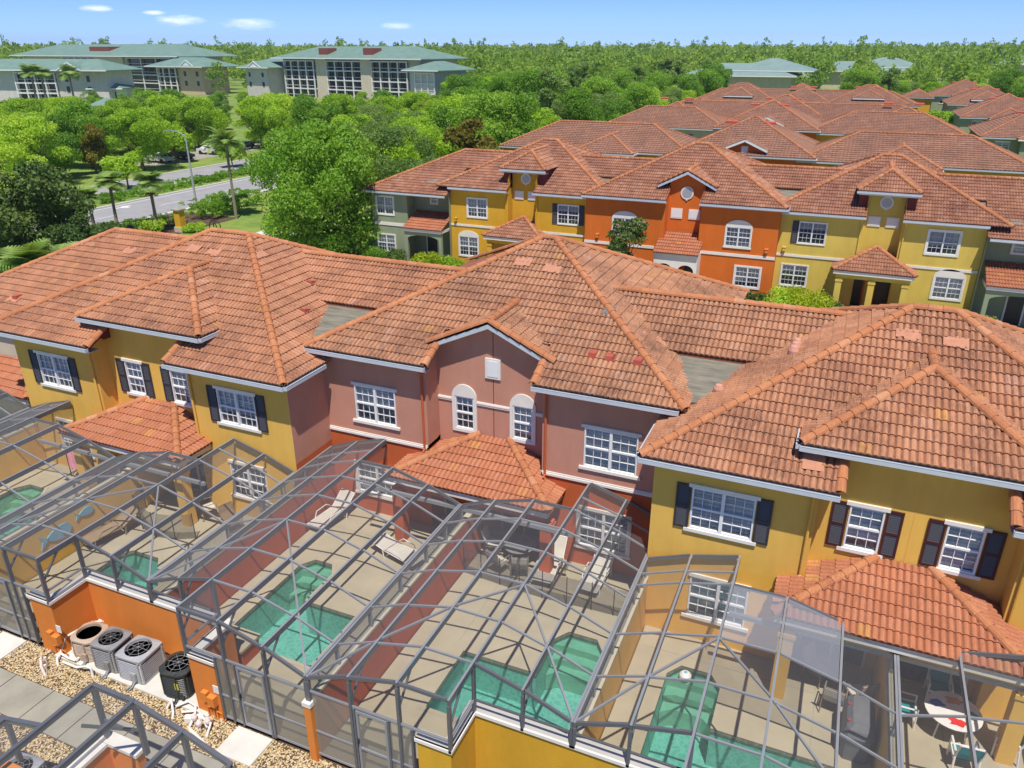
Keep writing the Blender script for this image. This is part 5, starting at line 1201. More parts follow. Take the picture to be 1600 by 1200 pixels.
for xa, za, xb, zb_ in ((-14.65, 2.95, -13.5, 3.25), (-15.85, 2.5, -14.65, 2.95)): bb((xa, ya, za), (xb, ya, zb_)); bb((xa, ya-.05, za), (xa, 2.0, za), .08, .15); b = MB(); b.box(xa-.045, xa+.045, ya-.05, ya+.05, 1.75, za-.08); part('post', b, M['frame'], E_); b = MB(); b.quad((xa, ya, za), (xb, ya, zb_), (xb, 3, zb_), (xa, 3, za)); part('screen_panel', b, M['screen'], E_)
F = thing('fence_wall', 'orange stucco pier and pale cap under the bottom left cage', 'wall', (-13, 8, 0), 'stucco fences of the equipment alcoves')
b = MB(); b.box(-13.55, -13.35, 5.5, 8.28, -.2, 1.64); part('wall', b, M['orange'], F); b = MB(); b.box(-13.35, -12.5, 8.08, 8.28, -.2, 1.64); part('wall', b, M['orange'], F)
b = MB(); b.box(-13.60, -13.30, 5.5, 8.02, 1.642, 1.73); b.box(-13.60, -12.45, 8.03, 8.33, 1.642, 1.73); part('wall_cap', b, M['trim'], F)
b = MB(); b.box(-20, -13.56, 6.7, 6.9, -.2, 1.64); part('wall', b, M['orange'], F)
ac_unit(-14.5, 7.35, .78, .76, R(3), 'acgrey', 'acgrey', 'grey air conditioner seen through the bottom left cage, nearest the corner post'); ac_unit(-15.6, 7.3, .78, .78, R(1), 'aclight', 'aclight', 'grey air conditioner at the bottom left edge of the photo')
slab('pool_deck', -13.3, -9, 2, 8.0, 0, 'deck')
# ------------------------------------------------------------------ terraces further back
def arch_poly(cx, w, h, rise, n=10): return [(cx-w/2, 0), (cx-w/2, h)]+[(cx-w/2*math.cos(math.pi*i/n), h+rise*math.sin(math.pi*i/n)) for i in range(1, n)]+[(cx+w/2, h), (cx+w/2, 0)]
def lantern(house, x, Y, z, m):
    b = MB(); b.box(x-.09, x+.09, Y-.20, Y-.003, z, z+.22); b.box(x-.12, x+.12, Y-.23, Y-.003, z+.222, z+.26); part('lantern', b, M[m], house)
def vent_sq(house, x, Y, z, w=.62, h=.58):
    b = MB(); b.box(x-w/2-.07, x+w/2+.07, Y-.05, Y-.002, z-h/2-.07, z+h/2+.07); v = part('gable_vent', b, M['trim'], house); b = MB(); b.box(x-w/2, x+w/2, Y-.06, Y-.051, z-h/2, z+h/2); part('vent_louvre', b, M['white'], v)
def round_win(house, x, Y, z, r=.42):
    b = MB(); n = 20
    b.add([(x+(r+.10)*math.cos(2*math.pi*i/n), yy, z+(r+.10)*math.sin(2*math.pi*i/n)) for yy in (Y-.06, Y-.002) for i in range(n)], [tuple(range(n))]+[(i, (i+1) % n, n+(i+1) % n, n+i) for i in range(n)])
    b.box(x-.06, x+.06, Y-.075, Y-.061, z-r-.16, z-r-.02); p = part('round_vent', b, M['trim'], house); b = MB(); b.add([(x+r*math.cos(2*math.pi*i/n), Y-.066, z+r*math.sin(2*math.pi*i/n)) for i in range(n)], [tuple(range(n))]); part('vent_disc', b, M['aclight'], p)
def shell(mb, x0, x1, y0, y1, z0, z1):
    mb.quad((x0, y1, z0), (x0, y0, z0), (x0, y0, z1), (x0, y1, z1)); mb.quad((x1, y0, z0), (x1, y1, z0), (x1, y1, z1), (x1, y0, z1)); mb.quad((x1, y1, z0), (x0, y1, z0), (x0, y1, z1), (x1, y1, z1))
GB = 'coloured blocks of the second terrace'
def yellow_front(cx, x0, x1, Y, wall, label, wins, rec=1.12, shut=None, cheek='red'):
    """street side block of the second terrace with a tower, round vent and entrance porch"""
    H = thing('townhouse', label, 'house', (cx, Y, 0), GB); ZE = 6.2; Yr = Y+.9; w = MB(); holes = []
    for q in wins: holes.append(window(H, Y, *q['a'], panes=False, lintel=0, sill=0, **q['k']))
    facade(w, x0, cx-rec, Y, -.2, ZE, [h for h in holes if h[1] < cx]); facade(w, cx+rec, x1, Y, -.2, ZE, [h for h in holes if h[0] > cx]); facade(w, cx-rec, cx+rec, Yr, -.2, 7.7)
    w.quad((cx-rec, Y, -.2), (cx-rec, Yr, -.2), (cx-rec, Yr, 7.7), (cx-rec, Y, 7.0)); w.quad((cx+rec, Yr, -.2), (cx+rec, Y, -.2), (cx+rec, Y, 7.0), (cx+rec, Yr, 7.7)); shell(w, x0, x1, Y, Y+12, -.2, ZE)
    part('wall', w, M[wall], H)
    c = MB()
    for a, b_ in ((x0+.002, cx-rec), (cx+rec, x1-.002)): c.box(a, b_, Y-.05, Y-.002, 3.18, 3.34)
    part('band_course', c, M['trim'], H)
    round_win(H, cx, Yr, 6.98, .31); vent_sq(H, cx-.55, Yr, 5.75, .62, .52); vent_sq(H, cx+.55, Yr, 5.75, .62, .52)
    rf = Roof(4, False); dk = MB(); h = Hip(cx-7, cx+7, Y-.4, Y+12.4, ZE, .48)
    g0, g1 = cx-rec+.05, cx+rec-.05
    add_hip(rf, dk, h, 'tile_b', front=h.notch([(g0, g1)], Y+1.5), sides=('front', 'right', 'left'))
    d = Hip(cx-1.85, cx+1.85, Y+.15, Y+10, 7.72, .62); add_hip(rf, dk, d, 'tile_b', sides=('front', 'right', 'left'), capsel=('fl', 'fr', 'r'))
    k = MB()
    for sx in (-1, 1): a, e = sorted((cx+sx*rec, cx+sx*1.65)); k.box(a, e, Y+.5, Y+6, 6.3, 7.6)
    part('dormer_cheek', k, M['fascia'], H)
    porch(H, rf, dk, cx-.1, 2.45, Y-1.65, Y+.75, 2.95, .48, 'tile_b', wall, cols=(cx-2.05, cx-.1, cx+1.85), capm='tile_b')
    rp = part('roof', dk, M['terra'], H); rf.finish(H, rp)
    gutter(H, (x0, Y-.4, ZE), (g0, Y-.4, ZE), (0, -1, 0)); gutter(H, (g1, Y-.4, ZE), (x1, Y-.4, ZE), (0, -1, 0)); gutter(H, (d.x0, Y+.15, 7.72), (d.x1, Y+.15, 7.72), (0, -1, 0), .6)
    b = MB(); b.box(d.x0+.1, d.x1-.1, Y+.3, Y+.7, 7.46, 7.53); part('tower_soffit', b, M['trim'], H)
    for x in (cx-1.0, cx+.75): b = MB(); b.box(x-.48, x+.48, Yr-.035, Yr-.003, .05, 2.2); dp = part('door', b, M['door'], H); b = MB(); b.box(x-.6, x-.485, Yr-.05, Yr-.003, .05, 2.3); b.box(x+.485, x+.6, Yr-.05, Yr-.003, .05, 2.3); b.box(x-.6, x+.6, Yr-.05, Yr-.003, 2.303, 2.4); part('door_frame', b, M['orange_b'] if wall != 'sage' else M['trim'], dp)
    downspout(H, cx-rec-.15, Y, 3.3, ZE-.14, wall); downspout(H, cx+rec+.15, Y, 3.3, ZE-.14, wall)
    for x in (x0+.45,): lantern(H, x, Y, 3.55, wall)
    b = MB(); b.box(cx-2.4, cx+2.2, Y-1.6, Yr, -.19, .04); part('porch_floor', b, M['terra'], H)
    return H
yellow_front(-22.5, -28.5, -17.2, 54.3, 'gold', 'golden yellow block with two round topped ground windows, next to the pale green end house', [
    dict(a=(-26.2, 3.98, 5.38, 1.62), k=dict(rim=.1)), dict(a=(-18.75, 4.03, 5.42, 1.62), k=dict(rim=.06, shut='lr', blind=.3)), dict(a=(-27.0, .85, 2.35, 1.6), k=dict(rim=.1, arch=.5)), dict(a=(-18.9, .85, 2.3, 1.5), k=dict(rim=.1))])
yellow_front(2.4, -3.8, 8.2, 54.3, 'lime', 'lime yellow block with a tower and tiled entrance porch, right of the orange one', [
    dict(a=(-1.75, 4.13, 5.53, 1.68), k=dict(rim=.06, shut='l', blind=.3)), dict(a=(-2.5, 1.2, 2.6, 1.62), k=dict(rim=.08, blind=.35)), dict(a=(5.95, 4.2, 5.6, 1.7), k=dict(rim=.12)), dict(a=(6.75, 1.4, 2.75, 1.6), k=dict(rim=.12, arch=.55))])
# orange block
H = thing('townhouse', 'bright orange block with a central gable and round topped upper windows, across the street', 'house', (-10.3, 53.6, 0), GB)
Y = 53.6; cx = -10.2; rec = 1.22; ZE = 6.45; Yr = 54.6; w = MB()
hs = [window(H, Y, -14.25, 3.75, 4.95, 1.7, panes=False, lintel=0, sill=.12, rim=.08, arch=.52), window(H, Y, -6.35, 3.65, 4.95, 1.62, panes=False, lintel=0, sill=.12, rim=.08, arch=.52), window(H, Y, -5.45, .95, 2.3, 1.6, panes=False, lintel=0, sill=0, rim=.12), window(H, Y, -14.3, .95, 2.3, 1.6, panes=False, lintel=0, sill=0, rim=.12)]
facade(w, -17.2, cx-rec, Y, -.2, ZE, [h for h in hs if h[1] < cx]); facade(w, cx+rec, -3.8, Y, -.2, ZE, [h for h in hs if h[0] > cx]); facade(w, cx-rec, cx+rec, Yr, -.2, 7.55); w.poly([(cx-rec, Yr, 7.55), (cx+rec, Yr, 7.55), (cx, Yr, 8.2)])
w.quad((cx-rec, Y, -.2), (cx-rec, Yr, -.2), (cx-rec, Yr, 7.4), (cx-rec, Y, 6.9)); w.quad((cx+rec, Yr, -.2), (cx+rec, Y, -.2), (cx+rec, Y, 6.9), (cx+rec, Yr, 7.4)); shell(w, -17.2, -3.8, Y, 66, -.2, ZE)
part('wall', w, M['orange_b'], H); c = MB()
for a, b_ in ((-17.198, cx-rec-.6), (cx+rec+.2, -3.802)): c.box(a, b_, Y-.05, Y-.002, 2.98, 3.18)
part('band_course', c, M['trim'], H); round_win(H, cx, Yr, 6.85, .35); vent_sq(H, cx-.62, Yr, 5.4, .66, .56); vent_sq(H, cx+.62, Yr, 5.4, .66, .56)
rf = Roof(4, False); dk = MB(); h = Hip(-17.4, -3.4, 53.2, 66.2, ZE, .48); g0, g1 = cx-1.15, cx+1.15
add_hip(rf, dk, h, 'tile_b', front=h.notch([(g0, g1)], 55.2)); gh, gz, ga, gy, yb = 2.0, 7.35, 8.35, 54.2, 58.5
for sx in (-1, 1):
    e0 = (cx+sx*gh, gy, gz); e1 = (cx+sx*gh, yb, gz); r0 = (cx, gy, ga); r1 = (cx, yb, ga)
    rf.face([[e0, e1, r1, r0]], e0 if sx > 0 else e1, (0, 1 if sx > 0 else -1, 0), 'tile_b'); dk.poly([(x, y, z-.012) for x, y, z in (e0, e1, r1, r0)]); rf.cap((cx+sx*gh, gy+.06, gz+.05), (cx, gy+.06, ga+.07))
rf.cap((cx, gy, ga+.05), (cx, yb-1, ga+.05))
A = [(cx-1.55, 52.1, 3.1), (cx+1.55, 52.1, 3.1), (cx+1.55, 54.55, 4.1), (cx-1.55, 54.55, 4.1)]; rf.face([A], A[0], (1, 0, 0), 'tile_new'); dk.poly([(x, y, z-.012) for x, y, z in A])
rp = part('roof', dk, M['terra'], H); rf.finish(H, rp)
b = MB()
for sx in (-1, 1):
    p = [(cx+sx*gh, gy-.03, gz-.2), (cx, gy-.03, ga-.2), (cx, gy-.03, ga-.01), (cx+sx*gh, gy-.03, gz-.01)]; q = [(x, Yr, z) for x, y, z in p]
    b.add(p+q, [(0, 1, 2, 3), (7, 6, 5, 4), (0, 4, 5, 1), (2, 6, 7, 3), (3, 7, 4, 0)])
part('rake_board', b, M['gutter'], H)
gutter(H, (h.x0, 53.2, ZE), (g0, 53.2, ZE), (0, -1, 0)); gutter(H, (g1, 53.2, ZE), (h.x1, 53.2, ZE), (0, -1, 0)); gutter(H, (h.x1, 53.2, ZE), (h.x1, 54.6, ZE), (1, 0, 0))
b = MB()   # arched entrance screen
for c0 in (cx-.75, cx+.75):
    P = arch_poly(c0, 1.1, 1.9, .45); O = [(c0-.75, 0), (c0-.75, 2.98), (c0+.75, 2.98), (c0+.75, 0)]
    n = len(P); k = [(c0-.75, 1.9)]
    V = [(x, 52.3, z) for x, z in P]; top = [(x, 52.3, 2.98) for x, z in P]; m0 = len(V)
    b.add(V+top, [(i, i+1, m0+i+1, m0+i) for i in range(1, n-2)]); b.box(c0-.75, c0-.55, 52.3, 52.5, -.1, 2.98); b.box(c0+.55, c0+.75, 52.3, 52.5, -.1, 2.98)
part('entrance_arch', b, M['trim'], H); b = MB(); b.box(cx-1.5, cx-1.4, 52.5, Yr, -.1, 3.1); b.box(cx+1.4, cx+1.5, 52.5, Yr, -.1, 3.1); b.box(cx-1.5, cx+1.5, 52.2, 52.28, 2.985, 3.08); part('porch_side', b, M['trim'], H)
for x in (cx-.75, cx+.75): b = MB(); b.box(x-.48, x+.48, Yr-.04, Yr-.003, 0, 2.1); part('door', b, M['door'], H)
for x in (-16.2, -4.4): lantern(H, x, Y, 3.45, 'orange')
b = MB(); b.box(cx-1.5, cx+1.5, 52.0, Yr, -.19, .0); part('porch_floor', b, M['concrete'], H)
# pale green end houses
def green_end(x0, x1, xs, Y0, Y1, ze, label, wins, px0, px1, door, mirror=False):
    """two-plane sage house: front plane Y0 for x on one side of xs, set back plane Y1 on the other"""
    H = thing('townhouse', label, 'house', ((x0+x1)/2, Y0, 0), GB); w = MB(); hs = [window(H, q[1], q[0], q[2], q[3], q[4], panes=False, lintel=0, sill=0, rim=.10, twin=q[4] > 1) for q in wins]
    A, B = ((x0, xs, Y0), (xs, x1, Y1)) if not mirror else ((xs, x1, Y0), (x0, xs, Y1))
    for a, b_, yy in (A, B): facade(w, a, b_, yy, -.2, ze, [h for h in hs if a <= h[0] and h[1] <= b_])
    w.quad((xs, min(Y0, Y1), -.2), (xs, max(Y0, Y1), -.2), (xs, max(Y0, Y1), ze), (xs, min(Y0, Y1), ze)); shell(w, x0, x1, max(Y0, Y1), 65, -.2, ze); w.quad((x0, 60, -.2), (x0, Y0, -.2), (x0, Y0, ze), (x0, 60, ze)); w.quad((x1, Y0, -.2), (x1, 60, -.2), (x1, 60, ze), (x1, Y0, ze))
    part('wall', w, M['sage'], H); c = MB(); c.box(A[0]+.002, A[1]-.002, Y0-.05, Y0-.002, 2.75, 3.0); part('band_course', c, M['trim'], H)
    rf = Roof(4, False); dk = MB(); p = [(px0, Y0-1.3, 2.95), (px1, Y0-1.3, 2.95), (px1, Y1, 3.9), (px0, Y1, 3.9)]; rf.face([p], p[0], (1, 0, 0), 'tile_new'); dk.poly([(x, y, z-.012) for x, y, z in p]); rp = part('porch_roof', dk, M['terra'], H); rf.finish(H, rp)
    b = MB(); b.box(px0+.05, px1-.05, Y0-1.22, Y0-1.16, 2.72, 2.93); b.box(px0+.05, px0+.12, Y0-1.16, Y1, 2.72, 2.93); b.box(px1-.12, px1-.05, Y0-1.16, Y1, 2.72, 2.93); part('porch_fascia', b, M['trim'], H)
    b = MB(); c0 = (px0+px1)/2; wd = px1-px0-.7; P = arch_poly(c0, wd, 2.1, .35); V = [(x, Y0-1.1, z) for x, z in P]; top = [(x, Y0-1.1, 2.72) for x, z in P]; m0 = len(V); b.add(V+top, [(i, i+1, m0+i+1, m0+i) for i in range(1, len(P)-2)])
    b.box(px0+.1, px0+.35, Y0-1.1, Y0-.85, -.1, 2.72); b.box(px1-.35, px1-.1, Y0-1.1, Y0-.85, -.1, 2.72); part('entrance_arch', b, M['sage'], H)
    b = MB(); b.box(door-.45, door+.45, Y1-.04, Y1-.003, 0, 2.15); d = part('door', b, M['dark'], H); b = MB(); b.box(door-.56, door-.453, Y1-.05, Y1-.003, 0, 2.25); b.box(door+.453, door+.56, Y1-.05, Y1-.003, 0, 2.25); b.box(door-.56, door+.56, Y1-.05, Y1-.003, 2.253, 2.35); part('door_frame', b, M['trim'], d)
    b = MB(); b.box(px0, px1, Y0-1.7, Y1, -.19, .02); part('porch_floor', b, M['concrete'], H); return H
HG = green_end(-35.6, -28.52, -32.3, 54.0, 55.2, 5.55, 'pale green end house with an arched porch, beside the big oak', [(-34.35, 54.0, 3.65, 5.05, 1.55), (-34.4, 54.0, .6, 1.95, 1.6), (-30.45, 55.2, 4.6, 5.25, .55)], -32.1, -28.6, -30.75)
green_end(8.22, 22, 18, 53.6, 54.8, 5.5, 'pale green house with an arched porch at the right edge', [(10.15, 54.8, 4.55, 5.3, .7)], 8.5, 12.6, 10.7, mirror=True)
# long roof that links the second terrace
H = thing('linking_roof', 'long faded tile roof joining the blocks of the second terrace', 'roof', (-7, 60, 5.6)); rf = Roof(4, False); dk = MB(); h = Hip(-36.1, 24, 53.5, 66, 5.55, .43); add_hip(rf, dk, h, 'tile_b', front=h.notch([(-28.45, 8.15)], 57.2), sides=('front', 'left', 'right'))
b = MB()
for a, c in ((-31, -27), (-19.3, -15), (-5.6, -1.6), (6.2, 10)): b.quad((a, 54.9, 6.25), (c, 54.9, 6.25), (c, 57.5, 7.15), (a, 57.5, 7.15))
part('cricket', b, M['cricket'], H)
rp = part('roof', dk, M['terra'], H); rf.finish(H, rp); gutter(H, (-36.1, 53.5, 5.55), (-28.6, 53.5, 5.55), (0, -1, 0)); gutter(H, (8.3, 53.5, 5.55), (20, 53.5, 5.55), (0, -1, 0))
roof_vents(H, [(-20.2+.5*i, 58.3, h.front_z(58.3)) for i in range(3)], .43)
# ------------------------------------------------------------------ third to fifth terraces: whole blocks with simpler walls
def far_block(x0, x1, Y, ze, wall, label, kind, k=.48, depth=12.8, wins=True, tilem='tile_far', group='blocks of the far terraces', vents=True, gap=0):
    H = thing('townhouse', label, 'house', ((x0+x1)/2, Y, 0), group); cx = (x0+x1)/2; w = MB(); hs = []
    for x in (x0+2.3, x1-2.3):
        if wins: hs.append(window(H, Y, x, 4.4, 5.5, 1.6, panes=False, lintel=.05, sill=.05, blind=.4, muntin=False))
    facade(w, x0, x1, Y, -.2, ze, hs); shell(w, x0, x1, Y, Y+depth-.8, -.2, ze); part('wall', w, M[wall], H)
    rf = Roof(2, False); dk = MB(); h = Hip(x0-.35, x1+.35, Y-.4, Y-.4+depth, ze, k); add_hip(rf, dk, h, tilem, sides=('front', 'right', 'left'))
    if kind == 'gable':
        gy = Y-.15; gz, ga, gh = ze+.55, ze+1.5, 2.2; yb = Y+3.4
        w2 = MB(); w2.poly([(cx-1.9, gy+.25, ze-.2), (cx+1.9, gy+.25, ze-.2), (cx+1.9, gy+.25, gz), (cx, gy+.25, ga-.1), (cx-1.9, gy+.25, gz)]); part('gable_wall', w2, M[wall], H)
        for sx in (-1, 1):
            e0 = (cx+sx*gh, gy-.15, gz); e1 = (cx+sx*gh, yb, gz); r0 = (cx, gy-.15, ga); r1 = (cx, yb, ga); rf.face([[e0, e1, r1, r0]], e0 if sx > 0 else e1, (0, 1 if sx > 0 else -1, 0), tilem); dk.poly([(x, y, z-.012) for x, y, z in (e0, e1, r1, r0)])
        for sx in (-1, 1): b = MB(); b.beam((cx+sx*gh, gy-.17, gz-.1), (cx, gy-.17, ga-.1), .04, .2); part('rake_board', b, M['white'], H)
        vent_sq(H, cx, gy+.25, ze+.5, .5, .6)
    if kind == 'dormer':
        d = Hip(cx-2.9, cx+2.9, Y+.2, Y+8, ze+.9, k); add_hip(rf, dk, d, tilem, sides=('front', 'right', 'left'), capsel=('fl', 'fr', 'r')); b = MB(); b.box(cx-1.8, cx+1.8, Y+.6, Y+6, ze, ze+.88); part('dormer_wall', b, M['gold'], H)
        for sx in (-1, 1): b = MB(); a, e = sorted((cx+sx*1.8, cx+sx*2.5)); b.box(a, e, Y+.65, Y+6, ze, ze+.86); part('dormer_cheek', b, M['dark'], H)
        b = MB(); b.box(d.x0+.05, d.x1-.05, d.y0-.08, d.y0, ze+.70, ze+.88); part('dormer_fascia', b, M['white'], H)
    if kind == 'hipwing':
        d = Hip(cx-2.9, cx+2.9, Y-1.8, Y+6, ze, k); add_hip(rf, dk, d, tilem, sides=('front', 'right', 'left'), capsel=('fl', 'fr', 'r')); b = MB(); b.box(cx-2.4, cx+2.4, Y-1.4, Y+4, -.2, ze-.03); part('wing_wall', b, M[wall], H)
        b = MB(); b.box(d.x0, d.x1, d.y0-.1, d.y0, ze-.18, ze); part('wing_gutter', b, M['white'], H)
    rp = part('roof', dk, M['terra'], H); rf.finish(H, rp)
    gutter(H, (h.x0, h.y0, ze), (h.x1, h.y0, ze), (0, -1, 0)); b = MB(); b.box(h.x1, h.x1+.1, h.y0, h.y0+4, ze-.14, ze); part('side_gutter', b, M['white'], H)
    if vents:
        for x in (cx-2.2, cx+1.6): z = h.front_z(Y+5.0); b = MB(); b.add([(x-.6, Y+4.8, z-.06), (x+.6, Y+4.8, z-.06), (x+.6, Y+5.15, z+.25), (x-.6, Y+5.15, z+.25), (x-.6, Y+4.8, z+.14), (x+.6, Y+4.8, z+.14)], [(0, 1, 5, 4), (4, 5, 2, 3), (0, 4, 3), (1, 2, 5)]); part('roof_vent', b, M['vent'], H)
    return H
def far_link(x0, x1, Y, ze, wall, label, d=5.2, k=.45, wins=()):
    """lower roof between the hips"""
    H = thing('linking_roof', label, 'roof', ((x0+x1)/2, Y, 0), 'linking roofs of the far terraces'); rf = Roof(2, False); dk = MB(); h = Hip(x0, x1, Y-.4, Y-.4+2*d, ze, k); add_hip(rf, dk, h, 'tile_far', sides=('front', 'right', 'left'))
    w = MB(); hs = [window(H, Y, x, ze-1.7, ze-.6, 1.5, panes=False, lintel=0, sill=0, blind=.3, muntin=False) for x in wins]; facade(w, x0+.4, x1-.4, Y, -.2, ze, hs); shell(w, x0+.4, x1-.4, Y, Y+2*d-.8, -.2, ze); part('wall', w, M[wall], H)
    rp = part('roof', dk, M['terra'], H); rf.finish(H, rp); gutter(H, (x0, Y-.4, ze), (x1, Y-.4, ze), (0, -1, 0)); return H
OA, YA_, GA = 'orange', 'gold', 'sage'
far_block(-16.2, -3.6, 80.5, 6.45, 'orange_b', 'orange block with a central gable in the third terrace', 'gable')
far_link(-36, -15, 80.9, 6.2, 'gold', 'left linking roof of the third terrace with a small hip', wins=(-19,)); far_link(-5, 15.0, 80.9, 6.2, 'gold', 'right linking roof of the third terrace, grey wall at its end', wins=(-1.2, 10.6))
far_block(-26.6, -20.8, 79.0, 6.2, 'gold', 'small hipped block at the left of the third terrace', 'plain', depth=9, wins=False, vents=False); far_block(1.2, 7.0, 79.0, 6.2, 'gold', 'small hipped block at the right of the third terrace', 'plain', depth=9, wins=False, vents=False)
far_block(-17.2, -4.8, 108.4, 6.5, 'orange_b', 'orange gabled block in the fourth terrace', 'gable', wins=False)
far_link(-33, -16, 109, 6.2, 'cream', 'left linking roof of the fourth terrace over pale posts', wins=(-27, -21)); far_link(-6, 12.5, 109, 6.2, 'gold', 'right linking roof of the fourth terrace over pale posts', wins=(-1, 6))
far_link(-31, 11, 120, 6.5, 'gold', 'long roof behind the fourth terrace joining its low hips', d=6, k=.37)
far_block(-30, -21.5, 119.5, 6.4, 'gold', 'low hip behind the left part of the fourth terrace', 'plain', wins=False, depth=9); far_block(-17, -4, 121, 6.6, 'gold', 'long hip behind the middle of the fourth terrace', 'plain', wins=False); far_block(1, 10, 119.5, 6.4, 'gold', 'low hip behind the right part of the fourth terrace', 'plain', wins=False, depth=9)
far_block(-30.5, -16.5, 171, 6.3, 'gold', 'dormered block at the left of the fifth terrace', 'dormer', wins=False); far_block(-16, -6.2, 170.5, 6.3, 'gold', 'plain hipped block in the middle of the fifth terrace', 'plain', wins=False); far_block(-6, 7.6, 172, 6.3, 'gold', 'dormered block at the right of the fifth terrace', 'dormer', wins=False)
far_link(-33, 10, 171.4, 6.0, 'gold', 'long low roof joining the fifth terrace')
for i, (x0, x1) in enumerate(((-31, -24), (-17.5, -9), (-2, 6), (8, 13))): far_block(x0, x1, 192, 6.6, 'gold', 'hip top of the last terrace, '+('first', 'second', 'third', 'fourth')[i]+' from the left', 'plain', wins=False, vents=False, depth=10)
# terraces right of the gap
for i, (x, Y, ze) in enumerate(((14.2, 114.5, 6.0), (14.8, 147.0, 6.0), (15.5, 181, 6.0), (14.6, 213, 6.1))):
    far_block(x, x+13, Y, ze, 'sage', ('nearest', 'second', 'third', 'farthest')[i]+' pale green house of the terraces beyond the right gap', 'hipwing' if i != 2 else 'dormer', depth=14)
# ------------------------------------------------------------------ roads, lawn, lamp, pillar
def strip(name, x0, x1, y0, y1, z, m): q = MB(); q.quad((x0, y0, z), (x1, y0, z), (x1, y1, z), (x0, y1, z)); return struct(name, q, M[m])
strip('road', -75.6, -66.4, -20, 420, -.19, 'asphalt'); strip('road', -88.5, -80.8, -20, 420, -.19, 'asphalt')
for x0, x1 in ((-66.4, -66.1), (-75.9, -75.6), (-80.8, -80.5), (-88.8, -88.5)): slab('kerb', x0, x1, -20, 420, -.06, 'pale_concrete', .13)
slab('median', -80.5, -75.9, -20, 420, -.05, 'grass', .1)
for i in range(40): q = MB(); q.box(-71.06, -70.94, 20+9*i, 23+9*i, -.188, -.182); struct('lane_marking', q, M['marking'])
for x in (-67.0, -75.1): strip('edge_marking', x-.07, x+.07, -20, 420, -.184, 'marking')
for yy, xx in ((62.5, -74.0), (88, -73.6)):
    q = MB(); q.add([(xx-.12, yy-1.4, -.183), (xx+.12, yy-1.4, -.183), (xx+.12, yy+.2, -.183), (xx-.12, yy+.2, -.183), (xx-.5, yy+.2, -.183), (xx+.5, yy+.2, -.183), (xx, yy+1.3, -.183)], [(0, 1, 2, 3), (4, 5, 6)]); q.add([(xx, yy-.5, -.1825), (xx+1.0, yy-.1, -.1825), (xx+1.0, yy+.3, -.1825), (xx, yy-.1, -.1825)], [(0, 1, 2, 3)]); struct('arrow_marking', q, M['marking'])
strip('parking_lot', -104, -96, 88, 150, -.185, 'concrete'); strip('parking_lot', -150, -128, 176, 215, -.185, 'concrete'); strip('side_road', -88, -60, 105, 128, -.175, 'asphalt')
strip('entry_path', -51.6, -47.6, 38, 59.5, -.18, 'pale_concrete'); strip('street', -47.6, 30, 38, 46.5, -.185, 'asphalt'); slab('pavement', -40, 24, 47.2, 50.2, -.12, 'pale_concrete', .07)
strip('planting_bed', -36, 24, 50.4, 53.4, -.17, 'soil'); strip('planting_bed', -66, -58, 50, 63, -.17, 'soil')
T = thing('street_lamp', 'tall grey street lamp with a single arm by the road', 'street lamp', (-68.0+1.9, 65.4, -.2)); x = -66.0
b = MB(); b.tube([(x, 65.4, -.2), (x, 65.4, 7.6)], [.13, .07], 10); part('pole', b, M['aclight'], T); b = MB(); b.tube([(x, 65.4, 7.45), (x-.9, 65.4, 7.85), (x-2.0, 65.4, 7.95)], .045, 8); part('arm', b, M['aclight'], T); b = MB(); b.beam((x-1.9, 65.4, 7.95), (x-2.7, 65.4, 7.93), .26, .10); part('lamp_head', b, M['acgrey'], T)
T = thing('gate_pillar', 'yellow stucco pillar with a stone cap in the roadside fence', 'pillar', (-58.5, 55.6, -.2)); b = MB(); b.box(-58.85, -58.15, 55.25, 55.95, -.2, 1.85); part('shaft', b, M['gold'], T); b = MB(); b.box(-58.95, -58.05, 55.15, 56.05, -.2, .3); part('plinth', b, M['cream'], T); b = MB(); b.box(-58.97, -58.03, 55.13, 56.07, 1.852, 1.98); b.add([(-58.97, 55.13, 1.982), (-58.03, 55.13, 1.982), (-58.03, 56.07, 1.982), (-58.97, 56.07, 1.982), (-58.5, 55.6, 2.22)], [(0, 1, 4), (1, 2, 4), (2, 3, 4), (3, 0, 4)]); part('stone_cap', b, M['concrete'], T)
T = thing('railing', 'dark metal railing running from the yellow pillar along the hedge', 'fence', (-61, 53, 0))
pa, pb = Vector((-65.5, 45, 0)), Vector((-59, 55.4, 0))
for z in (.15, 1.25): b = MB(); b.beam(pa+Vector((0, 0, z)), pb+Vector((0, 0, z)), .04, .05); part('rail', b, M['blackp'], T)
for i in range(26): p = pa.lerp(pb, i/25); b = MB(); b.box(p.x-.02, p.x+.02, p.y-.02, p.y+.02, -.2, 1.35); part('baluster', b, M['blackp'], T)
T = thing('bike_rack', 'black hoop rack on the lawn behind the yellow roof', 'bike rack', (-54, 55.1, -.2))
for dx in (0, .25): b = MB(); b.tube([(-54.4+dx, 55.1+dx, -.2), (-54.4+dx, 55.1+dx, .9), (-54.2+dx, 55.1+dx, 1.2), (-53.8+dx, 55.1+dx, 1.2), (-53.6+dx, 55.1+dx, .9), (-53.6+dx, 55.1+dx, -.2)], .05, 8); part('hoop', b, M['blackp'], T)
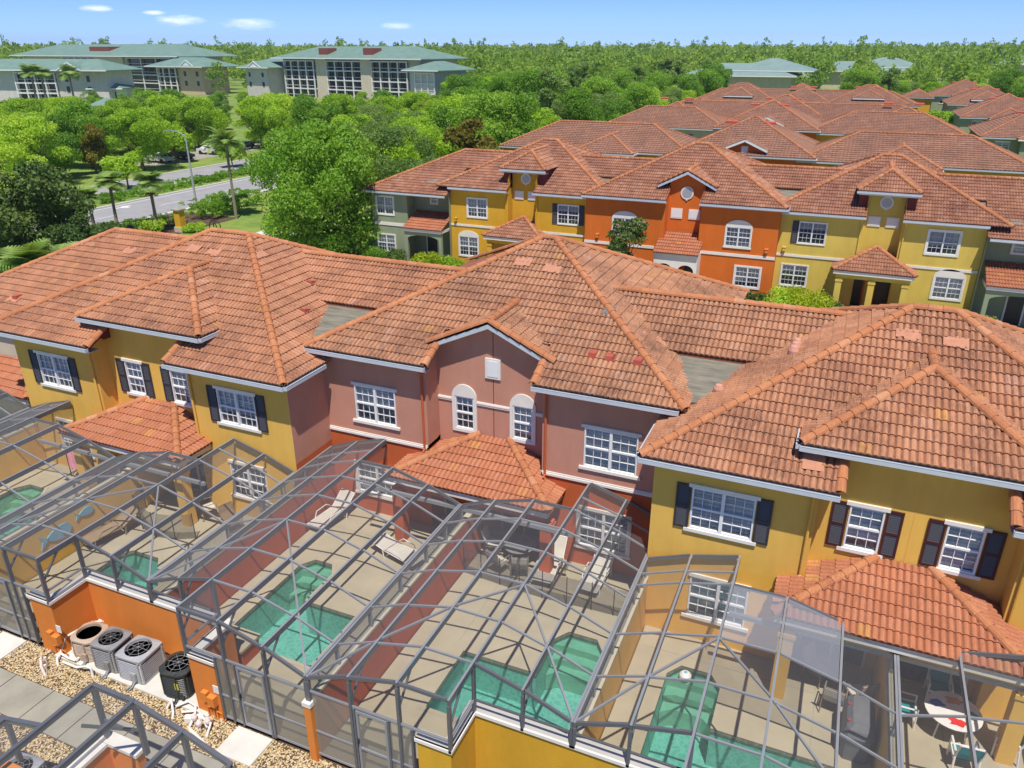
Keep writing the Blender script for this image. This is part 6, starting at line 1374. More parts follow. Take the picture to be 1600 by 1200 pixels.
# ------------------------------------------------------------------ vegetation
def leaf_cloud(blobs, n, size, aspect=.6, out=.55, flat=.0, rng=RNG):
    """n leaf-clump quads over a set of ellipsoids (cx,cy,cz,rx,ry,rz); returns quads and tint"""
    B = np.array(blobs, float); w = (B[:, 3]*B[:, 4]+B[:, 3]*B[:, 5]+B[:, 4]*B[:, 5]); k = rng.choice(len(B), n, p=w/w.sum())
    d = rng.normal(size=(n, 3)); d /= np.linalg.norm(d, axis=1)[:, None]; d[:, 2] = np.where((d[:, 2] < -.35) & (rng.random(n) < .6), -d[:, 2], d[:, 2])
    rad = rng.uniform(.5, 1.22, (n, 1))**.8; c = B[k, :3]+d*B[k, 3:6]*rad
    nr = d*out+rng.normal(size=(n, 3))*.6; nr[:, 2] += flat; nr /= np.linalg.norm(nr, axis=1)[:, None]
    t = np.cross(nr, rng.normal(size=(n, 3))); t /= np.linalg.norm(t, axis=1)[:, None]; s = np.cross(nr, t)
    sz = size*rng.uniform(.6, 1.3, (n, 1)); a = t*sz*.5; b_ = s*sz*.5*aspect
    q = np.stack([c-a, c-b_*1.0+a*.1, c+a, c+b_*1.0+a*.1], 1)
    tint = np.clip(.45+.35*(rng.random(len(B))[k]-.5)*2*.6+rng.normal(0, .16, n), 0, 1)
    return q, tint
def crown_mesh(name, blobs, n, size, m, **kw): q, t = leaf_cloud(blobs, n, size, **kw); return quads_np(name, q, M[m], t)
def rblobs(n, R0, zc, rz, br, seed, top=1.0):
    r = random.Random(seed); out = []
    for i in range(n):
        a = r.uniform(0, 6.28); e = math.sqrt(r.random()); h = r.uniform(-1, 1); f = math.sqrt(max(0, 1-h*h*.85)); b_ = br*r.uniform(.65, 1.15)
        out.append((math.cos(a)*R0*e*f, math.sin(a)*R0*e*f, zc+rz*h*top, b_, b_*r.uniform(.85, 1.1), b_*r.uniform(.6, .85)))
    return out
def trunk_mesh(name, h, r, limbs, seed, spread=2.2, m='bark'):
    rr = random.Random(seed); b = MB(); b.tube([(0, 0, -.2), (rr.uniform(-.1, .1), rr.uniform(-.1, .1), h*.5), (rr.uniform(-.2, .2), rr.uniform(-.2, .2), h)], [r*1.25, r*.85, r*.6], 7)
    for i in range(limbs):
        a = 6.28*i/limbs+rr.uniform(-.4, .4); z0 = h*rr.uniform(.55, 1.0); b.tube([(0, 0, z0), (math.cos(a)*spread*.45, math.sin(a)*spread*.45, z0+1.0), (math.cos(a)*spread, math.sin(a)*spread, z0+2.3)], [r*.5, r*.34, r*.15], 5)
    return mesh(name, b, M[m])
CROWN = {}
def kind(key, crown, trunk): CROWN[key] = (crown, trunk)
kind('oak', crown_mesh('crown', rblobs(30, 3.6, 4.6, 2.9, 1.5, 1), 22000, .27, 'leaf'), trunk_mesh('trunk', 3.2, .26, 5, 1))
kind('oak2', crown_mesh('crown', rblobs(28, 3.1, 5.4, 3.6, 1.4, 2), 21000, .27, 'leaf'), trunk_mesh('trunk', 3.6, .24, 4, 2))
kind('spring', crown_mesh('crown', rblobs(34, 3.8, 4.6, 2.8, 1.3, 3), 21000, .26, 'leaf_b'), trunk_mesh('trunk', 3.0, .24, 5, 3))
kind('grey', crown_mesh('crown', rblobs(34, 3.6, 4.9, 2.6, 1.15, 4), 17000, .22, 'leaf_g'), trunk_mesh('trunk', 3.0, .24, 6, 4))
kind('tall', crown_mesh('crown', rblobs(26, 2.3, 6.6, 3.9, 1.15, 5), 15000, .27, 'leaf'), trunk_mesh('trunk', 6, .22, 6, 5, 1.5))
kind('pine', crown_mesh('crown', rblobs(16, 1.9, 9.6, 3.0, .95, 6), 7000, .30, 'leaf_g', flat=.3), trunk_mesh('trunk', 9.5, .2, 6, 6, 1.2))
kind('bronze', crown_mesh('crown', rblobs(16, 2.0, 4.6, 2.6, 1.05, 7), 6000, .36, 'leaf_o'), trunk_mesh('trunk', 3, .18, 4, 7, 1.2))
kind('lime', crown_mesh('crown', rblobs(14, 2.3, 3.4, 1.5, 1.2, 8), 5000, .40, 'leaf_b', flat=.4), trunk_mesh('trunk', 2, .15, 5, 8, 1.4))
def tree(key, x, y, s, rz, label, group, name='tree', z=-.2, sz=None):
    T = thing(name, label, 'tree', (x, y, z), group, rz); T.scale = (s, s, sz or s)
    link('crown', CROWN[key][0], T); link('trunk', CROWN[key][1], T); return T
# big oak by the green house: its own, finer crown
T = thing('oak_tree', 'big dark green oak with a broad crown beside the pale green house', 'tree', (-39.6, 52.6, -.2))
bl = [(0, 0, 4.6, 4.2, 4.2, 3.4)]+[(b_[0], b_[1], b_[2], b_[3], b_[4], b_[5]) for b_ in rblobs(75, 5.2, 4.9, 4.3, 1.25, 21)]
T.scale = (1.0, 1.0, 1.1); link('crown', crown_mesh('crown', bl, 60000, .25, 'leaf', rng=np.random.default_rng(5)), T); link('trunk', trunk_mesh('trunk', 3, .35, 6, 21, 3), T)
T = thing('oak_tree', 'paler grey green oak just behind the big dark oak', 'tree', (-43.0, 66.5, -.2))
link('crown', crown_mesh('crown', rblobs(70, 6.0, 5.8, 3.2, 1.2, 22), 42000, .22, 'leaf_g'), T); link('trunk', trunk_mesh('trunk', 3, .35, 6, 22, 3), T)
T = thing('magnolia_tree', 'broad glossy dark magnolia at the left edge above the tiled roof', 'tree', (-57.0, 40.2, -.2))
link('crown', crown_mesh('crown', rblobs(40, 4.6, 4.4, 3.4, 1.45, 23), 22000, .34, 'leaf_d', flat=.2), T); link('trunk', trunk_mesh('trunk', 2.6, .25, 5, 23), T)
T = thing('magnolia_tree', 'second dark glossy magnolia lower down beside the palmetto', 'tree', (-52.0, 40.5, -.2)); T.scale = (.62, .62, .62)
link('crown', crown_mesh('crown', rblobs(26, 4.0, 4.2, 2.8, 1.35, 24), 12000, .34, 'leaf_d', flat=.2), T); link('trunk', trunk_mesh('trunk', 2.6, .25, 5, 24), T)
T = thing('flowering_tree', 'small dark leaved tree with pink blossom in front of the orange block', 'tree', (-13.3, 50.6, -.2))
bl = rblobs(24, 1.35, 3.4, 2.5, .62, 25); link('crown', crown_mesh('crown', bl, 6500, .22, 'leaf_d', flat=.1), T); link('trunk', trunk_mesh('trunk', 2.2, .1, 5, 25, .9), T)
q, t_ = leaf_cloud(bl, 160, .2); link('blossom', quads_np('blossom', q, M['pink'], t_), T)
# palms
def frond_mesh(L_=2.1, n=16, droop=.9, w=.55, m='frond'):
    V = []; T = []
    def P(f): return Vector((L_*f*(1-.12*f), 0, L_*(.45*f-droop*f*f)))
    for i in range(n):
        f = .15+.85*i/n; p = P(f); d = (P(min(1, f+.04))-p).normalized()
        for sg in (-1, 1):
            l = w*math.sin(math.pi*min(1, .15+.85*f))*.95+.12; tip = p+Vector((.30*l, sg*l, -.30*l)); wv = d*.06
            V.append([p-wv, p+wv, tip+wv*.3, tip-wv*.3]); T.append(random.uniform(.2, .9))
    for i in range(6):
        a, c = P(i/6), P((i+1)/6); V.append([a+Vector((0, .025, 0)), a-Vector((0, .025, 0)), c-Vector((0, .015, 0)), c+Vector((0, .015, 0))]); T.append(.8)
    return quads_np('frond', np.array([[tuple(v) for v in q] for q in V]), M[m], np.array(T))
FROND = {'queen': frond_mesh(2.5, 20, .72, .5), 'cabbage': frond_mesh(1.35, 12, .75, .55), 'small': frond_mesh(1.1, 12, .8, .35), 'dead': frond_mesh(1.0, 8, 1.5, .3, 'deadfrond')}
def palm(x, y, h, key, label, nf=20, r=.15, group='palms', s=1.0, lean=0, dead=0, trunk=True, tilt=(-.35, 1.15), z=-.2):
    T = thing('palm_tree', label, 'palm', (x, y, z), group, random.uniform(0, 6)); rr = random.Random(int(x*97+y*13))
    if trunk: b = MB(); b.tube([(0, 0, 0), (lean*.4, 0, h*.5), (lean, 0, h)], [r*1.25, r*.9, r], 9); part('trunk', b, M['palmbark'], T, local=True)
    for i in range(nf+dead):
        a = i*2.39996; e = rr.uniform(*tilt) if i < nf else -1.2
        o = link('frond', FROND['dead' if i >= nf else key], T); o.location = (lean, 0, h); o.rotation_euler = (0, -e, a); k = s*rr.uniform(.8, 1.1); o.scale = (k, k, k)
    return T
palm(-69.0+3.2, 52.0, 3.4, 'cabbage', 'short palm hidden at the left end of the road, half behind the magnolia', 22, .16); palm(-64.4, 53.4, 4.6, 'cabbage', 'left of the two young palms standing before the road', 30, .15, lean=.2, s=1.3)
palm(-60.4, 54.5, 4.8, 'cabbage', 'right of the two young palms, with brown dead fronds under its crown', 28, .16, dead=9, s=1.3); palm(-58.0, 62.6, 7.5, 'queen', 'tall queen palm with drooping fronds beside the dark hedge', 22, .14, s=1.1)
palm(-54.5, 66.5, 6.6, 'queen', 'queen palm right behind the tall one, nearer the big oak', 18, .13, s=.95); palm(-51, 72, 6.2, 'queen', 'queen palm farthest back beside the grey green oak', 18, .13, s=.95)
for i, (x, y, s) in enumerate(((-50.6, 34.6, 1.5), (-48.6, 36.0, 1.2))): palm(x, y, 2.3, 'cabbage', ('large' if i == 0 else 'smaller')+' palmetto clump above the roof at the left edge', 34, .2, s=s*1.25, trunk=False, tilt=(-.1, 1.4))
palm(-28.9, 52.6, .35, 'small', 'little palm by the round topped ground window of the golden block', 16, .1, s=1.2, trunk=False, tilt=(.1, 1.2)); palm(7.0, 52.9, .35, 'small', 'little palm below the round topped window of the lime yellow block', 18, .1, s=1.3, trunk=False, tilt=(.1, 1.2))
palm(-33.5, 70.5, 2.4, 'cabbage', 'palmetto palm behind the left end of the second terrace', 26, .2, s=1.3, tilt=(-.3, 1.3))
for i, (x, y) in enumerate(((-236, 176), (-229, 174), (-222, 178))): palm(x, y, 9.5, 'cabbage', 'fan palm in front of the left apartment wing', 20, .3, 'fan palms by the apartments', s=3.0)
# shrubs and hedges
_SH = {}
def shrub(x, y, w, d, h, m, label, group='shrubs along the second terrace', name='shrub', n=None, seed=0, rz=0, ls=.17):
    if y < 53 and name == 'shrub' and ls > .12: h *= 1.25; w *= 1.12
    T = thing(name, label, 'shrub' if name != 'hedge' else 'hedge', (x, y, -.2), group, rz); r = random.Random(seed+int(x*10))
    k = max(5, int(w*d*3.0)); q_ = .42*h if name != 'hedge' else .3
    if name == 'hedge': k = int(w*d*4.5)
    bl = [(r.uniform(-w/2, w/2), r.uniform(-d/2, d/2), h*(r.uniform(.35, .72) if name != 'hedge' else r.choice((.3, .55, .82, .82))), q_, q_, h*.33 if name != 'hedge' else .22) for _ in range(k)]
    link('foliage', crown_mesh('foliage', bl, n or int(900+w*d*420), ls, m), T); b = MB()
    for q in bl[:4]: b.tube([(q[0]*.3, q[1]*.3, 0), (q[0], q[1], q[2])], .03, 5)
    link('stem', mesh('stem', b, M['bark']), T); return T
shrub(-35.0, 52.6, 2.2, 1.2, 1.0, 'leaf', 'green shrub under the lower window of the pale green house'); shrub(-33.1, 52.4, 1.6, 1.2, 1.1, 'leaf_d', 'dark shrub left of the pale green porch steps')
shrub(-29.6, 52.2, 1.9, 1.3, 1.2, 'leaf_y', 'lime leaved shrub right of the pale green porch steps'); shrub(-27.6, 52.4, 1.7, 1.2, 1.2, 'leaf_b', 'bright green shrub between the lime shrub and the little palm')
shrub(-4.9, 52.0, 1.9, 1.3, 1.1, 'leaf_d', 'dark shrub at the corner of the orange block'); shrub(-3.0, 52.0, 1.6, 1.4, 1.3, 'leaf_b', 'rounded green shrub at the left of the lime yellow block'); shrub(-1.5, 51.8, 2.0, 1.6, 1.5, 'leaf_y', 'tall yellow green shrub below the lime yellow block window'); shrub(.1, 52.2, 1.2, 1.2, 1.2, 'leaf_d', 'dark shrub left of the tiled entrance porch')
shrub(2.3, 51.7, .7, .5, 1.15, 'leaf_b', 'small clipped box shrub between the two entrance doors', ls=.1); shrub(5.3, 52.4, 2.0, 1.2, .9, 'leaf_y', 'lime shrub right of the tiled entrance porch'); shrub(8.2, 52.2, 1.9, 1.2, 1.0, 'leaf_y', 'lime shrub right of the little palm'); shrub(10.2, 51.3, 1.5, .9, .6, 'leaf_y', 'low lime ground shrub at the pale green right hand house')
shrub(-61.5, 64.8, 4.0, 10.0, 1.9, 'leaf', 'long clipped dark green hedge beside the tall queen palm', 'roadside hedges', 'hedge', 9000, 3, R(8), .2); shrub(-63.6, 52.5, 2.6, 14.0, .95, 'leaf', 'low clipped hedge along the road behind the young palms', 'roadside hedges', 'hedge', 7000, 4, R(-14), .18)
shrub(-60.2, 54.2, 1.8, 1.8, 1.3, 'leaf_b', 'wispy shrub in front of the yellow pillar', 'roadside hedges'); shrub(-57.0, 56.0, 1.5, 1.4, .9, 'leaf_b', 'low shrub right of the yellow pillar', 'roadside hedges')
for i in range(8): shrub(-78.2, 58+7*i, 3.4, 6.6, .75, 'leaf', 'low hedge strip on the road median', 'median hedge strips', 'hedge', 2600, i, 0, .25)
T = thing('plant_pot', 'dark planter by the entrance doors of the lime yellow block', 'planter', (1.2, 52.0, -.1)); b = MB(); b.lathe((1.2, 52.0, 0), [(.16, 0), (.24, .5), (.27, .55), (.22, .55), (.2, .48), (0, .48)], 12); part('pot', b, M['blackp'], T)
# ------------------------------------------------------------------ apartments with green roofs
def groof(o, x0, x1, y0, y1, z, k, m='groof'):
    h = Hip(x0, x1, y0, y1, z, k); b = MB()
    for p in h.pts().values(): b.poly(dedupe(p))
    b.quad((x0, y0, z-.25), (x1, y0, z-.25), (x1, y0, z), (x0, y0, z)); b.quad((x1, y0, z-.25), (x1, y1, z-.25), (x1, y1, z), (x1, y0, z)); b.quad((x0, y1, z-.25), (x0, y0, z-.25), (x0, y0, z), (x0, y1, z)); b.quad((x0, y0, z-.25), (x0, y1, z-.25), (x1, y1, z-.25), (x1, y0, z-.25))
    rp = part('roof', b, M[m], o, local=True); f = MB()
    f.box(x0-.05, x1+.05, y0-.12, y0-.01, z-.3, z+.05); part('fascia', f, M['white'], rp, local=True); return h
def bays(o, x0, x1, y, floors, n, fh=3.1, dark='dark', post='apt_l', z0=0):
    """open balcony bays: recessed dark backs, slabs, posts and rails as parts"""
    w = (x1-x0)/n
    for f in range(floors):
        z = z0+f*fh; s = MB(); s.box(x0, x1, y-.15, y+1.2, z+fh-.35, z+fh-.02); part('floor_slab', s, M['white'], o, local=True)
        for i in range(n):
            a = x0+i*w; g = MB(); g.box(a+.25, a+w-.25, y+.9, y+.97, z+.1, z+fh-.4); part('window', g, M['carglass'], o, local=True)
            r = MB(); r.box(a+.2, a+w-.2, y-.1, y-.04, z+.9, z+1.02); part('rail', r, M['white'], o, local=True)
    for i in range(n+1): p = MB(); a = x0+i*w; p.box(a-.18, a+.18, y-.2, y+.2, z0, z0+floors*fh); part('post', p, M['white'], o, local=True)
def wins(o, xs, zs, y, w=1.3, h=1.6):
    for x in xs:
        for z in zs: b = MB(); b.box(x-w/2-.12, x+w/2+.12, y-.06, y-.005, z-.12, z+h+.12); f = part('window', b, M['white'], o, local=True); g = MB(); g.box(x-w/2, x+w/2, y-.09, y-.061, z, z+h); part('pane', g, M['carglass'], f, local=True)
def gable_front(o, x, y, z, w, h):
    b = MB(); b.add([(x-w/2, y, z), (x+w/2, y, z), (x, y, z+h), (x, y+w*.9, z+h)], [(0, 1, 2)]); b.beam((x-w/2-.3, y-.1, z-.1), (x, y-.1, z+h), .2, .3); b.beam((x+w/2+.3, y-.1, z-.1), (x, y-.1, z+h), .2, .3); b.beam((x-w*.3, y-.1, z+.1), (x+w*.3, y-.1, z+.1), .15, .15); part('gable', b, M['white'], o, local=True)
    q = MB(); q.add([(x-w/2-.3, y-.05, z), (x, y-.05, z+h+.15), (x, y+w, z+h+.15), (x+w/2+.3, y-.05, z)], [(0, 1, 2), (1, 3, 2)]); part('gable_roof', q, M['groof'], o, local=True)
A = thing('apartment_building', 'tan four storey apartment block with a long green roof and two red chimneys', 'building', (-166, 241.5, -.2), 'apartment blocks with green roofs', math.atan2(-13.3, 67.2))
b = MB(); b.box(-33, 33, 1.2, 20, 0, 13.0); b.box(-14.5, -9.5, -.2, 1.2, 0, 13); b.box(7.5, 12, -.4, 1.2, 0, 13.0); part('wall', b, M['apt'], A, local=True); groof(A, -36, 36, -2, 23, 13.2, .30)
bays(A, -9.4, 7.4, 0, 4, 4); bays(A, -31.5, -16, 0, 4, 4, post='apt_o'); bays(A, 12.2, 28, 0, 4, 4)
for x in (-12, 9.6): b = MB(); b.box(x-2.2, x+2.2, 1.5, 6, 14, 16.4); part('chimney', b, M['brickc'], A, local=True)
b = MB(); b.box(-46, -34, -6, 12, 0, 10); part('wing_wall', b, M['apt_l'], A, local=True); groof(A, -48.5, -31, -8, 14, 10, .34); gable_front(A, -38.5, -8, 10, 7, 2.0); wins(A, (-43.8, -36.5), (6.6, 3.4), -6); b = MB(); b.box(32.9, 43, -4, 12, 0, 10); part('wing_wall', b, M['apt_l'], A, local=True); groof(A, 31, 46, -6, 14, 10, .34); bays(A, 35, 43, -4.2, 3, 3)
A = thing('apartment_building', 'pale four storey apartment block with a long green roof at the far left', 'building', (-310, 262, -.2), 'apartment blocks with green roofs', math.atan2(-16, 116))
b = MB(); b.box(-54, 54, 1.2, 24, 0, 13.2); b.box(2, 22, -1, 1.2, 0, 13.2); part('wall', b, M['apt'], A, local=True); groof(A, -60, 60, -3, 28, 13.4, .30)
bays(A, 23, 52, 0, 4, 3, 3.2); bays(A, -24, 1.5, 0, 4, 5, 3.2); wins(A, (14,), (5.5,), -1); b = MB(); b.box(-6, 8, 3, 9, 14.6, 17); part('chimney', b, M['brickc'], A, local=True)
b = MB(); b.box(54, 80, -8, 4, 0, 10); part('wing_wall', b, M['apt_o'], A, local=True); bays(A, 55, 66, -9.2, 3, 3, 3.2); groof(A, 50, 84, -11, 8, 10, .33); gable_front(A, 74, -10, 10, 8, 2.2); wins(A, (70, 77), (6.4, 3.0), -8, 1.6, 1.9)
A = thing('apartment_building', 'three storey wing with a green hipped roof in front of the far left block', 'building', (-240, 186, -.2), 'apartment blocks with green roofs', math.atan2(7, 36))
b = MB(); b.box(-30, 19, 1, 14, 0, 9.8); part('wall', b, M['apt_l'], A, local=True); groof(A, -34, 21.5, -1.5, 17, 10, .34); gable_front(A, 8, -1.6, 10, 8, 2.2); gable_front(A, -27, -1.6, 10, 7, 2.0); bays(A, -14, 1, 0, 3, 4); wins(A, (4.5, 12.5), (6.4, 3.2), 1, 1.3, 1.9)
for x, y, s, lb in ((-163, 139, 1.0, 'small white pavilion with a green roof among the trees at the left'), (-226, 196, 1.3, 'second pavilion roof, higher up beside the apartment wing')):
    A = thing('pavilion', lb, 'pavilion', (x, y, -.2), 'green roofed pavilions', R(25)); b = MB(); b.box(-3*s, 3*s, -3*s, 3*s, 0, 3.4*s); part('wall', b, M['white'], A, local=True); groof(A, -4.4*s, 4.4*s, -4.4*s, 4.4*s, 3.5*s, .5); wins(A, (-1.6*s, 1.4*s), (.9*s,), -3*s, 1.6*s, 1.8*s)
for x, y, w, ze, lb in ((-42, 295, 40, 7.6, 'green metal roofed building beyond the terraces, nearest of the three'), (-4, 390, 44, 7.2, 'long green metal roof half hidden by trees beyond the terraces'), (74, 480, 40, 9.0, 'green metal roof at the right edge of the skyline')):
    A = thing('green_roof_building', lb, 'building', (x, y, -.2), 'green roofed buildings on the skyline', 0); b = MB(); b.box(-w/2+2, w/2-2, 2, 24, 0, ze); part('wall', b, M['cream'], A, local=True); groof(A, -w/2, w/2, 0, 26, ze, .30, 'groof2'); b = MB(); b.box(-w/2-8, -w/2+4, -4, 14, 0, ze-2.6); part('wing_wall', b, M['cream'], A, local=True); groof(A, -w/2-10, -w/2+8, -6, 16, ze-2.5, .30, 'groof2'); groof(A, -w*.1, w/2+5, 4, 30, ze+1.6, .30, 'groof2')
# ------------------------------------------------------------------ parked cars under the trees
def car(x, y, rz, m, label):
    T = thing('parked_car', label, 'car', (x, y, -.18), 'parked cars under the trees', rz); b = MB()
    prof = [(-2.2, .35), (-2.2, .75), (-1.35, .88), (-.75, 1.38), (.75, 1.42), (1.5, .98), (2.2, .9), (2.25, .4)]
    n = len(prof); b.add([(sx*(.82 if z < 1.1 else .62), yy, z) for sx in (-1, 1) for yy, z in prof], [tuple(range(n))[::-1], tuple(range(n, 2*n))]+[(i, (i+1) % n, n+(i+1) % n, n+i) for i in range(n)]); part('body', b, M[m], T, local=True)
    g = MB(); g.add([(-.6, -1.3, .93), (.6, -1.3, .93), (.5, -.8, 1.35), (-.5, -.8, 1.35), (-.6, 1.45, 1.04), (.6, 1.45, 1.04), (.5, .82, 1.40), (-.5, .82, 1.40)], [(0, 1, 2, 3), (5, 4, 7, 6)]); g.v = [(v[0], v[1], v[2]+.02) for v in g.v]; g2 = MB(); g2.add(g.v[4:], [(1, 0, 3, 2)]); g.v = g.v[:4]; g.f = [(0, 1, 2, 3)]; part('windscreen', g, M['carglass'], T, local=True); part('rear_window', g2, M['carglass'], T, local=True)
    for sx in (-1, 1):
        g = MB(); g.quad((sx*.79, -1.0, .98), (sx*.79, 1.2, 1.0), (sx*.66, .7, 1.34), (sx*.66, -.7, 1.32)); part('side_window', g, M['carglass'], T, local=True)
        for yy in (-1.35, 1.4): w = MB(); w.tube([(sx*.66, yy, .33), (sx*.86, yy, .33)], .33, 12); part('wheel', w, M['tyre'], T, local=True)
for i, (x, y, m, lb) in enumerate(((-101, 128, 'car_s', 'silver car parked beyond the trees, nearest the open lot'), (-99, 92, 'car_w', 'white car in the shade behind the street lamp'), (-99, 96.5, 'car_d', 'dark car beside the white one behind the street lamp'), (-99, 103, 'car_w', 'white car farther along the shaded row'), (-136, 186, 'car_d', 'dark car in front of the right apartment block'), (-131, 183, 'car_w', 'white car in front of the right apartment block'), (-98, 110, 'car_d', 'dark car at the far end of the shaded row'))): car(x, y, R(90 if i < 4 else 10), m, lb)
# ------------------------------------------------------------------ trees one can tell apart, then the far woodland as one mass
def vis(x, y, z=8):
    c = CAMF @ (np.array((x, y, z))-CAMC); return (c[2] < 0 and -80 < 800-1205*c[0]/c[2] < 1680)
def blocked(x, y):
    if -37.5 < x < 14 and y < 206: return True
    if 12 < x < 34 and 104 < y < 240: return True
    if -92 < x < -60 and y < 112: return True
    if -60 < x < -36 and y < 76: return True
    for cx, cy, w, d in ((-166, 241, 46, 24), (-310, 262, 84, 34), (-240, 192, 36, 16), (-42, 305, 36, 20), (-163, 139, 6, 6)):
        if abs(x-cx) < w and abs(y-cy) < d: return True
    bq = math.degrees(math.atan2(x, y)); dq = math.hypot(x, y)
    if -9 < bq < -.5 and 208 < dq < 300 or .2 < bq < 5 and 300 < dq < 392 or bq > 7.8 and 250 < dq < 480: return True
    # keep the view of the apartment fronts open a little: nothing right against them
    if -205 < x < -125 and 222 < y < 240: return True
    if -104 < x < -94 and 96 < y < 108: return True
    b_ = math.degrees(math.atan2(x, y)); d_ = math.hypot(x, y)
    if b_ < -27.5 and (172 if b_ < -44 or b_ > -31 else 158) < d_ < (292 if b_ > -43 else 400): return True
    return False
SMALL = []
LBL = {'oak': 'rounded mid green oak in the wood', 'oak2': 'taller mid green oak in the wood', 'spring': 'bright spring green tree in the wood', 'grey': 'thin crowned grey green tree in the wood', 'tall': 'tall narrow green tree in the wood', 'pine': 'tall open pine in the wood', 'bronze': 'bronze brown tree among the green ones', 'lime': 'small lime green tree in the wood'}
cands = []
sp = 8.6; rr = random.Random(3)
for i in range(-48, 8):
    for j in range(2, 32):
        x, y = i*sp+rr.uniform(-3.4, 3.4)+(j % 2)*sp*.5, j*sp+rr.uniform(-3.4, 3.4); dd = math.hypot(x, y)
        if 60 < dd < 265 and vis(x, y) and not blocked(x, y): cands.append((dd, x, y))
for i in range(-34, -13):
    for j in range(10, 34):
        x, y = i*6.2+rr.uniform(-2.2, 2.2)+(j % 2)*3.1, j*6.2+rr.uniform(-2.2, 2.2); dd = math.hypot(x, y)
        if math.degrees(math.atan2(x, y)) < -27.5 and vis(x, y) and not blocked(x, y) and 95 < dd < 176 and all((x-c[1])**2+(y-c[2])**2 > 22 for c in cands): cands.append((dd*.6, x, y))
cands = [(d*(.62 if math.degrees(math.atan2(x, y)) < -27.5 and d < 180 else 1) if d > 108 else d, x, y) for d, x, y in cands]
cands.sort(); near, rest = cands[:255], cands[255:]
for dd, x, y in near:
    dd = math.hypot(x, y)
    west = x < -90
    wide = math.degrees(math.atan2(x, y)) < -27.5
    key = rr.choices(['oak', 'oak2', 'spring', 'grey', 'tall', 'pine', 'bronze', 'lime'], [4, 2.5, 5, 2, .4, .3, .25, 1.0] if west else [4, 4.5, 4, 2, 2.2, 1.2, .5, .3])[0]
    s = rr.uniform(.85, 1.2)*(1.0 if west or dd > 190 else 1.1); front = west and dd > 150
    if wide and key in ('tall', 'pine', 'oak2'): key = 'spring'
    if wide: s = min(s, 1.08)
    zone = ('beyond the road at the left' if x < -90 else 'behind the big oak and the road') if y < 150 and x < -37 else ('in front of the apartment blocks' if x < -110 else ('left of the far terraces' if x < -37 else 'behind the last terrace'))
    zl = LBL[key].replace('in the wood', zone).replace('among the green ones', zone)
    tree(key, x, y, s, rr.uniform(0, 6.28), zl, 'woodland trees: '+zl, 'tree' if key != 'pine' else 'pine_tree')
for key, x, y, s, lb in (('bronze', -36.5, 75.5, 1.25, 'rusty brown conical tree behind the left end of the second terrace'), ('lime', -83.5, 72, .8, 'small airy tree on the verge left of the street lamp'), ('lime', -84.5, 92, .75, 'small lime tree on the verge right of the street lamp'), ('spring', -69.5, 43, .9, 'feathery bright green tree above the magnolia'), ('lime', -66, 40, 1.1, 'yellow green tree between the magnolia and the road'), ('oak', -58, 84, 1.0, 'round oak right of the queen palms behind the paler oak'), ('spring', -47, 81, 1.0, 'spring green tree behind the paler oak'), ('oak', -50, 92, 1.1, 'green oak above the rusty brown tree'), ('oak2', -39.5, 92, 1.15, 'dense green oak at the left end of the third terrace'), ('oak', 16.2, 88, .75, 'round green tree beside the gap at the right edge'), ('lime', 13.6, 130, 1.0, 'small tree in the gap between the right hand terraces'), ('lime', 13.0, 160, 1.2, 'farther small tree in the gap between the right hand terraces'), ('oak', -34.5, 128, 1.0, 'green oak touching the left end of the fourth terrace')):
    tree(key, x, y, s, rr.uniform(0, 6), lb, None)
ys_ = 0
for i in range(400):
    a = R(rr.uniform(-57, -28)); d = rr.uniform(176, 285); x, y = d*math.sin(a), d*math.cos(a)
    if any(abs(x-cx) < w and abs(y-cy) < d_ for cx, cy, w, d_ in ((-166, 241, 46, 16), (-240, 192, 34, 12), (-163, 139, 6, 6), (-226, 196, 8, 8))): continue
    if any((x-q[0])**2+(y-q[1])**2 < 60 for q in SMALL): continue
    SMALL.append((x, y)); ys_ += 1
    tree(rr.choice(['spring', 'lime', 'oak', 'grey']), x, y, rr.uniform(.42, .6), rr.uniform(0, 6), 'small ornamental tree on the lawn before the apartment blocks', 'small ornamental trees by the apartments', 'small_tree')
    if ys_ >= 60: break
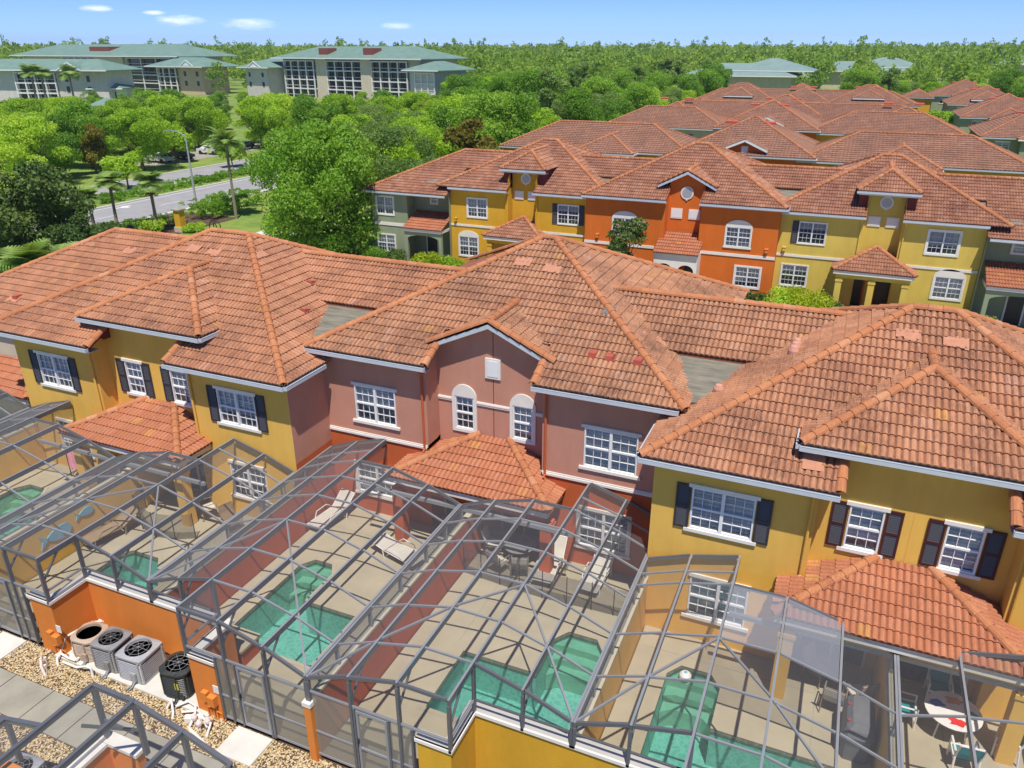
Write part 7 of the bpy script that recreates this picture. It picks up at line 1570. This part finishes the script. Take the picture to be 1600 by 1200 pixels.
# far woodland
pts = [(x, y, 1.0) for _, x, y in rest]; r_ = 262.0
while r_ < 2400:
    spc = 8.2*(r_/250)**.82; nA = int(1.24*r_/spc)
    for i in range(nA):
        a = R(-58.5+71*(i+rr.random())/nA); d = r_+rr.uniform(-.5, .5)*spc; x, y = d*math.sin(a), d*math.cos(a)
        if not blocked(x, y): pts.append((x, y, (r_/250)**.42))
    r_ += spc
Q = []; TT = []
tm = {k: leaf_cloud(rblobs(11, 2.7, 5.8, 3.0, 1.6, 40+k), 300, .95, rng=np.random.default_rng(k)) for k in range(6)}
tp = {k: leaf_cloud(rblobs(9, 1.5, 11, 3.0, 1.1, 60+k), 420, .6, rng=np.random.default_rng(9+k)) for k in range(3)}
for x, y, s in pts:
    d = math.hypot(x, y); tall = rr.random() < .05; q, t_ = tp[rr.randrange(3)] if tall else tm[rr.randrange(6)]
    k = s*rr.uniform(.85, 1.2); zs = min(k, 1.25)*rr.uniform(.9, 1.22)*(1.0 if d < 300 else min(1.55, 1.0+(d-300)/900))*(.86 if tall else 1)
    a = rr.uniform(0, 6.28); ca, sa = math.cos(a), math.sin(a); st_ = 1 if d < 430 else (2 if d < 900 else 4); sub = q[::st_]; tt = t_[::st_]
    if st_ > 1: cc = sub.mean(1, keepdims=True); sub = cc+(sub-cc)*(1.35 if st_ == 2 else 1.8)
    P = np.stack([(sub[..., 0]*ca-sub[..., 1]*sa)*k+x, (sub[..., 0]*sa+sub[..., 1]*ca)*k+y, sub[..., 2]*zs-.2], -1); Q.append(P); TT.append(np.clip(tt+rr.uniform(-.3, .3), 0, 1))
Q = np.concatenate(Q); TT = np.concatenate(TT)
tag(link('woodland', quads_np('woodland', Q, M['leaf_w'], TT)), kind='stuff')
mast = thing('radio_mast', 'thin pale mast on the horizon near the centre', 'mast', (-160, 1500, 0)); b = MB(); b.tube([(-160, 1500, 0), (-160, 1500, 42)], [.8, .4], 6); part('mast_tube', b, M['white'], mast)
# ------------------------------------------------------------------ thin air between here and the skyline
b = MB(); b.box(-3400, 2900, -58, 2600, -2.2, 58)
hm, ht = mat('thin_haze'); vp_ = N(ht, 'ShaderNodeVolumePrincipled', Density=.00014, Anisotropy=.2); vp_.inputs['Color'].default_value = (.80, .88, 1, 1)
ho = N(ht, 'ShaderNodeOutputMaterial'); L(ht, vp_.outputs[0], ho.inputs['Volume'])
hz = link('haze', mesh('haze', b, hm)); tag(hz, kind='stuff')
